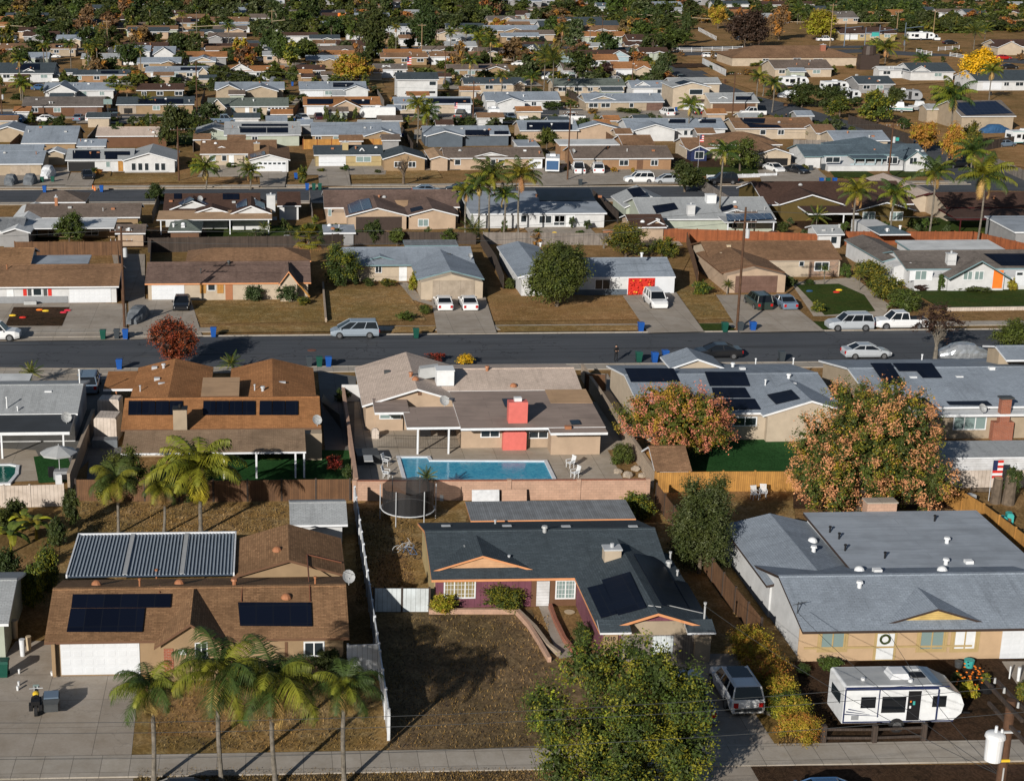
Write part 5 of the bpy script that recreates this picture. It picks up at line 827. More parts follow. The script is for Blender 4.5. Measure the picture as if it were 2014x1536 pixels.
# ---- sixth row: backs
simple('pale grey-roofed tan house behind the white peaked canopy', 'w_tan', 'roof_grey', 41, 150, 282, 245, g=((-20, 50, 260, 249, 238, 'w_sand'),), win=((72, 84),)); simple('light garden shed with grey roof behind the solar-roofed white house', 'w_white', 'roof_grey', 150, 208, 288, 274, win=((153, 163), (170, 180)), cat='shed', name='shed')
simple('pinkish flat-roofed brown house among the dark yard trees', 'w_brown', 'roof_pink', 188, 330, 268, 250, win=()); simple('pale grey-roofed house with two wide solar arrays and blue-panelled gable', 'w_sage', 'roof_pale', 440, 592, 266, 240, win=((495, 507),), g=((383, 455, 262, 252, 241),), pan=((472, 251, 523, 261), (525, 251, 566, 261), (475, 244, 566, 248)))
simple('grey-roofed tan house with striped awning behind the wood fence', 'w_tan', 'roof_grey', 612, 790, 266, 241, win=((620, 632), (655, 675)), g=((715, 790, 268, 257, 242),)); simple('slate-gabled grey house with tilted dark solar panels among shrubs', 'w_slate', 'roof_grey', 833, 1005, 266, 248, g=((838, 914, 268, 258, 247),), pan=((915, 256, 962, 266), (972, 258, 1000, 264)), win=())
simple('peach house with broad black solar roof and small white gable beside', 'w_peach', 'roof_grey', 1022, 1140, 257, 237, pan=((1036, 241, 1125, 255),), win=(), g=((1128, 1228, 256, 243, 237),)); simple('pale blue-white house with three solar arrays and a wide low gable', 'w_white', 'roof_grey', 1233, 1432, 254, 233, g=((1246, 1332, 257, 245, 236),), pan=([(1253, 252), (1280, 240), (1292, 245), (1262, 254)], (1315, 235, 1348, 242), (1376, 235, 1408, 242)), win=((1345, 1352), (1357, 1366)))
h, A = simple('brown-roofed cream house with colonnaded rear porch and L-shaped solar array', 'w_cream', 'roof_umber', 1445, 1608, 253, 232, pan=([(1455, 233), (1505, 233), (1503, 243), (1465, 244)], [(1468, 244), (1530, 246), (1538, 251), (1475, 251)]), win=((1495, 1506), (1530, 1542))); h.gx(1605, 1648, 262, ry=245)
simple('plain grey-roofed cream garage beside the slate-blue-roofed house', 'w_cream', 'roof_grey', 1640, 1752, 277, 257, win=(), cat='garage', name='garage')
simple('small white metal patio roof beside the wood fence and taupe roof', 'w_white', 'roof_metal', 1018, 1062, 288, 275, kind='flat', win=(), cat='shelter', name='patio_shelter')
# ---- seventh row: fronts on the fourth street
simple('dark taupe-roofed house with carport and two cars', 'w_brown', 'roof_greybrown', 42, 203, 210, 191, win=((62, 75), (105, 120)), gar=((146, 192),), gm='garage_brown'); simple('slate-roofed tan house with broad solar array behind the date palm', 'w_tan', 'roof_slate', 228, 382, 206, 191, pan=((272, 195, 360, 204),), gar=((234, 268),), gm='garage_tan', win=((300, 315), (340, 350)))
simple('green-grey-roofed cream house with lopsided A-frame entry and deep porch', 'w_cream', 'roof_green', 407, 568, 210, 193, g=((408, 446, 214, 195, 194),), gar=((526, 562),), lites=5, win=((455, 462), (497, 510)), doors=(482,)); simple('rust-roofed peach house with white-trimmed gable and twin solar arrays', 'w_peach', 'roof_rust', 596, 750, 208, 191, pan=((604, 195, 655, 205), (690, 196, 727, 205)), gar=((603, 645),), g=((648, 712, 213, 198, 193),), win=((720, 738),))
simple('grey-roofed cream house with one long dark solar strip beside feathery palms', 'w_cream', 'roof_grey', 775, 930, 205, 191, pan=((838, 194, 925, 203),), gar=((895, 926),), win=((790, 800), (810, 822))); simple('white house with pale grey roof and box trailer in the drive', 'w_white', 'roof_grey', 955, 1104, 198, 181, g=((977, 1036, 203, 193, 184),), gar=((985, 1030),), win=((1045, 1055),))
h, A = simple('taupe-walled bungalow with grey roof, white windows and clipped hedge', 'w_sand', 'roof_grey', 1150, 1308, 201, 184, g=((1150, 1222, 200, 189, 180),), gar=((1272, 1303),), gm='garage_brown', win=((1158, 1176), (1182, 1200), (1238, 1246)))
h = House('two-storey cream house with steep front gable and blue solar panels at the corner', 'w_cream', 'roof_pale', 'trim', he=5.0, pitch=.3); G = h.gy(1322, 1400, 172, apex=162, ry=152, he=5.0); h.gx(1318, 1420, 165, ry=153, he=5.0); G.win(1356, 176, 1382, 187, 1); G.panel([(1327, 163), (1345, 158), (1357, 161), (1338, 167)], 'l'); A = h.gx(1396, 1495, 202, ry=183, he=2.3); h.gy(1398, 1445, 200, apex=190, ry=184, he=2.3); A.panel((1447, 190, 1478, 197)); A.face('porch_shade_panel', 1402, 205, 1485, 220, 'trim_brown', .03); G.garage(1345, 204, 1385, 219); G.face('porch_trim', 1342, 196, 1392, 200, 'trim_dark', .3)  # dark brown panel paints the porch's shaded depth on a flat wall
# ---- eighth row and beyond
T = [
 ('white house with swooping grey gable beyond the dark taupe roof', 'w_white', 'roof_grey', 84, 225, 178, 163, ((86, 150, 182, 167, 158),)), ('low choc-brown roofed house with rooftop cooler behind fan palms', 'w_olive', 'roof_choc', 268, 362, 178, 165, ()), ('cream house with twin grey gables and covered vehicles behind', 'w_sand', 'roof_grey', 422, 560, 176, 162, ((425, 475, 178, 167, 160), (478, 548, 180, 170, 161))), ('grey-roofed house with two narrow solar strips and white rear gable', 'w_white', 'roof_grey', 588, 722, 177, 161, ((675, 727, 178, 169, 161),)),
 ('slate-roofed cream house in the shade of tall palms', 'w_cream', 'roof_slate', 912, 1036, 166, 153, ((1010, 1036, 168, 160, 153),)), ('green-grey roofed house with square stucco chimney', 'w_cream', 'roof_green', 1088, 1232, 170, 155, ()), ('white-gabled house with slate roof beside the two-storey corner house', 'w_white', 'roof_grey', 1242, 1312, 174, 159, ((1242, 1285, 173, 161, 156),)),
 ('charcoal-roofed white house with double gable trim and garage', 'w_white', 'roof_slate', -30, 105, 145, 124, ((38, 75, 144, 135, 128), (40, 70, 128, 119, 118))), ('dark-roofed orange-walled house lined with small palms', 'w_orange', 'roof_slate', 142, 255, 148, 138, ()), ('grey-roofed cream house with white garage door and long roof panels', 'w_cream', 'roof_grey', 285, 425, 142, 131, ((388, 410, 144, 133, 132),)), ('rust-roofed house with twin peaks above a leafy yard', 'w_white', 'roof_rust', 440, 560, 141, 130, ((445, 500, 141, 126, 124),)), ('brown-roofed sand-walled house with red car parked in front', 'w_sand', 'roof_choc', 582, 640, 139, 128, ()),
 ('small grey-brown bungalow with white gable beside the golden tree', 'w_white', 'roof_greybrown', 735, 802, 137, 126, ((742, 778, 136, 129, 126),)), ('tan-roofed garage house with dark solar sheet under the palms', 'w_tan', 'roof_taupe', 880, 1002, 138, 127, ((950, 1002, 140, 131, 124),)), ('taupe-roofed white garage house near the plum-leaved tree', 'w_white', 'roof_taupe', 1108, 1155, 140, 124, ()), ('rust-roofed cream bungalow beside the sycamore', 'w_cream', 'roof_rust', 1206, 1282, 136, 122, ((1250, 1282, 138, 130, 122),)),
 ('tan long house with rust roof behind leaning palms', 'w_tan', 'roof_umber', -20, 68, 97, 86, ()), ('sand-walled house with dark solar roof above a dirt yard', 'w_sand', 'roof_umber', 68, 150, 97, 87, ()), ('choc-roofed house row end near white van', 'w_brown', 'roof_choc', 240, 330, 96, 84, ()), ('white steep-gabled cottage beside the dark green tree', 'w_white', 'roof_grey', 300, 345, 107, 92, ((300, 343, 108, 94, 92),)), ('low white gabled building below the brown oak', 'w_cream', 'roof_grey', 372, 425, 122, 113, ((374, 424, 122, 113, 108),)), ('long choc-roofed ranch house with round window', 'w_brown', 'roof_choc', 400, 510, 95, 86, ()),
 ('brown ranch house with aqua patio and white faux gable', 'w_blue', 'roof_choc', 662, 748, 92, 80, ((735, 760, 90, 86, 84),)), ('long rust-roofed ranch house behind the wooden pole', 'w_tan', 'roof_umber', 748, 842, 114, 104, ()), ('tan-roofed house with pale patio cover near the cluster of palms', 'w_white', 'roof_umber', 845, 962, 112, 102, ()), ('blue-white gabled house with plum roof beside the white rail fence', 'w_blue', 'roof_choc', 1112, 1238, 112, 99, ((1195, 1240, 112, 100, 98),)), ('white barn-like outbuilding between palms and parked boats', 'w_white', 'roof_slate', 1030, 1105, 98, 88, ((1030, 1058, 99, 90, 88),)),
 ('large white stable building with long flat wall and arches', 'w_white', 'roof_slate', 1062, 1222, 56, 38, ()), ('pink-walled gabled house beyond the flowering palms', 'w_peach', 'roof_greybrown', 960, 1028, 42, 32, ((975, 1022, 44, 34, 32),)), ('choc-roofed ranch house shaded by round green trees', 'w_brown', 'roof_choc', 1235, 1300, 80, 68, ()), ('white long shed with pale roof among dark pines', 'w_white', 'roll_white', 755, 800, 62, 53, ()), ('bluish-roofed white cottage with red board fence', 'w_white', 'roof_slate', 92, 205, 48, 38, ((92, 118, 49, 42, 39),)), ('brown-roofed ranch house with cream wall near tall thin palms', 'w_yellow', 'roof_choc', 288, 365, 30, 21, ()), ('white open-fronted pavilion with grey gable roof', 'w_white', 'roof_greybrown', 302, 345, 48, 39, ((303, 340, 50, 41, 39),)), ('choc-roofed ranch house with porch posts beside the pavilion', 'w_tan', 'roof_choc', 345, 405, 46, 36, ()), ('orange-brown roofed house with big dark carport opening', 'w_peach', 'roof_umber', 405, 490, 44, 34, ()),
 ('grey-roofed cream house with white garage door near the utility pole', 'w_cream', 'roof_slate', 527, 556, 28, 20, ((527, 556, 29, 21, 18),)), ('small white house beside the cream garage house', 'w_white', 'roof_greybrown', 562, 590, 30, 20, ((562, 588, 31, 24, 20),)), ('low dark-roofed cream house behind weeping trees', 'w_cream', 'roof_greybrown', 610, 680, 30, 20, ()), ('taupe-roofed ranch with red fence and white sheds', 'w_cream', 'roof_umber', 615, 700, 87, 79, ()),
 ('brown gabled long house in the middle of the dense grove', 'w_white', 'roof_umber', 680, 735, 68, 60, ()), ('grey-roofed house fronted by white cars beyond the pines', 'w_white', 'roof_grey', 436, 484, 28, 12, ()), ('pale building block behind the treetops', 'w_white', 'roll_white', 515, 560, 8, 1, ()), ('faint blue-roofed house under the dark pine', 'w_white', 'roof_blue', 1175, 1200, 14, 6, ()), ('grey roofed long house above the white parked vans', 'w_white', 'roof_grey', 1280, 1345, 14, 4, ()),
 ('mustard-walled house with plum roof beside the signal poles', 'w_yellow', 'roof_choc', 1652, 1765, 67, 54, ()), ('white hillside house with navy gabled roof', 'w_white', 'roof_slate', 1905, 1955, 32, 18, ((1912, 1946, 30, 21, 18),)), ('tan building with grey solar roof above the junction', 'w_peach', 'roof_greybrown', 1640, 1690, 36, 22, ((1625, 1655, 30, 22, 12),)), ('cream house with plum roof and pale chimney at the frame edge', 'w_cream', 'roof_choc', 1962, 2080, 92, 78, ((1962, 2014, 94, 82, 78),)),
 ('brown-roofed cream ranch building beside parked campers', 'w_cream', 'roof_taupe', 1523, 1640, 136, 118, ()), ('white workshop with slate roof beside the bright yellow tree', 'w_white', 'roof_slate', 1792, 1880, 142, 124, ((1790, 1832, 142, 130, 124),)), ('dark slate-roofed house behind the yellow tree', 'w_white', 'roof_slate', 1920, 2100, 160, 138, ()), ('long pale grey workshop with slate roof beside white pickup', 'w_grey', 'roof_slate', 1688, 1762, 166, 150, ()), ('small corrugated white store building beside the dark water tank', 'w_white', 'roll_white', 1728, 1788, 138, 134, ())]
for i, (lb, wl, rf, a, b, y, ry, g) in enumerate(T):
    gg = [(300, 0)]; simple(lb, wl, rf, a, b, y, ry, g=g, he=2.3, gar=((a + (b - a) * .08, a + (b - a) * .08 + 4.6 * ppm(W(a, y))),) if i % 3 == 0 and b - a > 60 else (), pan=((a + (b - a) * .5, ry + 2, a + (b - a) * .8, ry + (y - ry) * .65),) if i in (3, 7, 9, 8, 13, 17, 34, 48, 53) else ())
h = House('two-storey white box house with slate roof and small upper window', 'w_white', 'roof_slate', 'trim', he=4.8, pitch=.25); A = h.gx(779, 864, 157, ry=143, he=4.8); A.win(844, 160, 858, 169, 1); A.face('garage_shade_panel', 833, 180, 856, 184, 'black', .04)  # garage mouth is a black panel, its inner shade painted on
h = House('sprawling ranch house with wide rust hip roof, cream walls and brick chimney', 'w_cream', 'roof_umber', 'trim_brown', he=2.6, pitch=.3); A = h.hip(1438, 1690, 113, ry=89); A.chimney(1618, 100, 1.4, 1.0, 1.6, 'brick_red'); A.win(1500, 116, 1512, 121, 2); A.win(1560, 115, 1575, 121, 2); A.win(1600, 116, 1618, 121, 2)
h = House('sand-walled hillside garage with a full roof of blue solar panels', 'w_sand', 'roof_greybrown', 'trim', he=3.0, pitch=.3); A = h.gx(1890, 2000, 229, ry=197); A.panel([(1872, 203), (1958, 199), (1992, 223), (1900, 227)], mat='solar_navy')
h = House('small stucco annexe with pale roof joined to the hillside garage wall', 'w_sand', 'roof_pale', 'trim', he=3.0); h.gx(1822, 1885, 215, ry=205)
# ---- small houses and sheds filling the far lots, described by their colours only
rh = random.Random(31); WN = dict(w_white='white', w_cream='cream', w_tan='tan', w_grey='grey', w_peach='peach', w_sage='pale green'); RN = dict(roof_grey='grey', roof_umber='brown', roof_choc='dark brown', roof_slate='charcoal', roof_pale='pale grey', roof_taupe='taupe', roof_rust='rust')
def clear(x0, x1, y0, y1): return all(x1 < a - 1 or x0 > b + 1 or y1 < c - 1 or y0 > d + 1 for a, b, c, d in RECTS) and all(y1 < a - 2 or y0 > b + 2 for a, b in S[1:])
def fillhouse(n, xa, xb, ya, yb, wr, dr, he, shed=False):
    k = 0
    for _ in range(n * 30):
        if k >= n: break
        px, py = rh.uniform(xa, xb), rh.uniform(ya, yb); g = W(px, py); w, d = rh.uniform(*wr), rh.uniform(*dr)
        if not clear(g.x - w / 2, g.x + w / 2, g.y, g.y + d) or (px > 1290 and 110 < py < 300 and abs((px - 1300) * .3 + 118 - py) < 40): continue
        k += 1; wl, rf = rh.choice(list(WN)), rh.choice(list(RN)); a = PY(0, 0, g.y); f = lambda X, Z: (Vector((X, g.y, Z)) - C0)
        def px_(X, Z): v = Vector((X, g.y, Z)) - C0; z = v.dot(_F); return PPX + FPX * v.dot(_R) / z, CY - FPX * v.dot(_U) / z
        l, t = px_(g.x - w / 2, he), px_(g.x + w / 2, he); ht = 'shed' if shed else 'house'
        h = House(('small ' + WN[wl] + ' yard shed with ' + RN[rf] + ' roof between the far houses') if shed else (WN[wl] + '-walled distant house with ' + RN[rf] + ' roof among the trees'), wl, rf, 'trim', name=ht, cat=ht, group=('far yard sheds ' if shed else 'distant tree-lined houses ') + wl + ' ' + rf, he=he, pitch=.3)
        A = h.gx(l[0], t[0], (l[1] + t[1]) / 2, d=d)
        if not shed:
            if rh.random() < .55: q = rh.uniform(.0, .55); B = h.gy(l[0] + (t[0] - l[0]) * q, l[0] + (t[0] - l[0]) * (q + .4), l[1] + 1, d=4, he=he)
            s_ = ppm(g); 
            for i in range(2): u = l[0] + (t[0] - l[0]) * (.15 + .45 * i); A.win(u, l[1] + .3 * s_, u + 1.6 * s_, l[1] + 1.3 * s_, 1)
fillhouse(100, 0, 1240, -20, 78, (10, 19), (7, 10), 2.4); fillhouse(40, 0, 1320, 78, 150, (8, 14), (6, 9), 2.3); fillhouse(46, 0, 1650, 150, 300, (3, 6), (2.5, 4), 2.0, True); fillhouse(34, 1240, 2014, -20, 50, (10, 18), (7, 9), 2.4)

# ================================================================== FENCES AND WALLS
F_ = fence
F_([(-40, 1000), (60, 998), (126, 996)], 1.75, 'vinyl_cream', 'cream vinyl panel fence behind the banana plants', 'vinyl_cream')
F_([(150, 985), (420, 987), (688, 984)], 1.7, 'fence_brown', 'weathered brown board fence behind the three backyard palms', 'fence_dark')
F_([(697, 984), (1000, 983), (1272, 981)], 1.55, 'block_peach', 'peach block wall behind the swimming pool', 'block_peach', .18, 5.2, cap='brick_red', pw=.16)
F_([(1287, 968), (1420, 966), (1545, 966), (1700, 976), (1850, 978)], 1.6, 'fence_orange', 'honey-orange board fence behind the artificial lawn', 'fence_orange'); F_([(1850, 985), (1930, 1035), (2060, 1135)], 1.7, 'fence_orange', 'honey-orange board fence running beside the palm stump yard', 'fence_orange')
F_([(6.1, 112.8, 0), (6.1, 97, 0), (6.1, 78.0, 0)], 1.8, 'vinyl', 'long white vinyl fence between the two front yards', 'vinyl', .06, 2.4, world=True, pw=.075)
F_([(684, 1322), (745, 1320)], 1.75, 'vinyl', 'short white vinyl gate panel beside the brown house', 'vinyl'); F_([(735, 1203), (790, 1203), (844, 1203)], 1.6, 'wood_white', 'white painted timber gate beside the purple wall', 'fence_dark', cat='gate', name='side_gate')
F_([(28.6, 113, 0), (29.0, 96, 0), (29.4, 89, 0)], 1.7, 'fence_brown', 'dark brown board fence between the slate-roofed and grey-roofed houses', 'fence_dark', world=True)
F_([(-15.2, 133.5, 0), (-15.4, 117, 0)], 1.6, 'block_cream', 'tan block wall with flat cap beside the small pool yard', None, .2, world=True, cap='block_cream'); F_([(6.5, 141, 0), (6.4, 116, 0)], 1.3, 'block_peach', 'peach block wall on the walkway side of the pool house', None, .2, world=True, cap='block_peach')
F_([(29.4, 147, 0), (29.3, 116, 0)], 1.4, 'block_cream', 'cream block wall between the pool yard and pink-flowering tree', None, .2, world=True, cap='block_cream'); F_([(672, 790), (708, 790)], 1.6, 'w_white', 'short white stucco wall linking to the pool house', None, .15, cat='wall', name='garden_wall')
F_([(1150, 768), (1190, 770)], 1.6, 'fence_brown', 'short brown board gate beside the pink pool house roof', 'fence_dark', cat='gate', name='side_gate'); F_([(1862, 960), (1950, 958), (2080, 958)], 1.4, 'vinyl_cream', 'cream vinyl fence beneath the long white shed', 'vinyl_cream'); F_([(1618, 1462), (1718, 1462), (1815, 1458)], 1.0, 'fence_dark', 'low dark timber two-rail fence along the mulch strip', 'fence_dark', rail=2, sp=5, pw=.12)
F_([(30, 503), (130, 503), (238, 503)], 1.8, 'fence_brown', 'golden brown board fence behind the tan shed', 'fence_brown'); F_([(292, 497), (450, 494), (600, 492)], 1.9, 'fence_dark', 'dark stained board fence behind the timber pavilion', 'fence_dark'); F_([(292, 590), (296, 540), (298, 497)], 1.7, 'fence_dark', 'dark side fence beside the weathered roof house', None)
F_([(600, 492), (680, 483), (800, 481), (935, 483)], 1.7, 'fence_dark', 'grey-brown board fence behind the metal roof', 'fence_dark'); F_([(950, 482), (1080, 483), (1195, 484)], 1.7, 'fence_grey', 'bleached grey board fence with a round yellow disc', 'fence_grey'); F_([(945, 484), (975, 530), (990, 570)], 1.7, 'fence_dark', 'dark board fence beside the white side wing', None)
F_([(1290, 475), (1450, 480), (1610, 487)], 1.8, 'fence_red', 'red-brown board fence behind the hip-roofed house', 'fence_red'); F_([(1662, 482), (1800, 482), (1912, 482)], 1.8, 'fence_red', 'bright orange board fence beneath the tall palms', 'fence_red'); F_([(1912, 482), (2050, 515)], 1.8, 'fence_red', 'orange board fence angling past the pale grey-walled building', 'fence_red')
F_([(635, 562), (641, 634)], .5, 'block_cream', 'low pale block wall dividing two dry lawns', None, .2, cat='wall', name='garden_wall'); F_([(232, 505), (240, 600)], 1.7, 'fence_brown', 'brown side fence behind the covered boat', None); F_([(1350, 480), (1362, 520), (1372, 560)], 1.6, 'fence_brown', 'brown side fence at the hip-roofed cream house', None); F_([(1862, 612), (2080, 609)], .4, 'vinyl_cream', 'low pale retaining wall along the green lawn', None, .2, cat='wall', name='garden_wall')
F_([(596, 294), (680, 293), (760, 293)], 1.8, 'fence_orange', 'orange-tan board fence behind the charcoal-roofed house', 'fence_red'); F_([(925, 283), (1010, 281)], 1.8, 'fence_orange', 'short bright timber fence above the taupe roof', 'fence_orange'); F_([(1390, 352), (1460, 350), (1527, 348)], .6, 'vinyl', 'low white board fence along the green lawn edge', 'vinyl'); F_([(1560, 292), (1635, 294)], 1.6, 'fence_grey', 'grey board fence beside the plain cream garage', 'fence_grey')
F_([(1668, 245), (1730, 264), (1795, 287)], 1.9, 'fence_dark', 'dark board fence following the curving road', 'fence_dark'); F_([(1925, 300), (2060, 275)], 1.8, 'fence_dark', 'dark board fence below the hillside garage', 'fence_dark'); F_([(1935, 320), (2070, 380)], 1.6, 'fence_grey', 'weathered board fence bordering the dirt parking lot', 'fence_grey'); F_([(1381, 127), (1427, 151)], 1.8, 'roll_white', 'rusty white corrugated fence on the road bend', None)
F_([(1500, 172), (1548, 184)], 1.8, 'fence_dark', 'dark mesh fence beside the covered boats', 'fence_dark'); F_([(1240, 103), (1360, 103), (1460, 100)], 1.3, 'white', 'white three-rail fence along the cross road', 'white', rail=3, sp=3.5); F_([(1110, 72), (1230, 71)], 1.3, 'white', 'white three-rail fence before the stable building', 'white', rail=3, sp=3.5); F_([(1120, 82), (1185, 98)], 1.3, 'white', 'white rail paddock fence by the plum-roofed house', 'white', rail=2, sp=3)
F_([(1374, 62), (1408, 80)], 1.3, 'white', 'white rail fence below the plum-leaved tree', 'white', rail=2, sp=3); F_([(1802, 105), (1832, 110)], 1.2, 'white', 'short white rail fence beside the small palms', 'white', rail=3, sp=3); F_([(1845, 101), (1886, 98)], 1.2, 'white', 'short white rail fence by the black parked car', 'white', rail=3, sp=3); F_([(1868, 112), (1895, 116)], 1.2, 'white', 'white rail fence left of the bright yellow tree'.replace(' left of', ' next to'), 'white', rail=3, sp=3)
F_([(95, 64), (140, 66), (175, 64)], 1.9, 'fence_red', 'red board fence around the dirt yard', 'fence_red'); F_([(105, 82), (175, 82)], 1.9, 'fence_red', 'rust board fence above the tan ranch houses', None); F_([(0, 243), (45, 243)], 1.6, 'fence_red', 'rust fence at the frame edge behind the blue canopy', None); F_([(595, 208), (574, 232)], 1.7, 'fence_brown', 'brown side fence between the rust roof and green roof', None)
for i, (x, y0, y1) in enumerate(((20, 258, 300), (165, 262, 300), (380, 262, 300), (598, 262, 292), (812, 262, 300), (1010, 262, 290), (1225, 262, 300), (300, 392, 440), (615, 395, 440), (905, 395, 440), (1215, 395, 440), (1480, 370, 440), (218, 190, 215), (395, 190, 215), (755, 190, 212), (945, 178, 205), (1140, 180, 205))):
    P = W(x, y1); F_([(P.x, P.y, 0), (P.x, W(x, y0).y, 0)], 1.7, ('fence_brown', 'fence_dark', 'fence_grey')[i % 3], 'board fence on the lot line between neighbouring houses', None, world=True).__setitem__('group', 'lot line fences between houses')
# ================================================================== TREES
P_ = Vector
def bigtree(name, label, x0, x1, top, by, mats, wts, n, size, seed, K=None, cb=.12, dep=1.0, k=22, clump=.32, br=(.13, .2), spread=.36, shell=.7, dome=True):
    g = W((x0 + x1) / 2, by); w = (x1 - x0) / ppm((g.x, g.y, 3)); H = PY((x0 + x1) / 2, top, g.y).z; e = thing(name, label, 'tree', g)
    bl = [(a * w, b * w * dep, cb * H + c * H * (1 - cb) * 1.05, d * w, e_ * w, f * H * (1 - cb) * 1.25) for a, b, c, d, e_, f in blobset(seed, k, 1, spread=spread, br=br) + ([(0, 0, .45, .38, .38, .3), (.08, -.06, .55, .3, .3, .27)] if dome else [(0, 0, .42, .26, .26, .24)])]
    me = leafmesh('crown', seed, n, bl, size, mats, wts, clump=clump, K=K, shell=shell); child('crown', me, e); t = child('trunk', branchy(seed, ['bark'], 3, .6, .06), e, (0, 0, 0), (0, 0, 0), (w * .55, w * .55, H * .9)); return e
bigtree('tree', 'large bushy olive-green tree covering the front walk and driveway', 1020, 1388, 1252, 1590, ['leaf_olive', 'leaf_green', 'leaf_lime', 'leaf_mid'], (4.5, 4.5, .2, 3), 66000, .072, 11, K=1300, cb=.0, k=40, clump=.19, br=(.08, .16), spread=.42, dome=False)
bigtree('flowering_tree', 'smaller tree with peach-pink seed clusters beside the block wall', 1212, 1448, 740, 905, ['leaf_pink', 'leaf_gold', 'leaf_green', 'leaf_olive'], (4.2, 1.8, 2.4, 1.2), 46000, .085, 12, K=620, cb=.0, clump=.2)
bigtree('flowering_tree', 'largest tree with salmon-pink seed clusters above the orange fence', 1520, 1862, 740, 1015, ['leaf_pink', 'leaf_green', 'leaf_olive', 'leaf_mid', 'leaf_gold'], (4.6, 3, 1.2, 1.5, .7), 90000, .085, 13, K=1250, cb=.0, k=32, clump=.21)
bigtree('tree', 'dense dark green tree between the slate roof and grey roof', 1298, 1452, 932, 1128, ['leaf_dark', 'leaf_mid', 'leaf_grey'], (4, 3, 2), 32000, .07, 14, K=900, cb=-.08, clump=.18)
bigtree('tree', 'crimson autumn tree on the verge beside the street', 286, 402, 622, 724, ['leaf_rust', 'leaf_plum'], (4, 1), 12000, .09, 15, K=420, clump=.2)
bigtree('tree', 'leafy green tree with pale trunk on the bare front yard', 1022, 1168, 474, 604, ['leaf_green', 'leaf_mid', 'leaf_dark'], (3, 3, 1), 34000, .11, 16, K=700, clump=.26, cb=.05)
bigtree('tree', 'conifer with upright olive tufts beside the fan palm', 634, 716, 478, 562, ['leaf_mid', 'leaf_olive'], (2, 1), 9000, .09, 17, K=260, cb=.0, clump=.22)
HL = ('topmost bush of the driveway hedge beside the orange gate', 'second bush down the driveway hedge', 'third bush down the driveway hedge, behind the SUV hood', 'fourth bush down the driveway hedge, beside the SUV roof', 'fifth bush down the driveway hedge, beside the SUV tail', 'sixth bush down the driveway hedge', 'seventh bush of the hedge, above the hay patch', 'last bush of the driveway hedge, at the sidewalk')
for i in range(8): x = 1478 + i * 13.5; y = 1290 + i * 24; tree('gold' if i != 5 else 'olive', x - 52, x + 48, y - 78 + (i % 3) * 5, y, HL[i], 'bush', 9000, .017, 'bush', 'bushes of the driveway hedge', cb=-.05)
T_ = tree
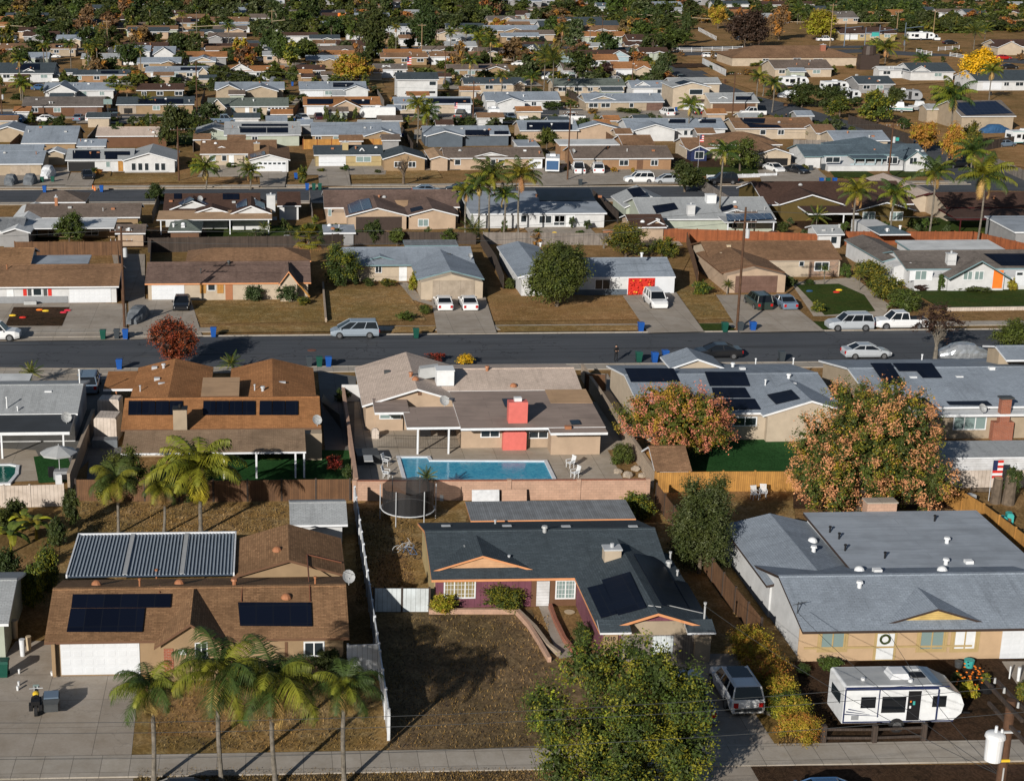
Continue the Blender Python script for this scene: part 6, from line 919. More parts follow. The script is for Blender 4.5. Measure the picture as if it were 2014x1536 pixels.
for a in [
 ('gold', 838, 905, 1160, 1205, 'orange-brown bush under the purple house window', 'bush', 5000, .03), ('olive', 935, 1035, 1140, 1200, 'feathery yellow-green shrub by the security door', 'bush', 7000, .02), ('green' if 0 else 'dark', 1115, 1170, 1215, 1270, 'dark shrub in the curved entry bed', 'bush', 3000, .03), ('dark', 612, 690, 1262, 1325, 'dark shrub under the end window of the brown house', 'bush', 4000, .03),
 ('olive', 1205, 1290, 955, 1018, 'yellow-green shrub beside the metal shelter', 'bush', 5000, .03), ('round', 1196, 1250, 862, 915, 'bright green shrub by the pool rocks', 'bush', 4000, .03), ('olive', 65, 125, 1045, 1160, 'tall lemon shrub beside the striped patio cover', 'bush', 7000, .022), ('dark', 5, 60, 965, 1030, 'dark round shrub before the cream fence', 'bush', 3500, .03), ('dark', 122, 165, 938, 1040, 'ivy-dark shrub at the fence corner', 'bush', 3500, .03),
 ('round', 205, 300, 880, 985, 'bushy green tree under the umber patio roof', 'round', 7000, .022), ('rust', 640, 680, 885, 925, 'small rust-red shrub beside the walkway wall', 'bush', 2500, .035), ('dark', 672, 698, 905, 945, 'small dark shrub beside the block wall corner', 'bush', 1800, .04), ('dark', 655, 690, 755, 790, 'grey-green shrub by the white stucco wall', 'bush', 1500, .05), ('yellow', 893, 937, 690, 718, 'yellow-leaved shrub behind the pink roof', 'bush', 2500, .04), ('rust', 835, 880, 690, 712, 'reddish shrub at the kerb behind the pink roof', 'bush', 1200, .05),
 ('grey', 472, 526, 553, 592, 'clipped grey-green ball shrub beside the barred door', 'bush', 3500, .03), ('grey', 537, 592, 549, 594, 'clipped grey-green ball shrub under the A-frame gable', 'bush', 3500, .03), ('olive', 578, 614, 580, 600, 'low dark shrub at the gable foot', 'bush', 1500, .05), ('round', 778, 822, 607, 630, 'low clipped hedge mound beside the drive', 'bush', 2500, .035), ('round', 818, 850, 594, 617, 'small clipped hedge mound by the white sedans', 'bush', 2200, .04), ('lime', 800, 830, 524, 572, 'climbing lime shrub by the brown garage', 'bush', 2500, .035), ('dark', 712, 740, 542, 562, 'dark clipped shrub under the small window', 'bush', 1500, .05), ('dark', 690, 712, 535, 560, 'dark clipped shrub against the conifer', 'bush', 1200, .05), ('olive', 745, 782, 545, 563, 'flowering shrub below the cream wall', 'bush', 1200, .05),
 ('round', 988, 1016, 540, 568, 'round clipped shrub beside the white side wing', 'bush', 1800, .045), ('olive', 1183, 1278, 436, 507, 'broad olive tree at the red-brown fence', 'round', 6500, .024), ('olive', 1270, 1332, 466, 508, 'low olive tree beside the broad olive tree', 'round', 3500, .03), ('olive', 1355, 1400, 545, 580, 'dark shrubs beside the narrow lawn', 'bush', 2500, .04), ('dark', 1540, 1572, 537, 565, 'small sago clump at the brown garage', 'bush', 1500, .05), ('round', 1648, 1676, 510, 548, 'upright dark shrub beside the stone-faced wall', 'bush', 2200, .04), ('olive', 1590, 1625, 585, 615, 'spiky low shrub in the gravel bed', 'bush', 1200, .05), ('dark', 1575, 1605, 547, 560, 'low dark mound under the picture window', 'bush', 1000, .06),
 ('olive', 1672, 1745, 500, 560, 'olive hedge bush near the white gable wing', 'bush', 5000, .028), ('olive', 1700, 1778, 525, 590, 'olive hedge bush in the middle of the gravel bed', 'bush', 5000, .028), ('round', 1735, 1812, 555, 612, 'rounded hedge bush at the sidewalk end', 'bush', 5000, .028), ('round', 1838, 1858, 530, 572, 'narrow conical cypress by the white wall', 'bush', 2500, .035), ('round', 1882, 1960, 559, 573, 'low clipped box hedge under the twin windows', 'bush', 2500, .04), ('lime', 1975, 2002, 540, 571, 'yellow-green clipped cube shrub by the orange door', 'bush', 2000, .045), ('plum', 1793, 1825, 556, 572, 'small plum shrub at the white wall', 'bush', 1200, .05),
 ('round', 1950, 2040, 628, 705, 'green leafy tree at the frame edge by the street', 'round', 7000, .026), ('dark', 283, 330, 360, 402, 'round dark green tree beside the brown gables', 'round', 3500, .035), ('round', 107, 166, 414, 480, 'green tree in front of the white patio roof', 'round', 4500, .03), ('dark', 716, 757, 432, 482, 'dark yard tree before the peach gables', 'round', 2500, .04), ('round', 762, 800, 446, 484, 'round green bush tree by the dark fence', 'round', 2500, .04), ('round', 862, 900, 448, 482, 'round green bush tree beneath the gable', 'round', 2500, .04), ('dark', 648, 678, 448, 482, 'small dark yard tree beside the metal shed', 'round', 1800, .05), ('brown', 1035, 1075, 450, 482, 'thin brown shrub before the bleached fence', 'bush', 1500, .05),
 ('dark', 312, 386, 200, 292, 'large dark tree behind the white gabled house', 'round', 5000, .03), ('dark', 210, 246, 248, 285, 'dark green tree at the pink flat roof', 'round', 2500, .04), ('round', 1048, 1102, 250, 300, 'round green tree beside the white metal patio roof', 'round', 3000, .038), ('olive', 915, 955, 258, 280, 'olive shrub behind the short bright fence', 'bush', 1500, .05), ('olive', 1000, 1045, 260, 282, 'olive shrub next to the peach solar house', 'bush', 1200, .05), ('lime', 368, 400, 312, 338, 'bright round shrub beside the brick patio', 'bush', 1800, .05), ('round', 443, 468, 317, 331, 'clipped ball shrub before the brown-roofed house', 'bush', 1200, .05), ('olive', 582, 608, 316, 360, 'stacked clipped hedge between the two drives', 'bush', 2500, .04), ('dark', 1305, 1388, 316, 378, 'dark street tree beside the silver hatchback', 'round', 4000, .032), ('round', 1420, 1490, 270, 338, 'full green tree on the lawn before the navy gable', 'round', 4500, .03),
 ('orange', 1790, 1850, 238, 300, 'broad orange autumn tree above the corner house', 'round', 5000, .03), ('orange', 1845, 1895, 236, 325, 'orange autumn tree with pale trunk beside the tall palm', 'round', 4500, .03), ('olive', 1880, 1925, 238, 300, 'yellowing tree at the dirt lot corner', 'round', 3500, .035), ('dark', 1830, 1905, 172, 235, 'dark spreading pepper tree above the corner', 'round', 4500, .03), ('yellow', 1884, 1962, 90, 172, 'bright yellow autumn tree in the top corner'.replace(' in the top corner', ' beside the slate roofs'), 'round', 5500, .03), ('dark', 1544, 1610, 158, 212, 'dark green roadside tree with covered boats behind', 'round', 4000, .035), ('dark', 1590, 1665, 166, 222, 'second dark roadside tree on the dirt verge', 'round', 4000, .035), ('olive', 1620, 1680, 190, 236, 'olive roadside tree by the dark fence', 'round', 3500, .035), ('olive', 1690, 1760, 178, 244, 'olive tree overhanging the dark fence', 'round', 4000, .035), ('dark', 1735, 1778, 170, 215, 'dark tree before the grey motorhome', 'round', 2500, .04), ('dark', 1762, 1792, 230, 258, 'small dark tree beside the teal boat', 'round', 1800, .05),
 ('gold', 650, 736, 104, 168, 'rounded golden-orange tree above the grey solar roof', 'round', 6000, .03), ('gold', 250, 292, 138, 172, 'small golden tree beside the white garage door', 'round', 2000, .05), ('round', 519, 576, 58, 136, 'tall dense green tree above the rust roof', 'round', 4500, .035), ('dark', 445, 502, 92, 128, 'dark rounded oak above the twin rust peaks', 'round', 3000, .04), ('plum', 1163, 1215, 124, 160, 'plum-red rounded tree beside the taupe garage house', 'round', 3000, .04), ('grey', 1280, 1322, 105, 160, 'grey-green sycamore at the road corner', 'round', 3500, .04), ('plum', 1424, 1506, 16, 96, 'huge dark plum-leaved tree above the rust hip roof', 'round', 6000, .03), ('orange', 1392, 1432, 10, 58, 'orange autumn tree beside the plum-leaved tree', 'round', 3000, .04), ('brown', 1503, 1560, 8, 80, 'brown-gold tree between plum and lime trees', 'round', 3500, .04), ('lime', 1578, 1645, 14, 80, 'lime-green spreading tree by the signal poles', 'round', 4000, .035), ('dark', 1690, 1742, 88, 116, 'round dark bush trees at the junction', 'round', 2500, .045), ('dark', 1336, 1362, 24, 90, 'tall dark tree beside the white rail fence', 'round', 3000, .04), ('dark', 700, 775, 8, 112, 'very tall dark conifer over the ranch roofs', 'tall', 5000, .03), ('dark', 800, 870, 5, 105, 'broad dark conifer beside the thin wooden pole', 'tall', 5500, .03), ('dark', 1075, 1135, 0, 40, 'dark umbrella pine over the stable building', 'wide', 3500, .04), ('round', 1240, 1298, 42, 88, 'round green trees beside the shaded ranch house', 'round', 3500, .04), ('round', 1285, 1362, 52, 98, 'spreading green tree above the rail fence', 'round', 4000, .04), ('olive', 215, 280, 6, 36, 'broad green tree in the hilltop yard', 'wide', 3000, .04), ('dark', 52, 95, 8, 56, 'dark pine at the white cottage', 'round', 2500, .045), ('round', 575, 640, 75, 130, 'mixed green yard trees near the dark roofs', 'round', 3500, .04), ('dark', 128, 172, 15, 38, 'dark rounded canopy behind the bluish roof', 'wide', 2200, .05), ('orange', 94, 118, 20, 36, 'small orange tree by the white cottage', 'round', 1200, .07), ('olive', 590, 640, 122, 140, 'lime hedge bushes near the red car', 'bush', 1800, .05), ('round', 405, 440, 125, 160, 'green yard tree beside the rust peaks', 'round', 2000, .05), ('round', 560, 590, 128, 168, 'dark columnar tree next to the sand-walled house', 'round', 2200, .05), ('dark', 1058, 1110, 192, 216, 'row of clipped dark hedge trees before the pale roof'.replace('row of ', ''), 'bush', 2200, .045), ('brown', 1150, 1180, 211, 226, 'rust-brown mound shrub at the taupe bungalow', 'bush', 1500, .05), ('round', 1208, 1264, 210, 224, 'clipped box hedge before the taupe bungalow', 'bush', 1800, .05), ('olive', 1578, 1625, 245, 275, 'olive tree beside the colonnaded porch', 'round', 2200, .045), ('grey', 385, 440, 200, 240, 'grey olive tree overhanging the A-frame house', 'round', 2200, .045)]: T_(*a[:6], a[6], a[7], a[8])
def bare(px0, px1, top, by, label, seed, mat='bark_grey', kind=None):
    g = W((px0 + px1) / 2, by); w = (px1 - px0) / ppm((g.x, g.y, 2)); H = PY((px0 + px1) / 2, top, g.y).z; e = thing('bare_tree', label, 'tree', g); child('branches', branchy(seed, [mat], 5, .75, .05), e, (0, 0, 0), (0, 0, 0), (w * .85, w * .85, H * .98))
    if kind: child('crown', crown_mesh(kind, 'round', seed % 3, 1500, .02), e, (0, 0, .3 * H), (0, 0, 0), (w, w, H * .75))
bare(1782, 1896, 598, 706, 'twiggy purplish-brown street tree in front of the covered car', 3, kind='plum'); bare(755, 832, 290, 364, 'bare crepe tree before the charcoal-roofed house', 5, 'bark'); bare(1160, 1215, 440, 490, 'bare grey tree behind the bleached fence', 6); bare(0, 22, 290, 330, 'pruned bare dark tree stub at the frame edge', 8, 'bark'); bare(190, 225, 40, 90, 'leafless brown tree in the hilltop yard', 9, 'bark', 'brown')
for i, (a, b, t, y) in enumerate(((838, 880, 300, 330), )): pass
# ---- palms
for i, (x, c, b, w, k, lb) in enumerate(((302, 1386, 1546, 140, 'fine', 'queen palm with shaggy dead husks beside the driveway'), (437, 1358, 1548, 190, 'fine', 'broad queen palm in front of the entry gable'), (543, 1374, 1548, 205, 'fine', 'widest queen palm before the dark bushes, third from the driveway'), (678, 1384, 1546, 140, 'fine', 'queen palm with bright lime fronds near the vinyl fence'))): palm(x, c - 32, b, w, lb, k, 'queen palms along the verge', var=i % 3, tr=.95)
palm(395, 922, 1050, 205, 'big feathery backyard palm with golden dead fronds', 'gold', tr=1.1); palm(233, 945, 1050, 100, 'slim backyard palm near the fence corner', 'fine', tr=.8); palm(322, 960, 1050, 85, 'short slim backyard palm between two others', 'fine', tr=.8)
for x, c, b, w, lb in ((72, 1022, 1062, 85, 'banana plant with arching bright leaves by the cream fence'), (22, 1040, 1088, 95, 'banana plant spreading over the yard at the frame edge'), (45, 1012, 1045, 70, 'banana plant between two others against the cream fence')):
    g = W(x, b); H = PY(x, c, g.y).z; R_ = w / 2 / ppm(g); e = thing('banana_plant', lb, 'plant', g); r = random.Random(x); m = MB()
    for i in range(13):
        a = i * 2.4 + r.uniform(-.3, .3); L_ = R_ * r.uniform(.8, 1.25); el = r.uniform(.5, 1.3); p = Vector((0, 0, H * .75)); sd_ = Vector((-math.sin(a), math.cos(a), 0)); prev = None
        for j in range(6):
            wd_ = R_ * .2 * math.sin(math.pi * (.12 + .8 * j / 5)); q0, q1 = p - sd_ * wd_ - Vector((0, 0, wd_ * .3)), p + sd_ * wd_ - Vector((0, 0, wd_ * .3))
            if prev: m.quad(prev[0], prev[1], p, q0, m=i % 3); m.quad(prev[1], prev[2], q1, p, m=i % 3)
            prev = (q0, Vector(p), q1); p = p + Vector((math.cos(a) * math.cos(el), math.sin(a) * math.cos(el), math.sin(el))) * L_ / 5; el -= .42
    child('leaves', m.mesh('banana_leaves', ['leaf_lime', 'leaf_olive', 'leaf_green']), e); m = MB(); m.cyl((0, 0, 0), (0, 0, H * .8), .12, .07, 8); child('stem', m.mesh('stem', ['leaf_olive']), e)
for a in (('dark', -25, 45, 1060, 1150, 'dark leafy mass below the banana plants at the frame edge', 'bush', 4000, .03), ('olive', 40, 100, 1085, 1195, 'yellowish citrus shrub lower down the side yard', 'bush', 5000, .025), ('round', -20, 30, 985, 1050, 'dense green shrub at the frame edge by the cream fence', 'bush', 4000, .03), ('dark', 88, 135, 1000, 1075, 'dark vine-like shrub under the fence corner', 'bush', 3500, .03), ('round', 290, 345, 905, 985, 'mid-green tree between the backyard palms', 'round', 4500, .025), ('dark', 330, 400, 940, 985, 'dark undergrowth below the big feathery palm', 'bush', 3000, .035), ('olive', 180, 240, 925, 985, 'pale green bush around the slim backyard palm', 'bush', 3500, .03), ('round', 500, 560, 880, 905, 'low green shrub line under the umber patio roof', 'bush', 2000, .04)): tree(*a)
palm(63, 733, 757, 50, 'squat sago palm beside the small white roof', 'stiff', tr=1.2); palm(608, 470, 520, 74, 'sturdy fan palm behind the weathered roof', 'fan', tr=1.6, name='fan_palm'); palm(455, 715, 735, 55, 'low garden palm between the twin gables', 'stiff'); palm(838, 938, 985, 46, 'young palm sprouting behind the trampoline', 'stiff', tr=.7)
for x, c, b, w, lb in [(940, 365, 470, 66, 'tall feathery palm in front of the tan flat roof'), (962, 345, 468, 90, 'tallest palm of the cluster at the white house'), (1020, 345, 470, 88, 'dark-fronded palm beside the tan flat roof'), (915, 378, 466, 60, 'yellowing palm at the edge of the palm cluster'), (990, 385, 468, 60, 'shorter palm inside the palm cluster'),
 (405, 330, 372, 66, 'drooping palm on the verge by the yellow pole'), (492, 338, 373, 58, 'drooping palm before the window-topped garage'), (1414, 300, 452, 68, 'very tall slim palm with full crown above the pale roof'), (1678, 378, 470, 80, 'thin palm before the olive house, nearest the white gable edge'), (1750, 382, 478, 78, 'thin palm at the second window of the olive house'), (1825, 340, 480, 82, 'slim palm between the olive and cream houses'), (1920, 348, 490, 116, 'broad-crowned palm above the maroon-edged roof'), (1862, 190, 320, 92, 'tall royal palm beside the orange autumn tree'), (1910, 300, 345, 80, 'leaning palm shading the parked blue car'), (1355, 208, 272, 56, 'palm in front of the two-storey corner house'), (1488, 152, 205, 42, 'palm on the road verge beside the corner house'), (1518, 165, 222, 42, 'second palm on the road verge near the white pickup'),
 (820, 205, 290, 52, 'slender palm rising before the grey solar strip roof'), (838, 222, 262, 66, 'bushy yellow palm at the driveway'), (925, 120, 175, 44, 'tall palm over the slate roof, crown against the tan garage'), (940, 75, 125, 36, 'golden-skirted palm near the white stables'), (965, 82, 130, 36, 'full palm in the middle of the golden cluster'), (985, 150, 195, 34, 'short palm beside the slate roof vents'), (1068, 110, 200, 60, 'tall twin palm over the green-grey roof'), (1085, 118, 202, 66, 'dense palm beside the tall twin palm'), (1045, 152, 198, 40, 'small palm under the dense palm'), (1160, 45, 100, 22, 'thick old fan palm with grey skirt by the stables'), (1105, 60, 98, 34, 'palm by the arched white wall'), (915, 60, 102, 30, 'palm at the tan patio cover'), (778, 55, 118, 24, 'thin palm near the golden tree'), (885, 65, 108, 30, 'palm beside the thin dark pole'), (278, 98, 152, 26, 'tall palm pair member near the steep cottage'), (88, 92, 155, 26, 'palm beside the charcoal-roofed white house'), (95, 88, 156, 22, 'thin palm next to the chimney of the charcoal roof'), (140, 88, 150, 30, 'palm before the sand-walled house'), (175, 95, 158, 28, 'palm above the dark orange-walled roof'), (192, 92, 158, 30, 'palm standing by the low dark roof'), (42, 118, 200, 40, 'palm over the white gable at the frame edge'), (45, 165, 205, 50, 'full palm beside the blue parked car'), (225, 165, 195, 40, 'fan palm thicket at the white house'), (250, 168, 196, 44, 'dark fan palms before the choc roof'), (285, 200, 222, 40, 'date palm in front of the slate-roofed tan house'), (315, 172, 192, 30, 'small palm before the rooftop cooler'), (450, 52, 98, 30, 'tall palm with orange trunk by the ranch house'), (360, 30, 100, 22, 'very thin tall palm near the pavilion'), (388, 18, 92, 20, 'tallest thin palm on the horizon side'), (296, 18, 60, 18, 'thin palm with rusty trunk by the brown ranch house'), (1720, 92, 120, 40, 'drooping palm at the road junction'), (1740, 95, 128, 56, 'wide palm beside the dark water tank'), (1812, 118, 142, 40, 'palm before the white workshop'), (1778, 78, 102, 22, 'small date palm beside the white bus'), (1915, 62, 98, 44, 'dark date palm above the yellow tree'), (1935, 58, 92, 34, 'slim palm beside the dark date palm'), (1945, 140, 200, 48, 'palm by the dark slate-roofed house'), (1568, 18, 48, 34, 'date palm beside the lime-green tree'), (1925, 20, 45, 22, 'hillside palm near the navy roof'), (1500, 160, 190, 20, 'little palm at the boat yard')]: palm(x, c, b, w, lb, 'fan' if 'fan' in lb else ('stiff' if 'date' in lb or 'twin' in lb else 'feather'), 'tall yard palms')
for i, (x, c, b, w) in enumerate(((930, 455, 478, 66), (1605, 425, 452, 52), (1690, 540, 572, 34), (1620, 530, 560, 26), (1430, 560, 578, 26), (520, 448, 464, 28))): palm(x, c, b, w, ('bird of paradise clump by the bleached fence', 'banana clump before the olive porch', 'small banana palm at the hedge', 'small pygmy palm by the stone wall', 'potted pygmy palm at the brown garage corner', 'banana sprout at the patio posts')[i], 'stiff', tr=.5, name='garden_palm')
# ---- filler trees between the farther houses and the groves at the top
rg = random.Random(77)
def free(x, y, r): return all(not (a - r < x < b + r and c - r * .6 < y < d + r * .6) for a, b, c, d in RECTS) and all(not (a - r < y < b + r) for a, b in S[1:])
def filler(n, ya, yb, xa, xb, hs, label, group, kinds, ws, res=1100, sz=.055):
    k = 0; t = 0
    while k < n and t < n * 40:
        t += 1; px = rg.uniform(xa, xb); g = W(px, rg.uniform(ya, yb)); w = rg.uniform(*ws)
        if not free(g.x, g.y, w * .4): continue
        v = rg.randrange(3); kd = rg.choice(kinds); H = rg.uniform(*hs); e = thing('tree' if H > 2.5 else 'bush', label[kd], 'tree' if H > 2.5 else 'bush', g, group + ' ' + kd); sh = 'round'; child('crown', crown_mesh(kd, sh, v, res, sz), e, (0, 0, .1 * H), (0, 0, rg.uniform(0, 6)), (w, w, H)); child('trunk', trunk_mesh(v), e, (0, 0, 0), (0, 0, 0), (w * .5, w * .5, H)); k += 1
N_ = dict(dark='dark green', round='mid green', olive='olive green', brown='brown-leaved', gold='golden', orange='orange-leaved', rust='red-leaved', grey='grey-green')
L1 = {k: v + ' yard tree among the distant houses' for k, v in N_.items()}; L2 = {k: v + ' tree in the wooded belt along the hilltop' for k, v in N_.items()}; L3 = {k: 'small ' + v + ' shrub in a back yard between houses' for k, v in N_.items()}
filler(70, 66, 160, 0, 1300, (3.5, 8), L1, 'distant yard trees', ['dark', 'dark', 'dark', 'round', 'grey', 'olive', 'brown', 'gold'], (4, 9)); filler(22, 20, 62, 1330, 2014, (3, 6), L1, 'distant yard trees', ['dark', 'dark', 'round', 'grey', 'brown', 'gold'], (3, 6)); filler(70, 18, 66, 0, 1320, (5, 12), L1, 'distant yard trees', ['dark', 'dark', 'round', 'grey', 'brown'], (6, 12))
def belt(n, boxes, seed):
    r = random.Random(seed); VV = []; MI = []; names = []
    for k in range(n):
        xa, xb, ya, yb, hs, ws, kinds = r.choice(boxes); g = W(r.uniform(xa, xb), r.uniform(ya, yb)); kd = r.choice(kinds); me = crown_mesh(kd, 'round', r.randrange(3), 700, .075); co = np.empty(len(me.vertices) * 3, np.float32); me.vertices.foreach_get('co', co); co = co.reshape(-1, 3); mi = np.empty(len(me.polygons), np.int32); me.polygons.foreach_get('material_index', mi); H = r.uniform(*hs); w = r.uniform(*ws); nm = [m_.name for m_ in me.materials]
        for q in nm:
            if q not in names: names.append(q)
        mi = np.array([names.index(q) for q in nm])[mi]; VV.append(co * [w, w, H] + [g.x, g.y, -.08 * H]); MI.append(mi)
    o = bpy.data.objects.new('woods', rawmesh('woods', np.concatenate(VV), 4, np.concatenate(MI), names)); COL.objects.link(o); tag(o, 'dense wooded belt of dark trees along the hilltop behind the houses', 'woods', kind='stuff')
DK = ['dark'] * 5 + ['round', 'grey', 'round', 'grey', 'olive']
belt(620, [(-20, 1300, -26, 12, (6, 12), (6, 13), DK), (-20, 1300, 0, 24, (5, 9), (5, 11), DK), (1250, 1800, -28, 4, (6, 10), (6, 13), DK + ['brown']), (1640, 1800, 18, 40, (5, 8), (6, 10), DK), (1780, 2040, -30, -2, (4, 7), (5, 9), DK + ['brown'])], 5)
def belt2(n, boxes, seed, nm_, lb):
    r = random.Random(seed); VV = []; MI = []; names = []; k = 0
    for _ in range(n * 20):
        if k >= n: break
        xa, xb, ya, yb, hs, ws, kinds = r.choice(boxes); px = r.uniform(xa, xb); g = W(px, r.uniform(ya, yb)); w = r.uniform(*ws); t = W(px, 0)
        if not free(g.x, g.y, w * .35): continue
        k += 1; kd = r.choice(kinds); me = crown_mesh(kd, 'round', r.randrange(3), 700, .075); co = np.empty(len(me.vertices) * 3, np.float32); me.vertices.foreach_get('co', co); co = co.reshape(-1, 3); mi = np.empty(len(me.polygons), np.int32); me.polygons.foreach_get('material_index', mi); H = r.uniform(*hs); nm = [m_.name for m_ in me.materials]
        for q in nm:
            if q not in names: names.append(q)
        MI.append(np.array([names.index(q) for q in nm])[mi]); VV.append(co * [w, w, H] + [g.x, g.y, -.06 * H])
    o = bpy.data.objects.new(nm_, rawmesh(nm_, np.concatenate(VV), 4, np.concatenate(MI), names)); COL.objects.link(o); tag(o, lb, 'woods', kind='stuff')
belt2(850, [(-10, 1320, 22, 75, (3, 8), (4, 10), DK + ['brown']), (-10, 1320, 75, 175, (2, 5), (3, 7), DK + ['brown']), (1240, 2030, 0, 48, (3, 7), (4, 9), DK + ['brown']), (1760, 2030, 20, 66, (2, 5), (4, 8), DK + ['brown']), (-10, 1320, 22, 75, (3, 8), (4, 10), DK)], 8, 'foliage', 'tangled yard foliage between the distant houses')
belt2(200, [(-10, 1800, 175, 215, (.8, 2.2), (1.5, 4), DK + ['brown']), (-10, 1700, 238, 262, (.8, 2.2), (1.5, 4), DK)], 9, 'foliage', 'low hedges and shrubs massed between the middle-distance yards')
filler(46, 240, 262, 0, 1650, (1.2, 3.2), L3, 'yard shrubs', ['dark', 'round', 'olive', 'grey'], (1.2, 3.5)); filler(40, 165, 182, 0, 1300, (1.2, 3.5), L3, 'yard shrubs', ['dark', 'round', 'olive'], (1.5, 4)); filler(40, 440, 480, 0, 2014, (.8, 2), L3, 'yard shrubs', ['dark', 'round', 'olive', 'grey'], (.8, 2.2))
filler(30, 300, 345, 0, 1800, (.6, 1.3), L3, 'yard shrubs', ['dark', 'round', 'olive', 'orange'], (.8, 1.8)); filler(24, 100, 150, 1330, 2014, (1, 2.6), L3, 'yard shrubs', ['dark', 'brown', 'olive'], (1.5, 3.5))
# ================================================================== VEHICLES
_e = []
for a in [
 ('suv', 'car_white', 1445, 1372, 91, 'white SUV with black sunroof parked in the driveway beside the hedge'), ('pickup', 'car_slate', 1350, 1385, 91, 'blue-grey pickup mostly hidden behind the olive tree'), ('van', 'car_mist', 697, 662, 180, 'silver minivan parked at the far kerb'), ('sedan', 'car_white', 872, 606, 90, 'white sedan nearer the hedge mound in the drive'), ('sedan', 'car_white', 921, 606, 90, 'white sedan closer to the dark fence in the drive'), ('suv', 'car_white', 1289, 602, -89, 'white SUV nosing out beside the red balloons'),
 ('suv', 'car_green', 1490, 604, 93, 'black-green SUV next to the utility pole'), ('sedan', 'car_slate', 1541, 604, 92, 'blue-grey sedan beside the black-green SUV'), ('suv', 'car_silver', 1669, 648, 180, 'silver SUV parked on the street behind the white pickup'), ('pickup', 'car_white', 1768, 645, 180, 'white pickup parked behind the bare street tree'), ('sedan', 'car_silver', 1703, 703, 0, 'silver sedan parked above the cream house roof'), ('sedan', 'car_black', 1410, 703, 180, 'dark sedan parked behind the solar-roofed grey house'), ('sedan', 'car_black', 358, 606, -90, 'black sedan in the drive beside the covered boat'), ('pickup', 'car_white', -12, 668, 0, 'white pickup cut off at the frame edge'), ('suv', 'car_slate', 176, 765, 92, 'pale blue-grey SUV in the shaded side drive'),
 ('sedan', 'car_black', 172, 352, -80, 'dark blue car half inside the open garage'), ('sedan', 'car_white', 1522, 338, -75, 'white sedan outside the open garage with gable'), ('sedan', 'car_black', 1566, 342, -60, 'black covered sports car beside the white sedan'), ('suv', 'car_black', 1420, 362, 180, 'black SUV parked behind the very tall palm'), ('suv', 'car_white', 1256, 360, 180, 'white boxy SUV parked by the orange-walled house'), ('hatch', 'car_silver', 1312, 361, 180, 'silver hatchback under the dark street tree'), ('pickup', 'car_white', 1137, 340, 86, 'white pickup in the drive by the utility pole'), ('suv', 'car_white', 1175, 340, 84, 'white off-roader with spare wheel in the drive'), ('sedan', 'car_black', 905, 378, 180, 'dark car behind the yellowing palm'), ('sedan', 'car_slate', 840, 382, 0, 'blue car peeking over the peach gables'),
 ('sedan', 'car_slate', 155, 238, 84, 'grey car under the dark carport roof'), ('suv', 'car_white', 181, 238, 84, 'white SUV before the brown garage'), ('suv', 'car_black', 228, 238, 84, 'black off-roader beside the basketball hoop'), ('sedan', 'car_white', 93, 240, 0, 'white car parked beyond the pale grey roof'), ('sedan', 'car_silver', 42, 240, 0, 'silver car beyond the tan house roof'), ('suv', 'car_black', 534, 237, -86, 'black SUV in the drive of the green-grey roof house'), ('suv', 'car_silver', 561, 237, 86, 'silver-white van beside the black SUV'), ('sedan', 'car_white', 596, 238, -70, 'small white car with blue cover in front of the rust fence'), ('sedan', 'car_maroon', 627, 236, -86, 'maroon car in front of the white garage with twin solar'), ('pickup', 'car_slate', 440, 243, 0, 'grey pickup parked along the kerb by the A-frame'), ('pickup', 'car_black', 906, 233, 70, 'dark pickup with open bed before the solar strip house'), ('sedan', 'car_slate', 1004, 236, -88, 'pale blue car beside the box trailer'), ('pickup', 'car_white', 1025, 236, -84, 'white utility truck next to the pale blue car'), ('pickup', 'car_white', 1124, 238, 180, 'white pickup behind the utility pole'), ('suv', 'car_white', 1311, 228, 100, 'white SUV in the corner of the taupe bungalow drive'), ('sedan', 'car_black', 1368, 226, 90, 'black car in front of the two-storey house'), ('pickup', 'car_white', 1480, 228, 180, 'white pickup outside the porch with toys'), ('sedan', 'car_blue', 80, 178, 0, 'blue car shaded beside the white swooping gable house'), ('hatch', 'car_red', 609, 160, 60, 'bright red car before the sand-walled house'), ('hatch', 'car_red', 282, 160, 90, 'small red car by the golden tree'), ('sedan', 'car_slate', 1974, 290, 20, 'silver-blue coupe on the bare dirt lot'), ('sedan', 'car_silver', 2022, 283, 20, 'silver car cut by the frame on the dirt lot'), ('sedan', 'car_black', 1880, 330, 200, 'black car in the shade of the orange tree'), ('pickup', 'car_white', 1725, 180, 200, 'white pickup in front of the long pale workshop'), ('sedan', 'car_red', 1973, 118, 0, 'red car beside the yellow tree and cream gable'), ('sedan', 'car_black', 1985, 136, 0, 'black car above the slate roof at the frame edge'), ('sedan', 'car_black', 1868, 88, 0, 'black car by the short white rail fences'), ('covan', 'car_white', 232, 110, 0, 'white cargo van in the distant dirt yard'), ('pickup', 'car_black', 1300, 108, 180, 'black truck on the cross road with a pale car'), ('hatch', 'car_silver', 1272, 117, 90, 'pale blue car below the black truck'), ('sedan', 'car_white', 335, 110, 0, 'small dark-windowed car by the white cottage gable'), ('hatch', 'car_white', 1395, 114, 0, 'tiny white car at the cross road lawn'), ('pickup', 'car_white', 1622, 82, 0, 'white truck below the lime-green tree'),
 ('sedan', 'car_white', 510, 122, 0, 'white car between the oak and the dense green tree'), ('covan', 'car_white', 652, 72, 0, 'white van near the tall dark conifer')]: _e.append(car(*a))
m = MB(); m.box(-1.0, .1, -.6, .6, 1.785, 1.8); m.box(.0, .35, -.5, .5, 1.786, 1.802); child('sunroof', m.mesh('sunroof', ['carglass']), _e[0])
m = MB(); m.box(-2.46, -2.4, -.75, .75, .42, .62); child('bumper', m.mesh('bumper', ['darkgrey']), _e[0])
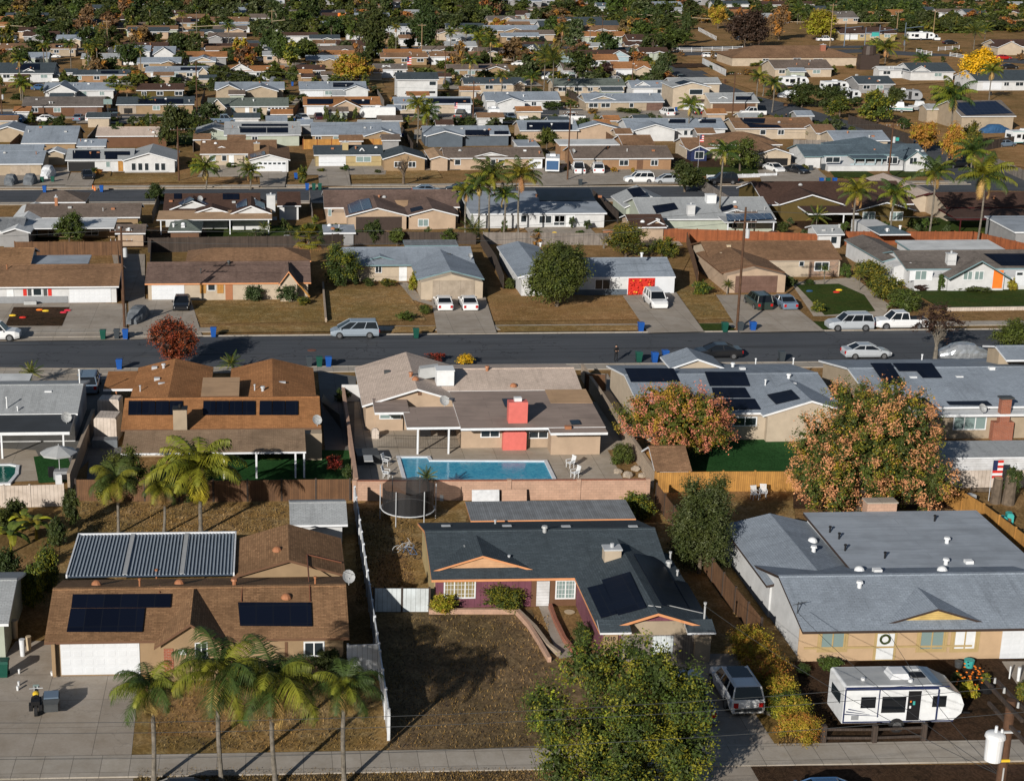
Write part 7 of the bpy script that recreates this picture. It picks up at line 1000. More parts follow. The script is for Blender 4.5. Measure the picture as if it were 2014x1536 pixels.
car('sedan', 'car_blue', 1612, 1592, 180, 'dark blue car whose roof shows at the frame edge below the mulch strip'); car('sedan', 'car_black', 368, 1592, 0, 'black car at the near kerb in front of the queen palms'); p = W(613, 689, .02); m = MB(); m.cyl((p.x, p.y, .01), (p.x, p.y, .03), .45, n=18); m.build('manhole_cover', 'rust', label='round rusty manhole cover in the street beyond the twin gables', cat='manhole cover')
# street-parked fillers on farther streets share one description
rc = random.Random(9)
for i in range(70):
    px = rc.uniform(20, 1850 if i % 3 == 0 else 1250); y = rc.choice([158, 161, 112, 115, 66, 45, 80, 130, 30]); car(rc.choice(['sedan', 'suv', 'pickup', 'hatch']), rc.choice(['car_white', 'car_silver', 'car_black', 'car_grey', 'car_white']), px, y, rc.choice([0, 180, 90]), 'distant car parked by a far house', 'distant parked cars', lights=False, name='parked_car', cat='car')
def rv(px, py, L, rot, label, stripe='car_slate', w=2.3, h=2.7, name='travel_trailer', front=.9, body='white'):
    g = W(px, py); e = thing(name, label, 'trailer', g); e.rotation_euler = (0, 0, rad(rot)); m = MB(); b = .55; x0, x1 = -L / 2, L / 2
    prof = [(x0, b), (x1 - .6, b), (x1 - .1, b + .5), (x1, b + 1.0), (x1 - .25, h - .6), (x1 - front, h - .08), (x1 - front - .5, h), (x0 + .1, h), (x0, h - .1)]
    m.solid([(x, -w / 2, z) for x, z in prof], [(x, w / 2, z) for x, z in prof]); o = m.mesh('trailer_body', [body]); child('body', o, e)
    def part(nm, mat, *bx):
        q = MB(); q.box(*bx); return child(nm, q.mesh(nm, [mat]), e)
    s = -w / 2; 
    for xa, xb in ((x0 + .95, x0 + 1.75), (x0 + 2.1, x0 + 3.4), (x1 - 1.75, x1 - 1.0)): f = part('window', 'carglass', xa, xb, s - .03, s - .003, 1.45 if xb - xa < 1 else 1.15, 2.1)
    part('door', 'black', x1 - 3.1, x1 - 2.4, s - .035, s - .004, .68, 2.42); part('stripe', stripe, x0 + .02, x1 - .9, s - .02, s - .002, h - .12, h - .06); part('stripe', stripe, x0 + .05, x1 - .5, s - .02, s - .002, b + .02, b + .1); part('rear_window', 'glass', x0 - .02, x0 - .002, -.7, .7, 1.5, 2.1)
    m = MB(); m.solid([(-.45, -.45, h + .32), (.35, -.45, h + .32), (.35, .45, h + .32), (-.45, .45, h + .32)], [(-.6, -.5, h + .01), (.5, -.5, h + .01), (.5, .5, h + .01), (-.6, .5, h + .01)]); child('roof_unit', m.mesh('roof_unit', ['trim']), e)
    part('roof_hatch', 'black', x1 - 2.6, x1 - 1.9, -.3, .3, h + .01, h + .06); part('roof_hatch', 'steel', x1 - 2.4, x1 - 1.95, .55, .95, h + .01, h + .1)
    for yy in (-w / 2 - .02, w / 2 + .02): child('wheel', carmesh('pickup')['wheel'], e, (-.3, yy, .4))
    m = MB(); m.cyl((x1 - .3, 0, .5), (x1 + .9, 0, .45), .06, n=6); child('tow_bar', m.mesh('tow_bar', ['black']), e); return e, part, s, x0, x1, h
e, part, s, x0, x1, h = rv(1756, 1418, 6.6, 0, 'white travel trailer with black windows parked on the mulch yard', 'navy', 2.3, 2.75, front=1.3)
part('roof_sheet', 'dishgrey', x0 + .15, x1 - 1.85, -1.08, 1.08, h + .001, h + .008); part('awning', 'navy', x0 + .1, x1 - 1.5, s - .09, s - .004, h - .22, h - .12); part('door_frame', 'trim', x1 - 3.16, x1 - 2.34, s - .02, s - .003, .64, 2.47); part('utility_hatch', 'midgrey', x0 + .5, x0 + .9, s - .02, s - .003, .75, 1.0)
for q in ((x1 - 2.9, -.75), (x1 - 3.6, .6), (x0 + 1.2, -.5)): m = MB(); m.cyl((q[0], q[1], h), (q[0], q[1], h + .16), .12, n=8); child('roof_vent', m.mesh('roof_vent', ['white']), e)
m = MB(); P = [(x1 - .25 - .02, h - .6), (x1 - 1.3, h - .08), (x1 - 1.8, h)]; m.quad((x1 - 1.8, -1.1, h + .012), (x1 - 1.25, -1.1, h - .05), (x1 - 1.25, 1.1, h - .05), (x1 - 1.8, 1.1, h + .012)); m.quad((x1 - 1.28, -1.12, h - .055), (x1 - .22, -1.12, h - .585), (x1 - .22, 1.12, h - .585), (x1 - 1.28, 1.12, h - .055)); child('nose_panel', m.mesh('nose_panel', ['car_slate']), e)
for q in ((x1 - 1.5, x1 - 1.42, .7, 2.5), (x0 + .04, x0 + .1, .6, 2.6), (x0 + 1.9, x0 + 1.94, .9, 2.6)): part('trim_strip', 'navy', q[0], q[1], s - .05, s - .003, q[2], q[3])
m = MB()
for a, b in (((x0 + .2, 1.25), (x0 + 1.5, 1.05)), ((x0 + .1, 1.1), (x0 + 2.0, .95)), ((x0 + .3, 1.4), (x0 + 1.2, 1.2))): m.cyl((a[0], s - .01, a[1]), (b[0], s - .01, b[1]), .035, .01, 4)
child('graphic_stripe', m.mesh('graphic_stripe', ['navy']), e); part('sticker', 'orange', x1 - 2.98, x1 - 2.9, s - .045, s - .036, 1.75, 1.85); part('sticker', 'teal', x1 - 2.82, x1 - 2.7, s - .045, s - .036, 1.6, 1.82); part('sticker', 'white', x1 - 3.0, x1 - 2.9, s - .045, s - .036, 1.4, 1.55); part('hatch_door', 'trim', x1 - 1.2, x1 - .7, s - .03, s - .004, .75, 1.1)
rv(1086, 338, 6.5, 80, 'white travel trailer with bright blue rear panel in the drive', 'car_blue')[1]('rear_panel', 'car_blue', -3.29, -3.27, -1.0, 1.0, .8, 2.3); rv(742, 236, 7.5, 180, 'long white camper with black swoosh graphics above the grey roof', 'navy'); rv(970, 238, 5.0, 85, 'white boxy camper backed beside the pale blue car'); rv(1775, 200, 8.5, -20, 'grey fifth-wheel camper beyond the dark trees', 'car_grey', body='midgrey'); rv(1665, 200, 6.0, 15, 'cream camper with slatted roof among the roadside trees'); rv(1640, 182, 6.5, 10, 'white covered caravan behind the dark roadside trees'); rv(1560, 172, 7.0, 5, 'white shrouded motorhome by the boat yard fence'); rv(1810, 80, 9.0, 0, 'white minibus with a row of windows at the junction', name='minibus')
rv(425, 112, 7, 0, 'dark-striped white caravan by the long ranch house', 'black'); rv(2010, 285, 6, 10, 'cream and green vintage camper behind the dark board fence', 'teal')
def covered(px, py, L, w, h, rot, label, mat, cat='car', name='covered_car'):
    g = W(px, py); m = MB(); r = random.Random(int(px)); N = 14; S_ = []
    for i in range(N + 1):
        t = i / N; x = (t - .5) * L; zz = h * (math.sin(math.pi * (.1 + .8 * t)) ** .6) * (1 if .25 < t < .75 else .86); ww = w / 2 * (math.sin(math.pi * (.08 + .84 * t)) ** .35)
        S_.append([(x + r.uniform(-.05, .05), ww * c * (1 + r.uniform(-.05, .05)), max(.06, zz * z_ + r.uniform(-.04, .04))) for c, z_ in ((-1, .05), (-1.02, .4), (-.93, .66), (-.6, .95), (0, 1), (.6, .95), (.93, .66), (1.02, .4), (1, .05))])
    loft(m, S_); c, s_ = math.cos(rad(rot)), math.sin(rad(rot)); m.v = [(g.x + x * c - y * s_, g.y + x * s_ + y * c, z) for x, y, z in m.v]; return m.build(name, mat, label=label, cat=cat, smooth=False)
plain('foil_cover', (.5, .53, .57), .3, .3, 3, metal=.6); plain('grey_cover', (.13, .145, .165), .7, .25, 2); plain('white_cover', (.6, .62, .66), .6, .2, 2); plain('blue_cover', (.03, .09, .2), .6, .2, 2)
covered(1892, 702, 4.9, 1.9, 1.5, 0, 'car wrapped in crinkled silver cover at the kerb', 'foil_cover'); covered(22, 364, 3.6, 2.0, 1.8, 85, 'grey-covered vehicle at the frame edge drive', 'grey_cover'); covered(60, 363, 3.8, 2.1, 1.8, 85, 'grey-covered vehicle beside the white tarp boat', 'grey_cover'); covered(95, 350, 4.6, 2.0, 2.1, 80, 'white tarp-covered boat by the grey roof', 'white_cover', 'boat', 'covered_boat'); covered(272, 628, 5.2, 1.9, 1.5, 78, 'grey tarp-covered boat on trailer beside the utility pole', 'grey_cover', 'boat', 'covered_boat')
covered(1955, 262, 6, 2.4, 1.8, 10, 'blue tarp-covered boat below the hillside garage', 'blue_cover', 'boat', 'covered_boat'); covered(1555, 192, 6, 2.4, 1.7, -15, 'white shrink-wrapped boat near the dark mesh fence', 'white_cover', 'boat', 'covered_boat'); covered(516, 165, 4, 2, 1.8, 85, 'pale grey-covered vehicle beside the twin rust peaks', 'white_cover'); covered(538, 165, 4, 2, 1.8, 85, 'blue-grey-covered vehicle by the white rust-roof house', 'grey_cover'); covered(245, 165, 7, 2.3, 1.6, 5, 'long shiny silver-covered boat by the golden tree', 'foil_cover', 'boat', 'covered_boat'); covered(880, 168, 5, 2.2, 1.8, 80, 'dark shaded covered trailer beside the two-storey white house', 'grey_cover', 'trailer', 'covered_trailer')
def boat(px, py, rot, label, L=5.5, col='white', stripe='teal'):
    g = W(px, py); e = thing('motor_boat', label, 'boat', g); e.rotation_euler = (0, 0, rad(rot)); m = MB(); loft(m, [[(x, -w * .6, .5), (x, -w, zt), (x, w, zt), (x, w * .6, .5)] for x, w, zt in ((-L / 2, .9, 1.3), (0, 1.05, 1.35), (L * .3, .8, 1.5), (L / 2, .08, 1.7))]); child('hull', m.mesh('hull', [col]), e); m = MB(); loft(m, [[(x, -w * .72, .75), (x, -w * .86, 1.0), (x, w * .86, 1.0), (x, w * .72, .75)] for x, w in ((-L / 2 - .01, .95), (0, 1.1), (L * .3, .86), (L * .45, .3))]); child('hull_stripe', m.mesh('hull_stripe', [stripe]), e)
    m = MB(); m.solid([(-.8, -.6, 2.3), (.4, -.6, 2.3), (.4, .6, 2.3), (-.8, .6, 2.3)], [(-1, -.7, 1.3), (1.0, -.7, 1.4), (1.0, .7, 1.4), (-1, .7, 1.3)]); child('cabin', m.mesh('cabin', ['white']), e); 
    for y in (-.8, .8): child('wheel', carmesh('sedan')['wheel'], e, (-.5, y, .33))
boat(1768, 222, 160, 'white and teal cabin boat beside the olive tree'); boat(1808, 220, 10, 'small white open boat next to the teal boat', 4.5, 'white', 'midgrey'); boat(470, 112, 0, 'small white boat near the dark oak', 5, 'white', 'navy'); boat(150, 70, 0, 'white boat with red cover by the rust board fence', 5.5, 'white', 'red'); boat(222, 62, -30, 'white boat tilted under the hilltop pole', 5, 'white', 'blue_cover')
# motorcycle with sidecar on the driveway
e = thing('motorcycle', 'black and yellow motorcycle with sidecar parked on the concrete drive', 'motorcycle', W(72, 1395)); e.rotation_euler = (0, 0, rad(96))
m = MB(); m.cyl((0, -.09, 0), (0, .09, 0), .33, n=16); wh = m.mesh('wheel', ['tyre'])
for x, y in ((-.75, 0), (.8, 0), (-.3, -1.0)): child('wheel', wh, e, (x, y, .34))
m = MB(); m.path([(-.75, 0, .4), (-.3, 0, .75), (.3, 0, .8), (.65, 0, .95)], [.09, .16, .17, .06]); m.box(-.3, .35, -.27, .27, .25, .62); m.box(-.95, -.55, -.36, -.14, .4, .75); m.box(-.95, -.55, .14, .36, .4, .75); child('frame', m.mesh('frame', ['black']), e)
m = MB(); m.ball((.22, 0, .86), .3, .2, .13); child('fuel_tank', m.mesh('fuel_tank', ['yellow'], smooth=True), e); m = MB(); m.box(-.55, .02, -.19, .19, .74, .84); m.box(-1.0, -.58, -.24, .24, .76, .98); child('seat', m.mesh('seat', ['black']), e)
m = MB(); m.cyl((.55, -.38, 1.02), (.62, 0, 1.0), .025, n=5); m.cyl((.55, .38, 1.02), (.62, 0, 1.0), .025, n=5); m.cyl((.8, -.1, .35), (.6, -.1, 1.12), .03, n=5); m.cyl((.8, .1, .35), (.6, .1, 1.12), .03, n=5); child('handlebar', m.mesh('handlebar', ['steel']), e); m = MB(); m.solid([(.72, -.2, 1.0), (.72, .2, 1.0), (.64, .16, 1.22), (.64, -.16, 1.22)], [(.7, -.2, 1.0), (.7, .2, 1.0), (.62, .16, 1.22), (.62, -.16, 1.22)]); child('windscreen', m.mesh('windscreen', ['glass_pale']), e)
m = MB(); loft(m, [[(x, -.85 - w, .3), (x, -.85 - w, z), (x, -.85 + w, z), (x, -.85 + w, .3)] for x, w, z in ((-1.0, .36, .75), (-.7, .46, .9), (.3, .45, .85), (1.0, .2, .6))]); child('sidecar', m.mesh('sidecar', ['darkgrey']), e); m = MB(); m.box(-.6, .25, -1.25, -.45, .9, .98); child('sidecar_cover', m.mesh('sidecar_cover', ['car_slate']), e)
# ================================================================== BINS
for x, y, c, lb in ((235, 727, 'blue', 'blue bin beside the rust carport roof'), (203, 668, 'green', 'green bin at the far kerb before the white garage house'), (230, 667, 'grey', 'grey bin between green and blue bins at the utility pole'), (247, 667, 'blue', 'blue bin at the foot of the utility pole'), (420, 663, 'blue', 'blue bin standing alone beside the crimson tree'), (608, 722, 'grey', 'grey bin in the trio behind the twin gables'), (628, 722, 'green', 'green bin in the trio behind the twin gables'), (646, 722, 'blue', 'blue bin in the trio behind the twin gables'), (818, 665, 'green', 'green bin at the kerb beyond the silver minivan'), (1260, 653, 'blue', 'blue bin at the kerb before the balloon house'), (1425, 653, 'green', 'green bin beside the tall utility pole'), (1455, 653, 'grey', 'grey bin touching the tall utility pole'), (1480, 652, 'blue', 'blue bin with white lid papers by the tall utility pole'), (1256, 712, 'green', 'green bin near the standing person'), (1287, 713, 'blue', 'blue bin near the standing person'), (1308, 709, 'blue', 'open blue bin behind the grey solar roof'), (1537, 711, 'grey', 'grey bin alone on the road side behind the solar roof'),
 (88, 379, 'blue', 'blue bin on the third street by the taupe roof'), (200, 378, 'blue', 'blue bin on the third street beside the orange cone'), (604, 374, 'blue', 'blue bin beside stacked hedge kerb'), (617, 374, 'green', 'dark bin second beside the stacked hedge'), (629, 374, 'green', 'dark bin third beside the stacked hedge'), (582, 353, 'blue', 'blue bin half behind the stacked hedge'), (83, 361, 'green', 'green bin beside the grey-covered vehicle'), (104, 360, 'green', 'green bin next to the white tarp boat'), (1141, 366, 'grey', 'grey bin at the kerb before the white pickup'), (1615, 363, 'blue', 'blue bin first of the trio by the picket porch house'), (1628, 363, 'green', 'green bin in the middle of the picket porch trio'), (1641, 363, 'blue', 'blue bin last of the trio by the picket porch house'), (1594, 338, 'grey', 'grey bin beside the black covered sports car'), (1618, 335, 'grey', 'grey bin against the white picket gate'),
 (192, 243, 'blue', 'blue bin before the basketball hoop'), (182, 244, 'grey', 'dark bin before the white SUV'), (210, 243, 'blue', 'second blue bin by the basketball hoop'), (577, 244, 'blue', 'blue bin beside the small white car'), (595, 244, 'blue', 'blue bin between maroon and white cars'), (586, 258, 'blue', 'blue bin behind the slate fence line'), (575, 170, 'blue', 'blue bin near the grey rear gable roof'), (982, 240, 'blue', 'blue bin by the boxy camper'), (970, 242, 'grey', 'grey bin by the boxy camper'), (1330, 221, 'blue', 'blue bin beside the white SUV corner'), (8, 1330, 'green', 'green bin in the shade beside the concrete drive')): bin_(x, y, c, lb)
# ================================================================== POLES AND CABLES
p1_ = pole(245, 645, 446, 'dark utility pole beside the covered boat', 2); p2_ = pole(1449, 652, 408, 'tall brown utility pole before the brown double garage', 2, px2=1460); p3_ = pole(1116, 356, 205, 'tall brown utility pole between orange-walled and peach houses', 2); p4_ = pole(1746, 357, 242, 'dark utility pole at the picket porch house', 1); p5_ = pole(352, 357, 250, 'dark utility pole before the brown fence by the white gabled house', 1, xf=False); p6_ = pole(1440, 232, 142, 'thin utility pole on the corner by the porch with toys', 1, xf=False); p7_ = pole(388, 240, 120, 'utility pole rising beside the green-grey roof', 1); p8_ = pole(930, 245, 160, 'dark utility pole near the boxy camper', 1); p9_ = pole(5, 243, 165, 'dark utility pole at the frame edge', 1)
for x, b, t, lb, mt in ((875, 172, 100, 'reddish utility pole beside the white two-storey house', 'pole_wood'), (829, 118, 47, 'pale leaning wooden pole before the broad conifer', 'pole_light'), (1243, 168, 88, 'dark pole before the rust-roofed cream bungalow', 'pole_wood'), (1632, 92, 8, 'pale tall pole over the lime-green tree', 'pole_light'), (1762, 78, 22, 'brown crossarm pole at the junction', 'pole_light'), (212, 98, 40, 'thin pole in the hilltop yard', 'pole_light'), (535, 70, 20, 'thin grey pole by the cream garage house', 'pole_light'), (858, 80, 32, 'dark pole against the broad conifer', 'pole_wood'), (1183, 98, 30, 'brown pole by the grey-skirted palm', 'pole_wood'), (168, 98, 55, 'bright thin pole above the sand-walled house', 'pole_light'), (1835, 70, 20, 'brown pole behind the white minibus', 'pole_light')): pole(x, b, t, lb, 1, mt, .14, xf=False)
for x, b, t, lb in ((1660, 92, 44, 'blue-grey signal pole first on the cross road'), (1700, 96, 55, 'blue-grey signal pole with green street sign'), (1727, 97, 50, 'blue-grey signal pole by the mustard house'), (1778, 90, 45, 'blue-grey signal pole near the minibus')):
    g = W(x, b); H = PY(x, t, g.y).z; e = thing('signal_pole', lb, 'traffic signal', g); m = MB(); m.cyl(g, (g.x, g.y, H), .16, .1, 8); m.build('mast', 'car_slate', e); m = MB(); m.cyl((g.x, g.y, H * .75), (g.x + 5, g.y - 2, H * .85), .08, n=6); a = m.build('mast_arm', 'car_slate', e); m = MB(); m.box(g.x + 4.6, g.x + 5.0, g.y - 2.2, g.y - 1.8, H * .7, H * .85); m.build('signal_head', 'black', a)
    if 'sign' in lb[20:] and 'green' in lb: m = MB(); m.box(g.x + 1.5, g.x + 4.0, g.y - 1.3, g.y - 1.2, H * .6, H * .78); m.build('street_sign', 'teal', e)
# big pole across the near street, crossarms running away from the camera
q = PY(1986, 1402, 59.5); e = thing('utility_pole', 'brown utility pole with white transformer can in the bottom corner'.replace(' in the bottom corner', ' beside the near sidewalk'), 'utility pole', (q.x, q.y, 0)); m = MB(); m.cyl((q.x, q.y, 0), (q.x, q.y, q.z + .6), .24, .19, 14); m.build('pole', 'pole_wood', e)
for dx, dz in ((-.25, .5), (.25, .5), (0, -.5)): m = MB(); m.box(q.x + dx - .06, q.x + dx + .06, q.y - 1.6, q.y + 1.9, q.z + dz - .08, q.z + dz + .06); a = m.build('crossarm', 'fence_dark', e)
for dy in (-1.4, -.6, .7, 1.6): m = MB(); m.cyl((q.x, q.y + dy, q.z + .56), (q.x, q.y + dy, q.z + .8), .06, .04, 7); m.build('insulator', 'dishgrey', a)
t = Vector((q.x - .55, q.y - .15, q.z - 2.05)); m = MB(); m.cyl(t, t + Vector((0, 0, 1.05)), .34, .36, 18); m.cyl(t + Vector((0, 0, 1.05)), t + Vector((0, 0, 1.15)), .42, .4, 18); m.ball(t + Vector((0, 0, 1.15)), .4, .4, .14, z0=0, nu=18); m.cyl(t + Vector((.0, 0, 1.2)), t + Vector((0, 0, 1.55)), .07, .06, 8); m.cyl(t + Vector((.25, 0, 1.15)), t + Vector((.25, 0, 1.4)), .06, .05, 8); tr = m.build('transformer', 'trim', e)
m = MB(); m.box(q.x - .3, q.x + .14, q.y - .28, q.y - .2, q.z - 2.1, q.z - 2.0); m.build('warning_tag', 'yellow', e); m = MB(); m.box(q.x - .3, q.x + .4, q.y - .33, q.y - .22, q.z - .75, q.z - .68); m.build('bracket', 'steel', e)
m = MB(); m.cyl((q.x - .05, q.y - .25, 0), (q.x - .05, q.y - .22, q.z - 2.4), .035, n=6); m.build('ground_conduit', 'dishgrey', e)
for i, (dy, dz) in enumerate(((-1.4, .8), (.7, .8), (1.6, .8), (0, -3.2), (.2, -3.9))): wire((q.x, q.y + dy, q.z + dz), (q.x - 62, q.y + dy, q.z + dz - .4), ('overhead cable on the outermost insulator of the near pole', 'overhead cable on the inner insulator of the near pole', 'overhead cable on the farthest insulator of the near pole'.replace('farthest ', 'street-side '), 'thick communication cable below the transformer', 'lowest drooping cable on the near pole')[i], 1.2, .011)
for i, (px, py, h_) in enumerate(((1570, 1205, 4.0), (1745, 1240, 3.0), (1385, 1190, 4.0))): wire((q.x, q.y, q.z - 2.9), PL(px, py, Vector((0, W(px, py, h_).y, 0)), Vector((0, 1, 0))), ('service cable from near pole to the rooftop aerial', 'service cable from near pole to the wreath door eave', 'service cable from near pole to the slate-roofed garage')[i], .5, .012)
for a, b, lb in ((p1_, p2_, 'cables spanning between the two utility poles of the second street'), (p3_, p4_, 'cables spanning between the poles of the third street'), (p5_, p3_, 'cable from the white gabled house pole along the third street'), (p7_, p8_, 'cables along the fourth street'), (p8_, p6_, 'cable from the camper pole to the corner pole')): wire(a, b, lb, 1.0, .02, 16, ((0, -.3),)); wire(a, b, lb + ', lower line', 1.2, .02, 16, ((0, -1.5),))
a, b = W(-20, 640), p1_; wire((p1_.x - 60, p1_.y, p1_.z), p1_, 'cable leaving the covered boat pole towards the frame edge', 1, .02, 12, ((0, -.3),)); wire(p2_, (p2_.x + 60, p2_.y, p2_.z), 'cable leaving the brown double garage pole past the white bungalow', 1, .02, 12, ((0, -.3),))
for i, (xa, ya, xb, yb) in enumerate(((330, 42, 1240, 28), (1240, 28, 2014, 40), (0, 50, 560, 40))): A_, B_ = PY(xa, ya, 640 - i * 30), PY(xb, yb, 640 - i * 30); wire(A_, B_, ('pale hilltop power cable over the stables', 'pale hilltop power cable over the junction', 'pale hilltop power cable over the cottage yard')[i], 2, .09, 16, mat='beige')
# ================================================================== PEOPLE
def person(px, py, rot, label, top='black', legs='black', skin='skin', h=1.72, pose='stand'):
    g = W(px, py, .1 if pose == 'walkway' else 0); J = dict(pelvis=(0, 0, .95), chest=(0, .02, 1.3), neck=(0, .03, 1.47), head=(0, .0, 1.6), htop=(0, 0, 1.68), ls=(-.19, .02, 1.38), le=(-.24, -.03, 1.1), lh=(-.1, -.26, 1.12), rs=(.19, .02, 1.38), re=(.24, -.03, 1.1), rh=(.08, -.27, 1.15), lhp=(-.1, 0, .9), lk=(-.11, -.02, .5), la=(-.12, .02, .09), lt=(-.13, -.14, .04), rhp=(.1, 0, .9), rk=(.11, -.03, .5), ra=(.12, .02, .09), rt=(.13, -.14, .04))
    R = dict(pelvis=.14, chest=.16, neck=.06, head=.1, htop=.07, ls=.07, le=.05, lh=.035, rs=.07, re=.05, rh=.035, lhp=.1, lk=.065, la=.045, lt=.035, rhp=.1, rk=.065, ra=.045, rt=.035); ks = list(J); ed = [('pelvis', 'chest'), ('chest', 'neck'), ('neck', 'head'), ('head', 'htop'), ('chest', 'ls'), ('ls', 'le'), ('le', 'lh'), ('chest', 'rs'), ('rs', 're'), ('re', 'rh'), ('pelvis', 'lhp'), ('lhp', 'lk'), ('lk', 'la'), ('la', 'lt'), ('pelvis', 'rhp'), ('rhp', 'rk'), ('rk', 'ra'), ('ra', 'rt')]
    me = bpy.data.meshes.new('person_body'); me.from_pydata([J[k] for k in ks], [(ks.index(a), ks.index(b)) for a, b in ed], []); o = bpy.data.objects.new('tmp', me); COL.objects.link(o); mo = o.modifiers.new('s', 'SKIN'); sv = me.skin_vertices[0].data
    for i, k in enumerate(ks): sv[i].radius = (R[k], R[k] * .85)
    sv[0].use_root = True; o.modifiers.new('u', 'SUBSURF').levels = 2; bpy.context.view_layer.update(); nm = bpy.data.meshes.new_from_object(o.evaluated_get(bpy.context.evaluated_depsgraph_get())); bpy.data.objects.remove(o)
    for x in (skin, top, legs): nm.materials.append(M(x))
    for p in nm.polygons: c = p.center; p.material_index = 0 if (c.z > 1.46 or (c.y < -.2 and c.z > 1.0)) else (2 if c.z < .93 else 1); p.use_smooth = True
    o = bpy.data.objects.new('person', nm); COL.objects.link(o); o.location = g; o.rotation_euler = (0, 0, rad(rot)); o['_o'] = list(g); tag(o, label, 'person'); k = h / 1.72; o.scale = (k, k, k)
    m = MB(); m.ball((0, .03, 1.63), .105, .115, .1, z0=-.1); child('hair', m.mesh('hair', ['black'], smooth=True), o)
    m = MB(); m.ball((-.035, -.092, 1.61), .012, n_ if False else .01, .01, nu=6, nv=4); m.ball((.035, -.092, 1.61), .012, .01, .01, nu=6, nv=4); child('eye', m.mesh('eyes', ['black']), o); m = MB(); m.ball((0, -.1, 1.57), .013, .02, .018, nu=6, nv=4); child('nose', m.mesh('nose', [skin]), o)
    for sg, hx in ((-1, -.1), (1, .08)):
        m = MB(); b = Vector((hx, -.27, 1.12 if sg < 0 else 1.15))
        for f in range(4): a = b + Vector((sg * (.02 - f * .014), -.02, .0)); m.path([a, a + Vector((0, -.035, .004)), a + Vector((0, -.05, -.02 - .004 * f))], [.009, .008, .006], 5)
        m.path([b + Vector((-sg * .03, 0, .01)), b + Vector((-sg * .045, -.03, .02))], [.01, .007], 5); child('hand', m.mesh('hand', [skin]), o)
    return o
o = person(1211, 711, 10, 'person in black standing on the sidewalk holding something at chest height')
person(1545, 240, 200, 'distant person in dark clothes walking along the curved road')
# ================================================================== YARD THINGS
def prism(e, nm, mat, *b): q = MB(); q.box(*b); return child(nm, q.mesh(nm, [mat]), e)
# swimming pools
def pool(pts, label, water, cop='trim'):
    P = [W(x, y, 0) for x, y in pts]; a = sum(P[i].x * P[(i + 1) % len(P)].y - P[(i + 1) % len(P)].x * P[i].y for i in range(len(P))); P = P if a > 0 else P[::-1]; c = sum(P, Vector()) / len(P); e = thing('swimming_pool', label, 'pool', (c.x, c.y, 0)); m = MB(); m.solid([(p.x, p.y, .075) for p in P], [(p.x, p.y, .0) for p in P]); m.build('water', water, e); m = MB()
    for i in range(len(P)):
        a, b = P[i], P[(i + 1) % len(P)]; d = (b - a).normalized(); n = Vector((-d.y, d.x, 0)) * .14; a2, b2 = a - d * .14, b + d * .14; m.solid([(v.x, v.y, .16 + .002 * (i % 2)) for v in (a2 - n, b2 - n, b2 + n, a2 + n)], [(v.x, v.y, 0) for v in (a2 - n, b2 - n, b2 + n, a2 + n)])
    m.build('coping', cop, e)
pool([(783, 901), (843, 901), (847, 908), (1073, 909), (1092, 948), (796, 948)], 'bright blue swimming pool with white coping behind the block wall', 'pool_water'); pool([(-60, 917), (20, 916), (35, 919), (33, 935), (18, 953), (-60, 956)], 'small green swimming pool beside the artificial turf', 'pool_green')
def plastic_chair():
    if 'chair' in _cache: return _cache['chair']
    m = MB(); m.box(-.25, .25, -.22, .22, .42, .45); a = m.mesh('seat', ['white']); m = MB(); 
    for i in range(6): x = -.2 + i * .08; m.solid([(x, .24, .45), (x + .055, .24, .45), (x + .055, .27, .45), (x, .27, .45)], [(x, .38, .95), (x + .055, .38, .95), (x + .055, .41, .95), (x, .41, .95)])
    m.box(-.24, .26, .36, .41, .93, .99); b = m.mesh('backrest', ['white']); m = MB(); m.cyl((0, 0, 0), (0, 0, .44), .025, n=6); c = m.mesh('leg', ['white']); m = MB(); m.box(-.03, .03, -.22, .28, .64, .67); m.box(-.02, .02, -.22, -.18, .45, .64); d = m.mesh('armrest', ['white']); _cache['chair'] = (a, b, c, d); return a, b, c, d
def chair(px, py, rot, label):
    a, b, c, d = plastic_chair(); e = thing('plastic_chair', label, 'chair', W(px, py, .03), 'white plastic garden chairs'); e.rotation_euler = (0, 0, rad(rot)); child('seat', a, e); child('backrest', b, e)
    for x in (-.22, .22):
        child('armrest', d, e, (x * 1.2, 0, 0))
        for y in (-.2, .2): child('leg', c, e, (x, y, 0))
for x, y, r, lb in ((760, 916, 60, 'white plastic chair by the pool corner beside the spa cover'), (760, 940, 70, 'white plastic chair against the block wall behind the trampoline'), (1121, 920, -60, 'white plastic chair at the pool end nearer the house'), (1130, 940, -65, 'white plastic chair at the pool end nearer the wall'), (1484, 982, 10, 'white garden chair beneath the orange fence'), (1500, 979, -10, 'second white garden chair beneath the orange fence')): chair(x, y, r, lb)
e = boxthing('hot_tub', 'covered dark hot tub in the shaded pool corner', 'hot tub', 722, 908, 1.9, 1.9, .85, 'darkgrey', 4); m = MB(); p = W(724, 900, .9); m.box(p.x - .35, p.x + .35, p.y - .9, p.y + .5, .86, .95); o = m.build('spa_lid_panel', 'dishgrey', e)
for i, (x, y, r) in enumerate(((1215, 930, .35), (1235, 938, .45), (1250, 925, .4), (1262, 938, .35))):
    p = W(x, y, .05); m = MB(); m.ball((p.x, p.y, p.z + r * .3), r, r * .8, r * .7, nu=9, nv=5); rr = random.Random(i); m.v = [(a + rr.uniform(-.06, .06), b + rr.uniform(-.06, .06), c + rr.uniform(-.05, .05)) for a, b, c in m.v]; m.build('rock', 'bark_pale', label=('dark rock at the rim of the pool rockery', 'largest pale rock of the pool rockery', 'pale rock leaning on the pool rockery shrub', 'small pale rock by the block wall corner')[i], cat='rock')
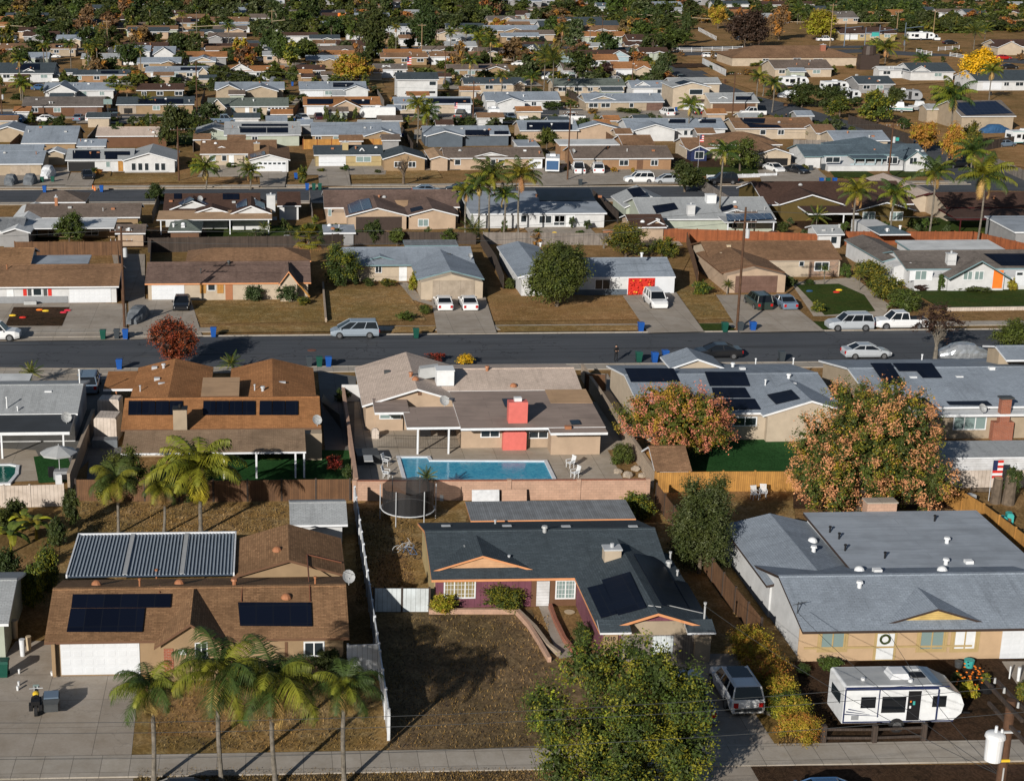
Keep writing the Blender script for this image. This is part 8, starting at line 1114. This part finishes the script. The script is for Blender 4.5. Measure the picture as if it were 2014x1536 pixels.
# trampoline
g = W(802, 1020); R = 1.95; e = thing('trampoline', 'round trampoline with black safety net behind the slate-roofed house', 'trampoline', g); m = MB()
for i in range(28): a, b = i * math.tau / 28, (i + 1) * math.tau / 28; m.cyl((R * math.cos(a), R * math.sin(a), .85), (R * math.cos(b), R * math.sin(b), .85), .05, n=6)
child('frame', m.mesh('frame', ['steel']), e); m = MB(); m.quad(*[(R * .93 * math.cos(i * math.tau / 28), R * .93 * math.sin(i * math.tau / 28), .84) for i in range(28)]); child('jumping_mat', m.mesh('mat', ['black']), e)
gn = NG('safety_net'); tb = gn.n('BsdfTransparent'); mx = gn.n('MixShader'); mx.inputs[0].default_value = .8; gn.col((.02, .02, .022)); gn.l(tb.outputs[0], mx.inputs[1]); gn.l(gn.b.outputs[0], mx.inputs[2]); gn.l(mx.outputs[0], gn.t.nodes['Material Output'].inputs[0])
m = MB(); N = 28
for i in range(N):
    a, b = i * math.tau / N, (i + 1) * math.tau / N; zz = lambda t: 2.45 + .2 * abs(math.cos(t * 3)); m.quad((R * .96 * math.cos(a), R * .96 * math.sin(a), .9), (R * .96 * math.cos(b), R * .96 * math.sin(b), .9), (R * .96 * math.cos(b), R * .96 * math.sin(b), zz(b)), (R * .96 * math.cos(a), R * .96 * math.sin(a), zz(a)))
child('safety_net', m.mesh('net', ['safety_net']), e)
for i in range(6): a = i * math.tau / 6; m = MB(); m.cyl((R * 1.04 * math.cos(a), R * 1.04 * math.sin(a), 0), (R * 1.04 * math.cos(a), R * 1.04 * math.sin(a), 2.7), .035, n=6); child('net_pole', m.mesh('net_pole', ['steel']), e)
# patio umbrella with table
g = W(118, 940); e = thing('patio_umbrella', 'light grey patio umbrella over the garden table by the block wall', 'umbrella', g); m = MB(); R = 1.45
for i in range(8): a, b = i * math.tau / 8, (i + 1) * math.tau / 8; m.quad((0, 0, 2.7), (R * math.cos(a), R * math.sin(a), 2.15), (R * math.cos(b), R * math.sin(b), 2.15)); m.quad((R * math.cos(a), R * math.sin(a), 2.15), (R * math.cos(b), R * math.sin(b), 2.15), (R * math.cos(b), R * math.sin(b), 2.03), (R * math.cos(a), R * math.sin(a), 2.03))
child('canopy', m.mesh('canopy', ['dishgrey']), e); m = MB(); m.cyl((0, 0, 0), (0, 0, 2.8), .03, n=7); child('pole', m.mesh('pole', ['steel']), e)
boxthing('garden_table', 'dark garden table beneath the grey umbrella', 'table', 126, 941, 1.5, .9, .72, 'midgrey'); boxthing('garden_chair', 'black garden chair beside the dark table', 'chair', 102, 938, .5, .5, .8, 'black', 15); boxthing('garden_chair', 'pale garden chair in front of the dark table', 'chair', 116, 952, .5, .4, .8, 'white_cover', 5)
e = boxthing('storage_shed', 'tall cream plastic storage cabinet with grey slatted top in the side yard', 'shed', 214, 862, 1.9, 2.2, 2.1, 'vinyl_cream', -8, bev=.08); boxthing('storage_shed', 'second cream storage cabinet behind the taller one', 'shed', 218, 822, 1.9, 1.6, 1.9, 'vinyl_cream', -8, bev=.08); boxthing('trailer', 'small grey utility trailer covered in the side yard', 'trailer', 207, 878, 2.1, 1.0, .7, 'grey_cover', 0)
# shade sail
a = MB(); P = [PY(632, 790, 140), PY(672, 845, 130), PY(668, 815, 131), PY(636, 775, 142)]; a.solid(P, [p - Vector((0, 0, .03)) for p in P]); a.build('shade_sail', 'darkgrey', label='charcoal shade sail slung across the side walkway', cat='shade sail')
# palm stumps, flags, logs
def stump(px, py, top, label, r=.38):
    g = W(px, py); H = PY(px, top, g.y).z; e = thing('tree_stump', label, 'stump', g); m = MB(); m.cyl((0, 0, 0), (.05, 0, H), r * 1.2, r, 11); child('trunk', m.mesh('stump', ['bark']), e); m = MB(); m.cyl((.05, 0, H), (.05, 0, H + .03), r * .9, n=11); child('cut_face', m.mesh('cut_face', ['roll_tan']), e)
stump(1957, 990, 940, 'tall cut palm stump with flag beside the white fence', .33); stump(1982, 992, 938, 'thicker cut palm stump with round pale top', .4)
tree('dark', 1965, 2006, 912, 990, 'small leafy sapling behind the thicker stump', 'round', 2200, .04)
for i, x in enumerate((1918, 1930, 1943)): p = W(x, 968); m = MB(); m.cyl((p.x - .35, p.y, .2), (p.x + .35, p.y, .2), .18, n=9); m.build('log', 'bark', label=('cut log nearest the orange fence', 'cut log in the middle of three', 'cut log nearest the palm stumps')[i], cat='log')
def flag(px, by, top, label, h=.9):
    g = W(px, by); H = PY(px, top, g.y).z; e = thing('flag', label, 'flag', g); m = MB(); m.cyl((0, 0, 0), (0, 0, H), .025, n=6); child('flagpole', m.mesh('flagpole', ['steel']), e); m = MB(); r = .3
    for k in range(7): m.box(.03, .03 + 1.0 * h * .55, -.01, .01, H - .1 - (k + 1) * h / 7, H - .1 - k * h / 7, 1 if k % 2 else 0)
    m.box(.03, .03 + .25 * h, -.014, .014, H - .1 - h * 4 / 7, H - .1, 2); child('cloth', m.mesh('flag_cloth', ['red', 'white', 'navy']), e)
flag(1944, 985, 903, 'striped red, white and blue flag beside the cut palm stump', 1.4); flag(800, 158, 112, 'striped flag beside the small grey-brown bungalow', 2); flag(893, 232, 202, 'striped flag on the solar strip garage', 1.2); flag(1372, 340, 265, 'striped flag on a white pole at the navy gable', 1.2)
# bicycles leaning in the side yard
def bike(px, py, rot, label, col):
    g = W(px, py); e = thing('bicycle', label, 'bicycle', g); e.rotation_euler = (rad(18), 0, rad(rot)); m = MB()
    for i in range(16): a, b = i * math.tau / 16, (i + 1) * math.tau / 16; m.cyl((.32 * math.cos(a), 0, .32 * math.sin(a)), (.32 * math.cos(b), 0, .32 * math.sin(b)), .025, n=5, cap=False)
    w = m.mesh('bike_wheel', ['tyre' if col != 'dishgrey' else 'dishgrey'])
    for x in (-.5, .5): child('wheel', w, e, (x, 0, .34))
    m = MB()
    for a, b in (((-.5, .34), (-.15, .75)), ((-.15, .75), (.35, .8)), ((.35, .8), (0, .3)), ((0, .3), (-.5, .34)), ((0, .3), (-.18, .9)), ((.5, .34), (.33, .95))): m.cyl((a[0], 0, a[1]), (b[0], 0, b[1]), .02, n=5)
    child('frame', m.mesh('bike_frame', [col]), e); m = MB(); m.box(-.28, -.08, -.06, .06, .9, .94); child('saddle', m.mesh('saddle', ['black']), e); m = MB(); m.cyl((.33, -.25, .97), (.33, .25, .97), .015, n=5); child('handlebar', m.mesh('handlebar', ['steel']), e)
bike(792, 1085, 20, 'pale-wheeled bicycle lying by the side yard hay', 'dishgrey'); bike(806, 1098, 160, 'blue bicycle tangled beside the pale-wheeled one', 'car_blue')
# stored panels by the block wall
for x0, x1, t, b, mt, lb in ((888, 918, 953, 978, 'dishgrey', 'white tabletop board propped on the block wall'), (929, 982, 966, 990, 'white_cover', 'rounded white spa cover leaning on the block wall'), (988, 1036, 965, 990, 'block_peach', 'white-framed slatted headboard leaning on the block wall'), (866, 872, 952, 985, 'dishgrey', 'narrow grey board standing by the trampoline')):
    Y = W((x0 + x1) / 2, b).y; a, c = PY(x0, t, Y), PY(x1, b, Y); m = MB(); m.solid([(a.x, Y + .25, a.z), (c.x, Y + .25, a.z), (c.x, Y + .32, a.z), (a.x, Y + .32, a.z)], [(a.x, Y, 0), (c.x, Y, 0), (c.x, Y + .07, 0), (a.x, Y + .07, 0)]); m.build('leaning_board', mt, label=lb, cat='board')
# curved brick edging and kerbs in the purple house yard
def edging(pts, mat, label, h=.35, w=.22):
    P = [W(x, y) for x, y in pts]; m = MB()
    for i in range(len(P) - 1): a, b = P[i], P[i + 1]; d = (b - a).normalized(); n = Vector((-d.y, d.x, 0)) * w / 2; d = d * .05; m.solid([(v.x, v.y, h + .002 * (i % 2)) for v in (a - n - d, b - n + d, b + n + d, a + n - d)], [(v.x, v.y, 0) for v in (a - n - d, b - n + d, b + n + d, a + n - d)])
    return m.build('garden_edging', mat, label=label, cat='edging')
edging([(845, 1207), (1015, 1207), (1040, 1235), (1062, 1270), (1080, 1302)], 'block_peach', 'pale brick edging around the front lawn bed'); edging([(1018, 1207), (1052, 1240), (1078, 1275), (1098, 1290)], 'block_cream', 'curved block edging beside the entry path'); edging([(1082, 1197), (1092, 1225), (1110, 1262), (1132, 1290)], 'brick_red', 'curved red brick edging on the porch side of the entry path')
# pots, lights and clutter along the concrete drive
for i, (x, y, r, hh, mt, lb) in enumerate(((38, 1325, .07, .3, 'white', 'white path light nearest the green bin'), (37, 1349, .07, .3, 'white', 'white path light midway along the drive edge'), (35, 1358, .08, .3, 'white', 'white path light closest to the motorcycle'), (104, 1328, .14, .25, 'white', 'white pot at the garage pilaster foot'), (45, 1290, .18, 1.1, 'white_cover', 'columnar pale cactus in the shade'), (30, 1255, .2, 1.2, 'beige', 'tan urn stack in the shaded side bed'), (57, 1278, .17, .9, 'beige', 'tan pot beside the pale cactus'), (1157, 1210, .25, .5, 'dishgrey', 'grey upturned pot in the curved entry bed'), (1120, 1205, .35, .08, 'beige', 'round stepping stone in the curved entry bed'), (1905, 1312, .3, .5, 'teal', 'teal glazed pot near the white garage door'), (1885, 1312, .25, .4, 'darkgrey', 'dark pot next to the teal pot'), (1977, 1030, .25, .45, 'teal', 'turquoise pot with flowers on the bare yard'), (1938, 1360, .45, .4, 'black', 'black tub planter under the orange flowers'), (2002, 1340, .1, .9, 'white', 'white post beside the red wreath'), (1985, 1335, .05, .8, 'white', 'thin white stake near the orange flowers'))):
    p = W(x, y); m = MB(); m.cyl((p.x, p.y, 0), (p.x, p.y, hh), r * .8, r, 12); m.build('garden_pot' if r > .13 else 'path_light', mt, label=lb, cat='pot' if r > .13 else 'garden light')
for i, (x0, x1, t, b, kd) in enumerate(((1862, 1900, 1315, 1345, 'round'), (1880, 1925, 1330, 1375, 'gold'), (1925, 1950, 1315, 1350, 'olive'), (1995, 2030, 1330, 1375, 'olive'), (1562, 1600, 1300, 1325, 'dark'), (1605, 1655, 1285, 1315, 'round'))): tree(kd, x0, x1, t, b, ('green ground shrub behind the trailer nose', 'marigold bush with orange blooms in the black tub', 'small olive shrub between flowers and garage', 'spiky olive shrub at the frame edge bed', 'dark shrub against the peach wall corner', 'trailing green shrub above the trailer roof')[i], 'bush', 1800, .05)
rf = random.Random(3); m = MB()
for i in range(34): p = W(rf.uniform(1878, 1930), rf.uniform(1335, 1372)); q = .07; m.ball((p.x, p.y, rf.uniform(.5, 1.1)), q, q, q * .6, nu=6, nv=3)
m.build('flowers', 'flower_orange', label='scatter of orange marigold blooms', cat='flowers', kind='stuff')
# inflatables, balloons and kerb clutter on the middle street
for i, (x, y, mt) in enumerate(((45, 626, 'red'), (78, 611, 'orange'), (90, 613, 'yellow'), (125, 616, 'flower_red'), (25, 622, 'yellow'), (1592, 574, 'blue_cover'), (1650, 572, 'yellow'), (1645, 576, 'red'), (133, 612, 'flower_red'))): p = W(x, y, .05); m = MB(); m.ball((p.x, p.y, p.z + .08), .42, .24, .14, nu=9, nv=5); m.build('deflated_inflatable', mt, label=('red deflated inflatable on the mulch bed', 'orange deflated inflatable on the mulch bed', 'yellow inflatable beside the orange one', 'pink deflated inflatable at the bed corner', 'small yellow toy on the mulch bed edge', 'flat blue toy on the green lawn', 'yellow deflated inflatable on the green lawn', 'red toy touching the yellow inflatable on the lawn', 'dark pink toy behind the pink inflatable')[i], cat='toy')
for i, (x, y) in enumerate(((183, 373), (187, 375))): p = W(x, y); m = MB(); m.cyl((p.x, p.y, 0), (p.x, p.y, .7), .2, .04, 8); m.build('traffic_cone', 'orange', label=('orange traffic cone on the third street', 'second orange traffic cone on the third street')[i], cat='cone')
p = W(1089, 478); m = MB(); m.cyl((p.x, p.y - .2, 1.0), (p.x, p.y - .25, 1.0), .55, n=16); m.build('fence_disc', 'yellow', label='round yellow disc hung on the bleached board fence', cat='ornament')
g = W(213, 232); e = thing('basketball_hoop', 'portable basketball hoop by the black off-roader', 'hoop', g); m = MB(); m.cyl((0, 0, 0), (0, 0, 3.2), .07, n=6); child('post', m.mesh('post', ['darkgrey']), e); m = MB(); m.box(-.9, .9, -.05, .0, 2.8, 3.9); child('backboard', m.mesh('backboard', ['glass_pale']), e)
for i in range(7):
    p = W(1415 + i * 11, 221); m = MB(); m.box(p.x - .35, p.x + .35, p.y - .3, p.y + .3, 0, .9 + (i % 3) * .25); m.build('yard_toy', ('white', 'beige', 'flower_red', 'red', 'teal', 'white', 'yellow')[i], label=('white', 'tan', 'pink', 'red', 'teal', 'second white', 'yellow')[i] + ' outdoor toy on the corner porch', cat='toy')
g = W(1706, 138); e = thing('water_tank', 'dark wooden water tower tank behind the cream ranch', 'tank', g); m = MB(); m.box(-2.6, 2.6, -1.5, 1.5, 0, 4.2); child('tank_frame', m.mesh('tank_frame', ['trim_dark']), e); m = MB(); m.cyl((0, 0, 4.2), (0, 0, 6.5), 1.9, 1.7, 12); child('tank', m.mesh('tank', ['trim_dark']), e)
p = W(680, 52); m = MB(); m.cyl((p.x, p.y, 0), (p.x, p.y, 5), .1, n=5); e = m.build('feather_flag', 'steel', label='orange roadside banner flag by the dark conifers', cat='flag'); m = MB(); m.box(p.x - 3, p.x, p.y - .05, p.y + .05, 1.5, 4.8); m.build('cloth', 'orange', e)
# loose litter, hay and ground tufts
def tufts(name, label, polys, n, mats, size, seed, kind='stuff'):
    r = np.random.default_rng(seed); V = []; 
    for (x0, x1, y0, y1) in polys:
        k = n; px = r.uniform(x0, x1, k); py = r.uniform(y0, y1, k)
        for i in range(k):
            p = W(px[i], py[i], .02); a = r.uniform(0, 6.28); s = size * r.uniform(.5, 1.5); d = Vector((math.cos(a), math.sin(a), 0)) * s * .25; u = Vector((r.uniform(-.6, .6), r.uniform(-.6, .6), 1)) * s; V += [p - d, p + d, p + d * .2 + u, p - d * .2 + u]
    me = rawmesh(name, [tuple(v) for v in V], 4, r.integers(0, len(mats), len(V) // 4), mats); o = bpy.data.objects.new(name, me); COL.objects.link(o); return tag(o, label, 'grass', kind=kind)
tufts('dry_grass', 'dry straw grass tufts over the front and back yards', [(300, 740, 1330, 1475), (765, 1080, 1210, 1470), (160, 560, 990, 1048), (700, 815, 1000, 1190), (1530, 1610, 1400, 1470), (270, 1150, 1512, 1536)], 5200, ['hay', 'drygrass', 'bark_mulch'], .09, 4)
tufts('dry_grass', 'dry grass tufts over the lawns across the street', [(375, 636, 595, 633), (645, 830, 572, 630), (965, 1255, 588, 628), (1340, 1430, 575, 625)], 2200, ['hay', 'drygrass', 'dirt'], .1, 5)
# iron railing round the covered patio of the pool house
def railing(pts, label, h=1.15):
    P = [W(*q) for q in pts]; e = thing('iron_railing', label, 'railing', P[0])
    for a, b in zip(P, P[1:]):
        L = (b - a).length; d = (b - a) / L; m = MB()
        for z in (.12, h): m.cyl(a + Vector((0, 0, z)), b + Vector((0, 0, z)), .02, n=5)
        for i in range(int(L / .14)): q = a + d * (i * .14 + .05); m.cyl(q + Vector((0, 0, .08)), q + Vector((0, 0, h)), .009, n=4)
        m.build('railing_panel', 'black', e)
    return e
railing([(742, 882), (822, 883), (883, 884), (928, 880)], 'black iron railing across the covered patio of the pool house')
boxthing('barbecue', 'black covered barbecue standing under the patio roof', 'barbecue', 836, 858, .9, .6, 1.0, 'black', bev=.08); boxthing('pool_filter', 'cream pool filter tank against the pool house wall', 'filter', 738, 862, .6, .6, .9, 'vinyl_cream', bev=.15)
boxthing('canopy_tent', 'blue canopy tarp stretched over the yard at the frame edge', 'canopy', 18, 248, 6, 4, 2.2, 'blue_cover', bev=.6); boxthing('garden_bench', 'pale garden bench at the porch of the red-shuttered house', 'bench', 60, 600, 1.4, .5, .45, 'dishgrey')
ry_ = random.Random(12); nn = dict(white='white', black='black', fence_brown='brown timber', bin_blue='blue', teal='teal', vent='terracotta', dishgrey='grey')
for (n, xa, xb, ya, yb) in ((26, 40, 1900, 462, 480), (22, 30, 1800, 268, 284), (5, 1870, 2010, 990, 1040), (16, 1290, 2000, 150, 230)):
    for _ in range(n):
        px, py = ry_.uniform(xa, xb), ry_.uniform(ya, yb); g = W(px, py)
        if not free(g.x, g.y, .8): continue
        c = ry_.choice(list(nn)); boxthing('storage_box', 'small ' + nn[c] + ' storage box left in a back yard', 'storage box', px, py, ry_.uniform(.5, 1.3), ry_.uniform(.4, .9), ry_.uniform(.4, 1.1), c, ry_.uniform(0, 90), group=nn[c] + ' yard boxes', bev=.05)
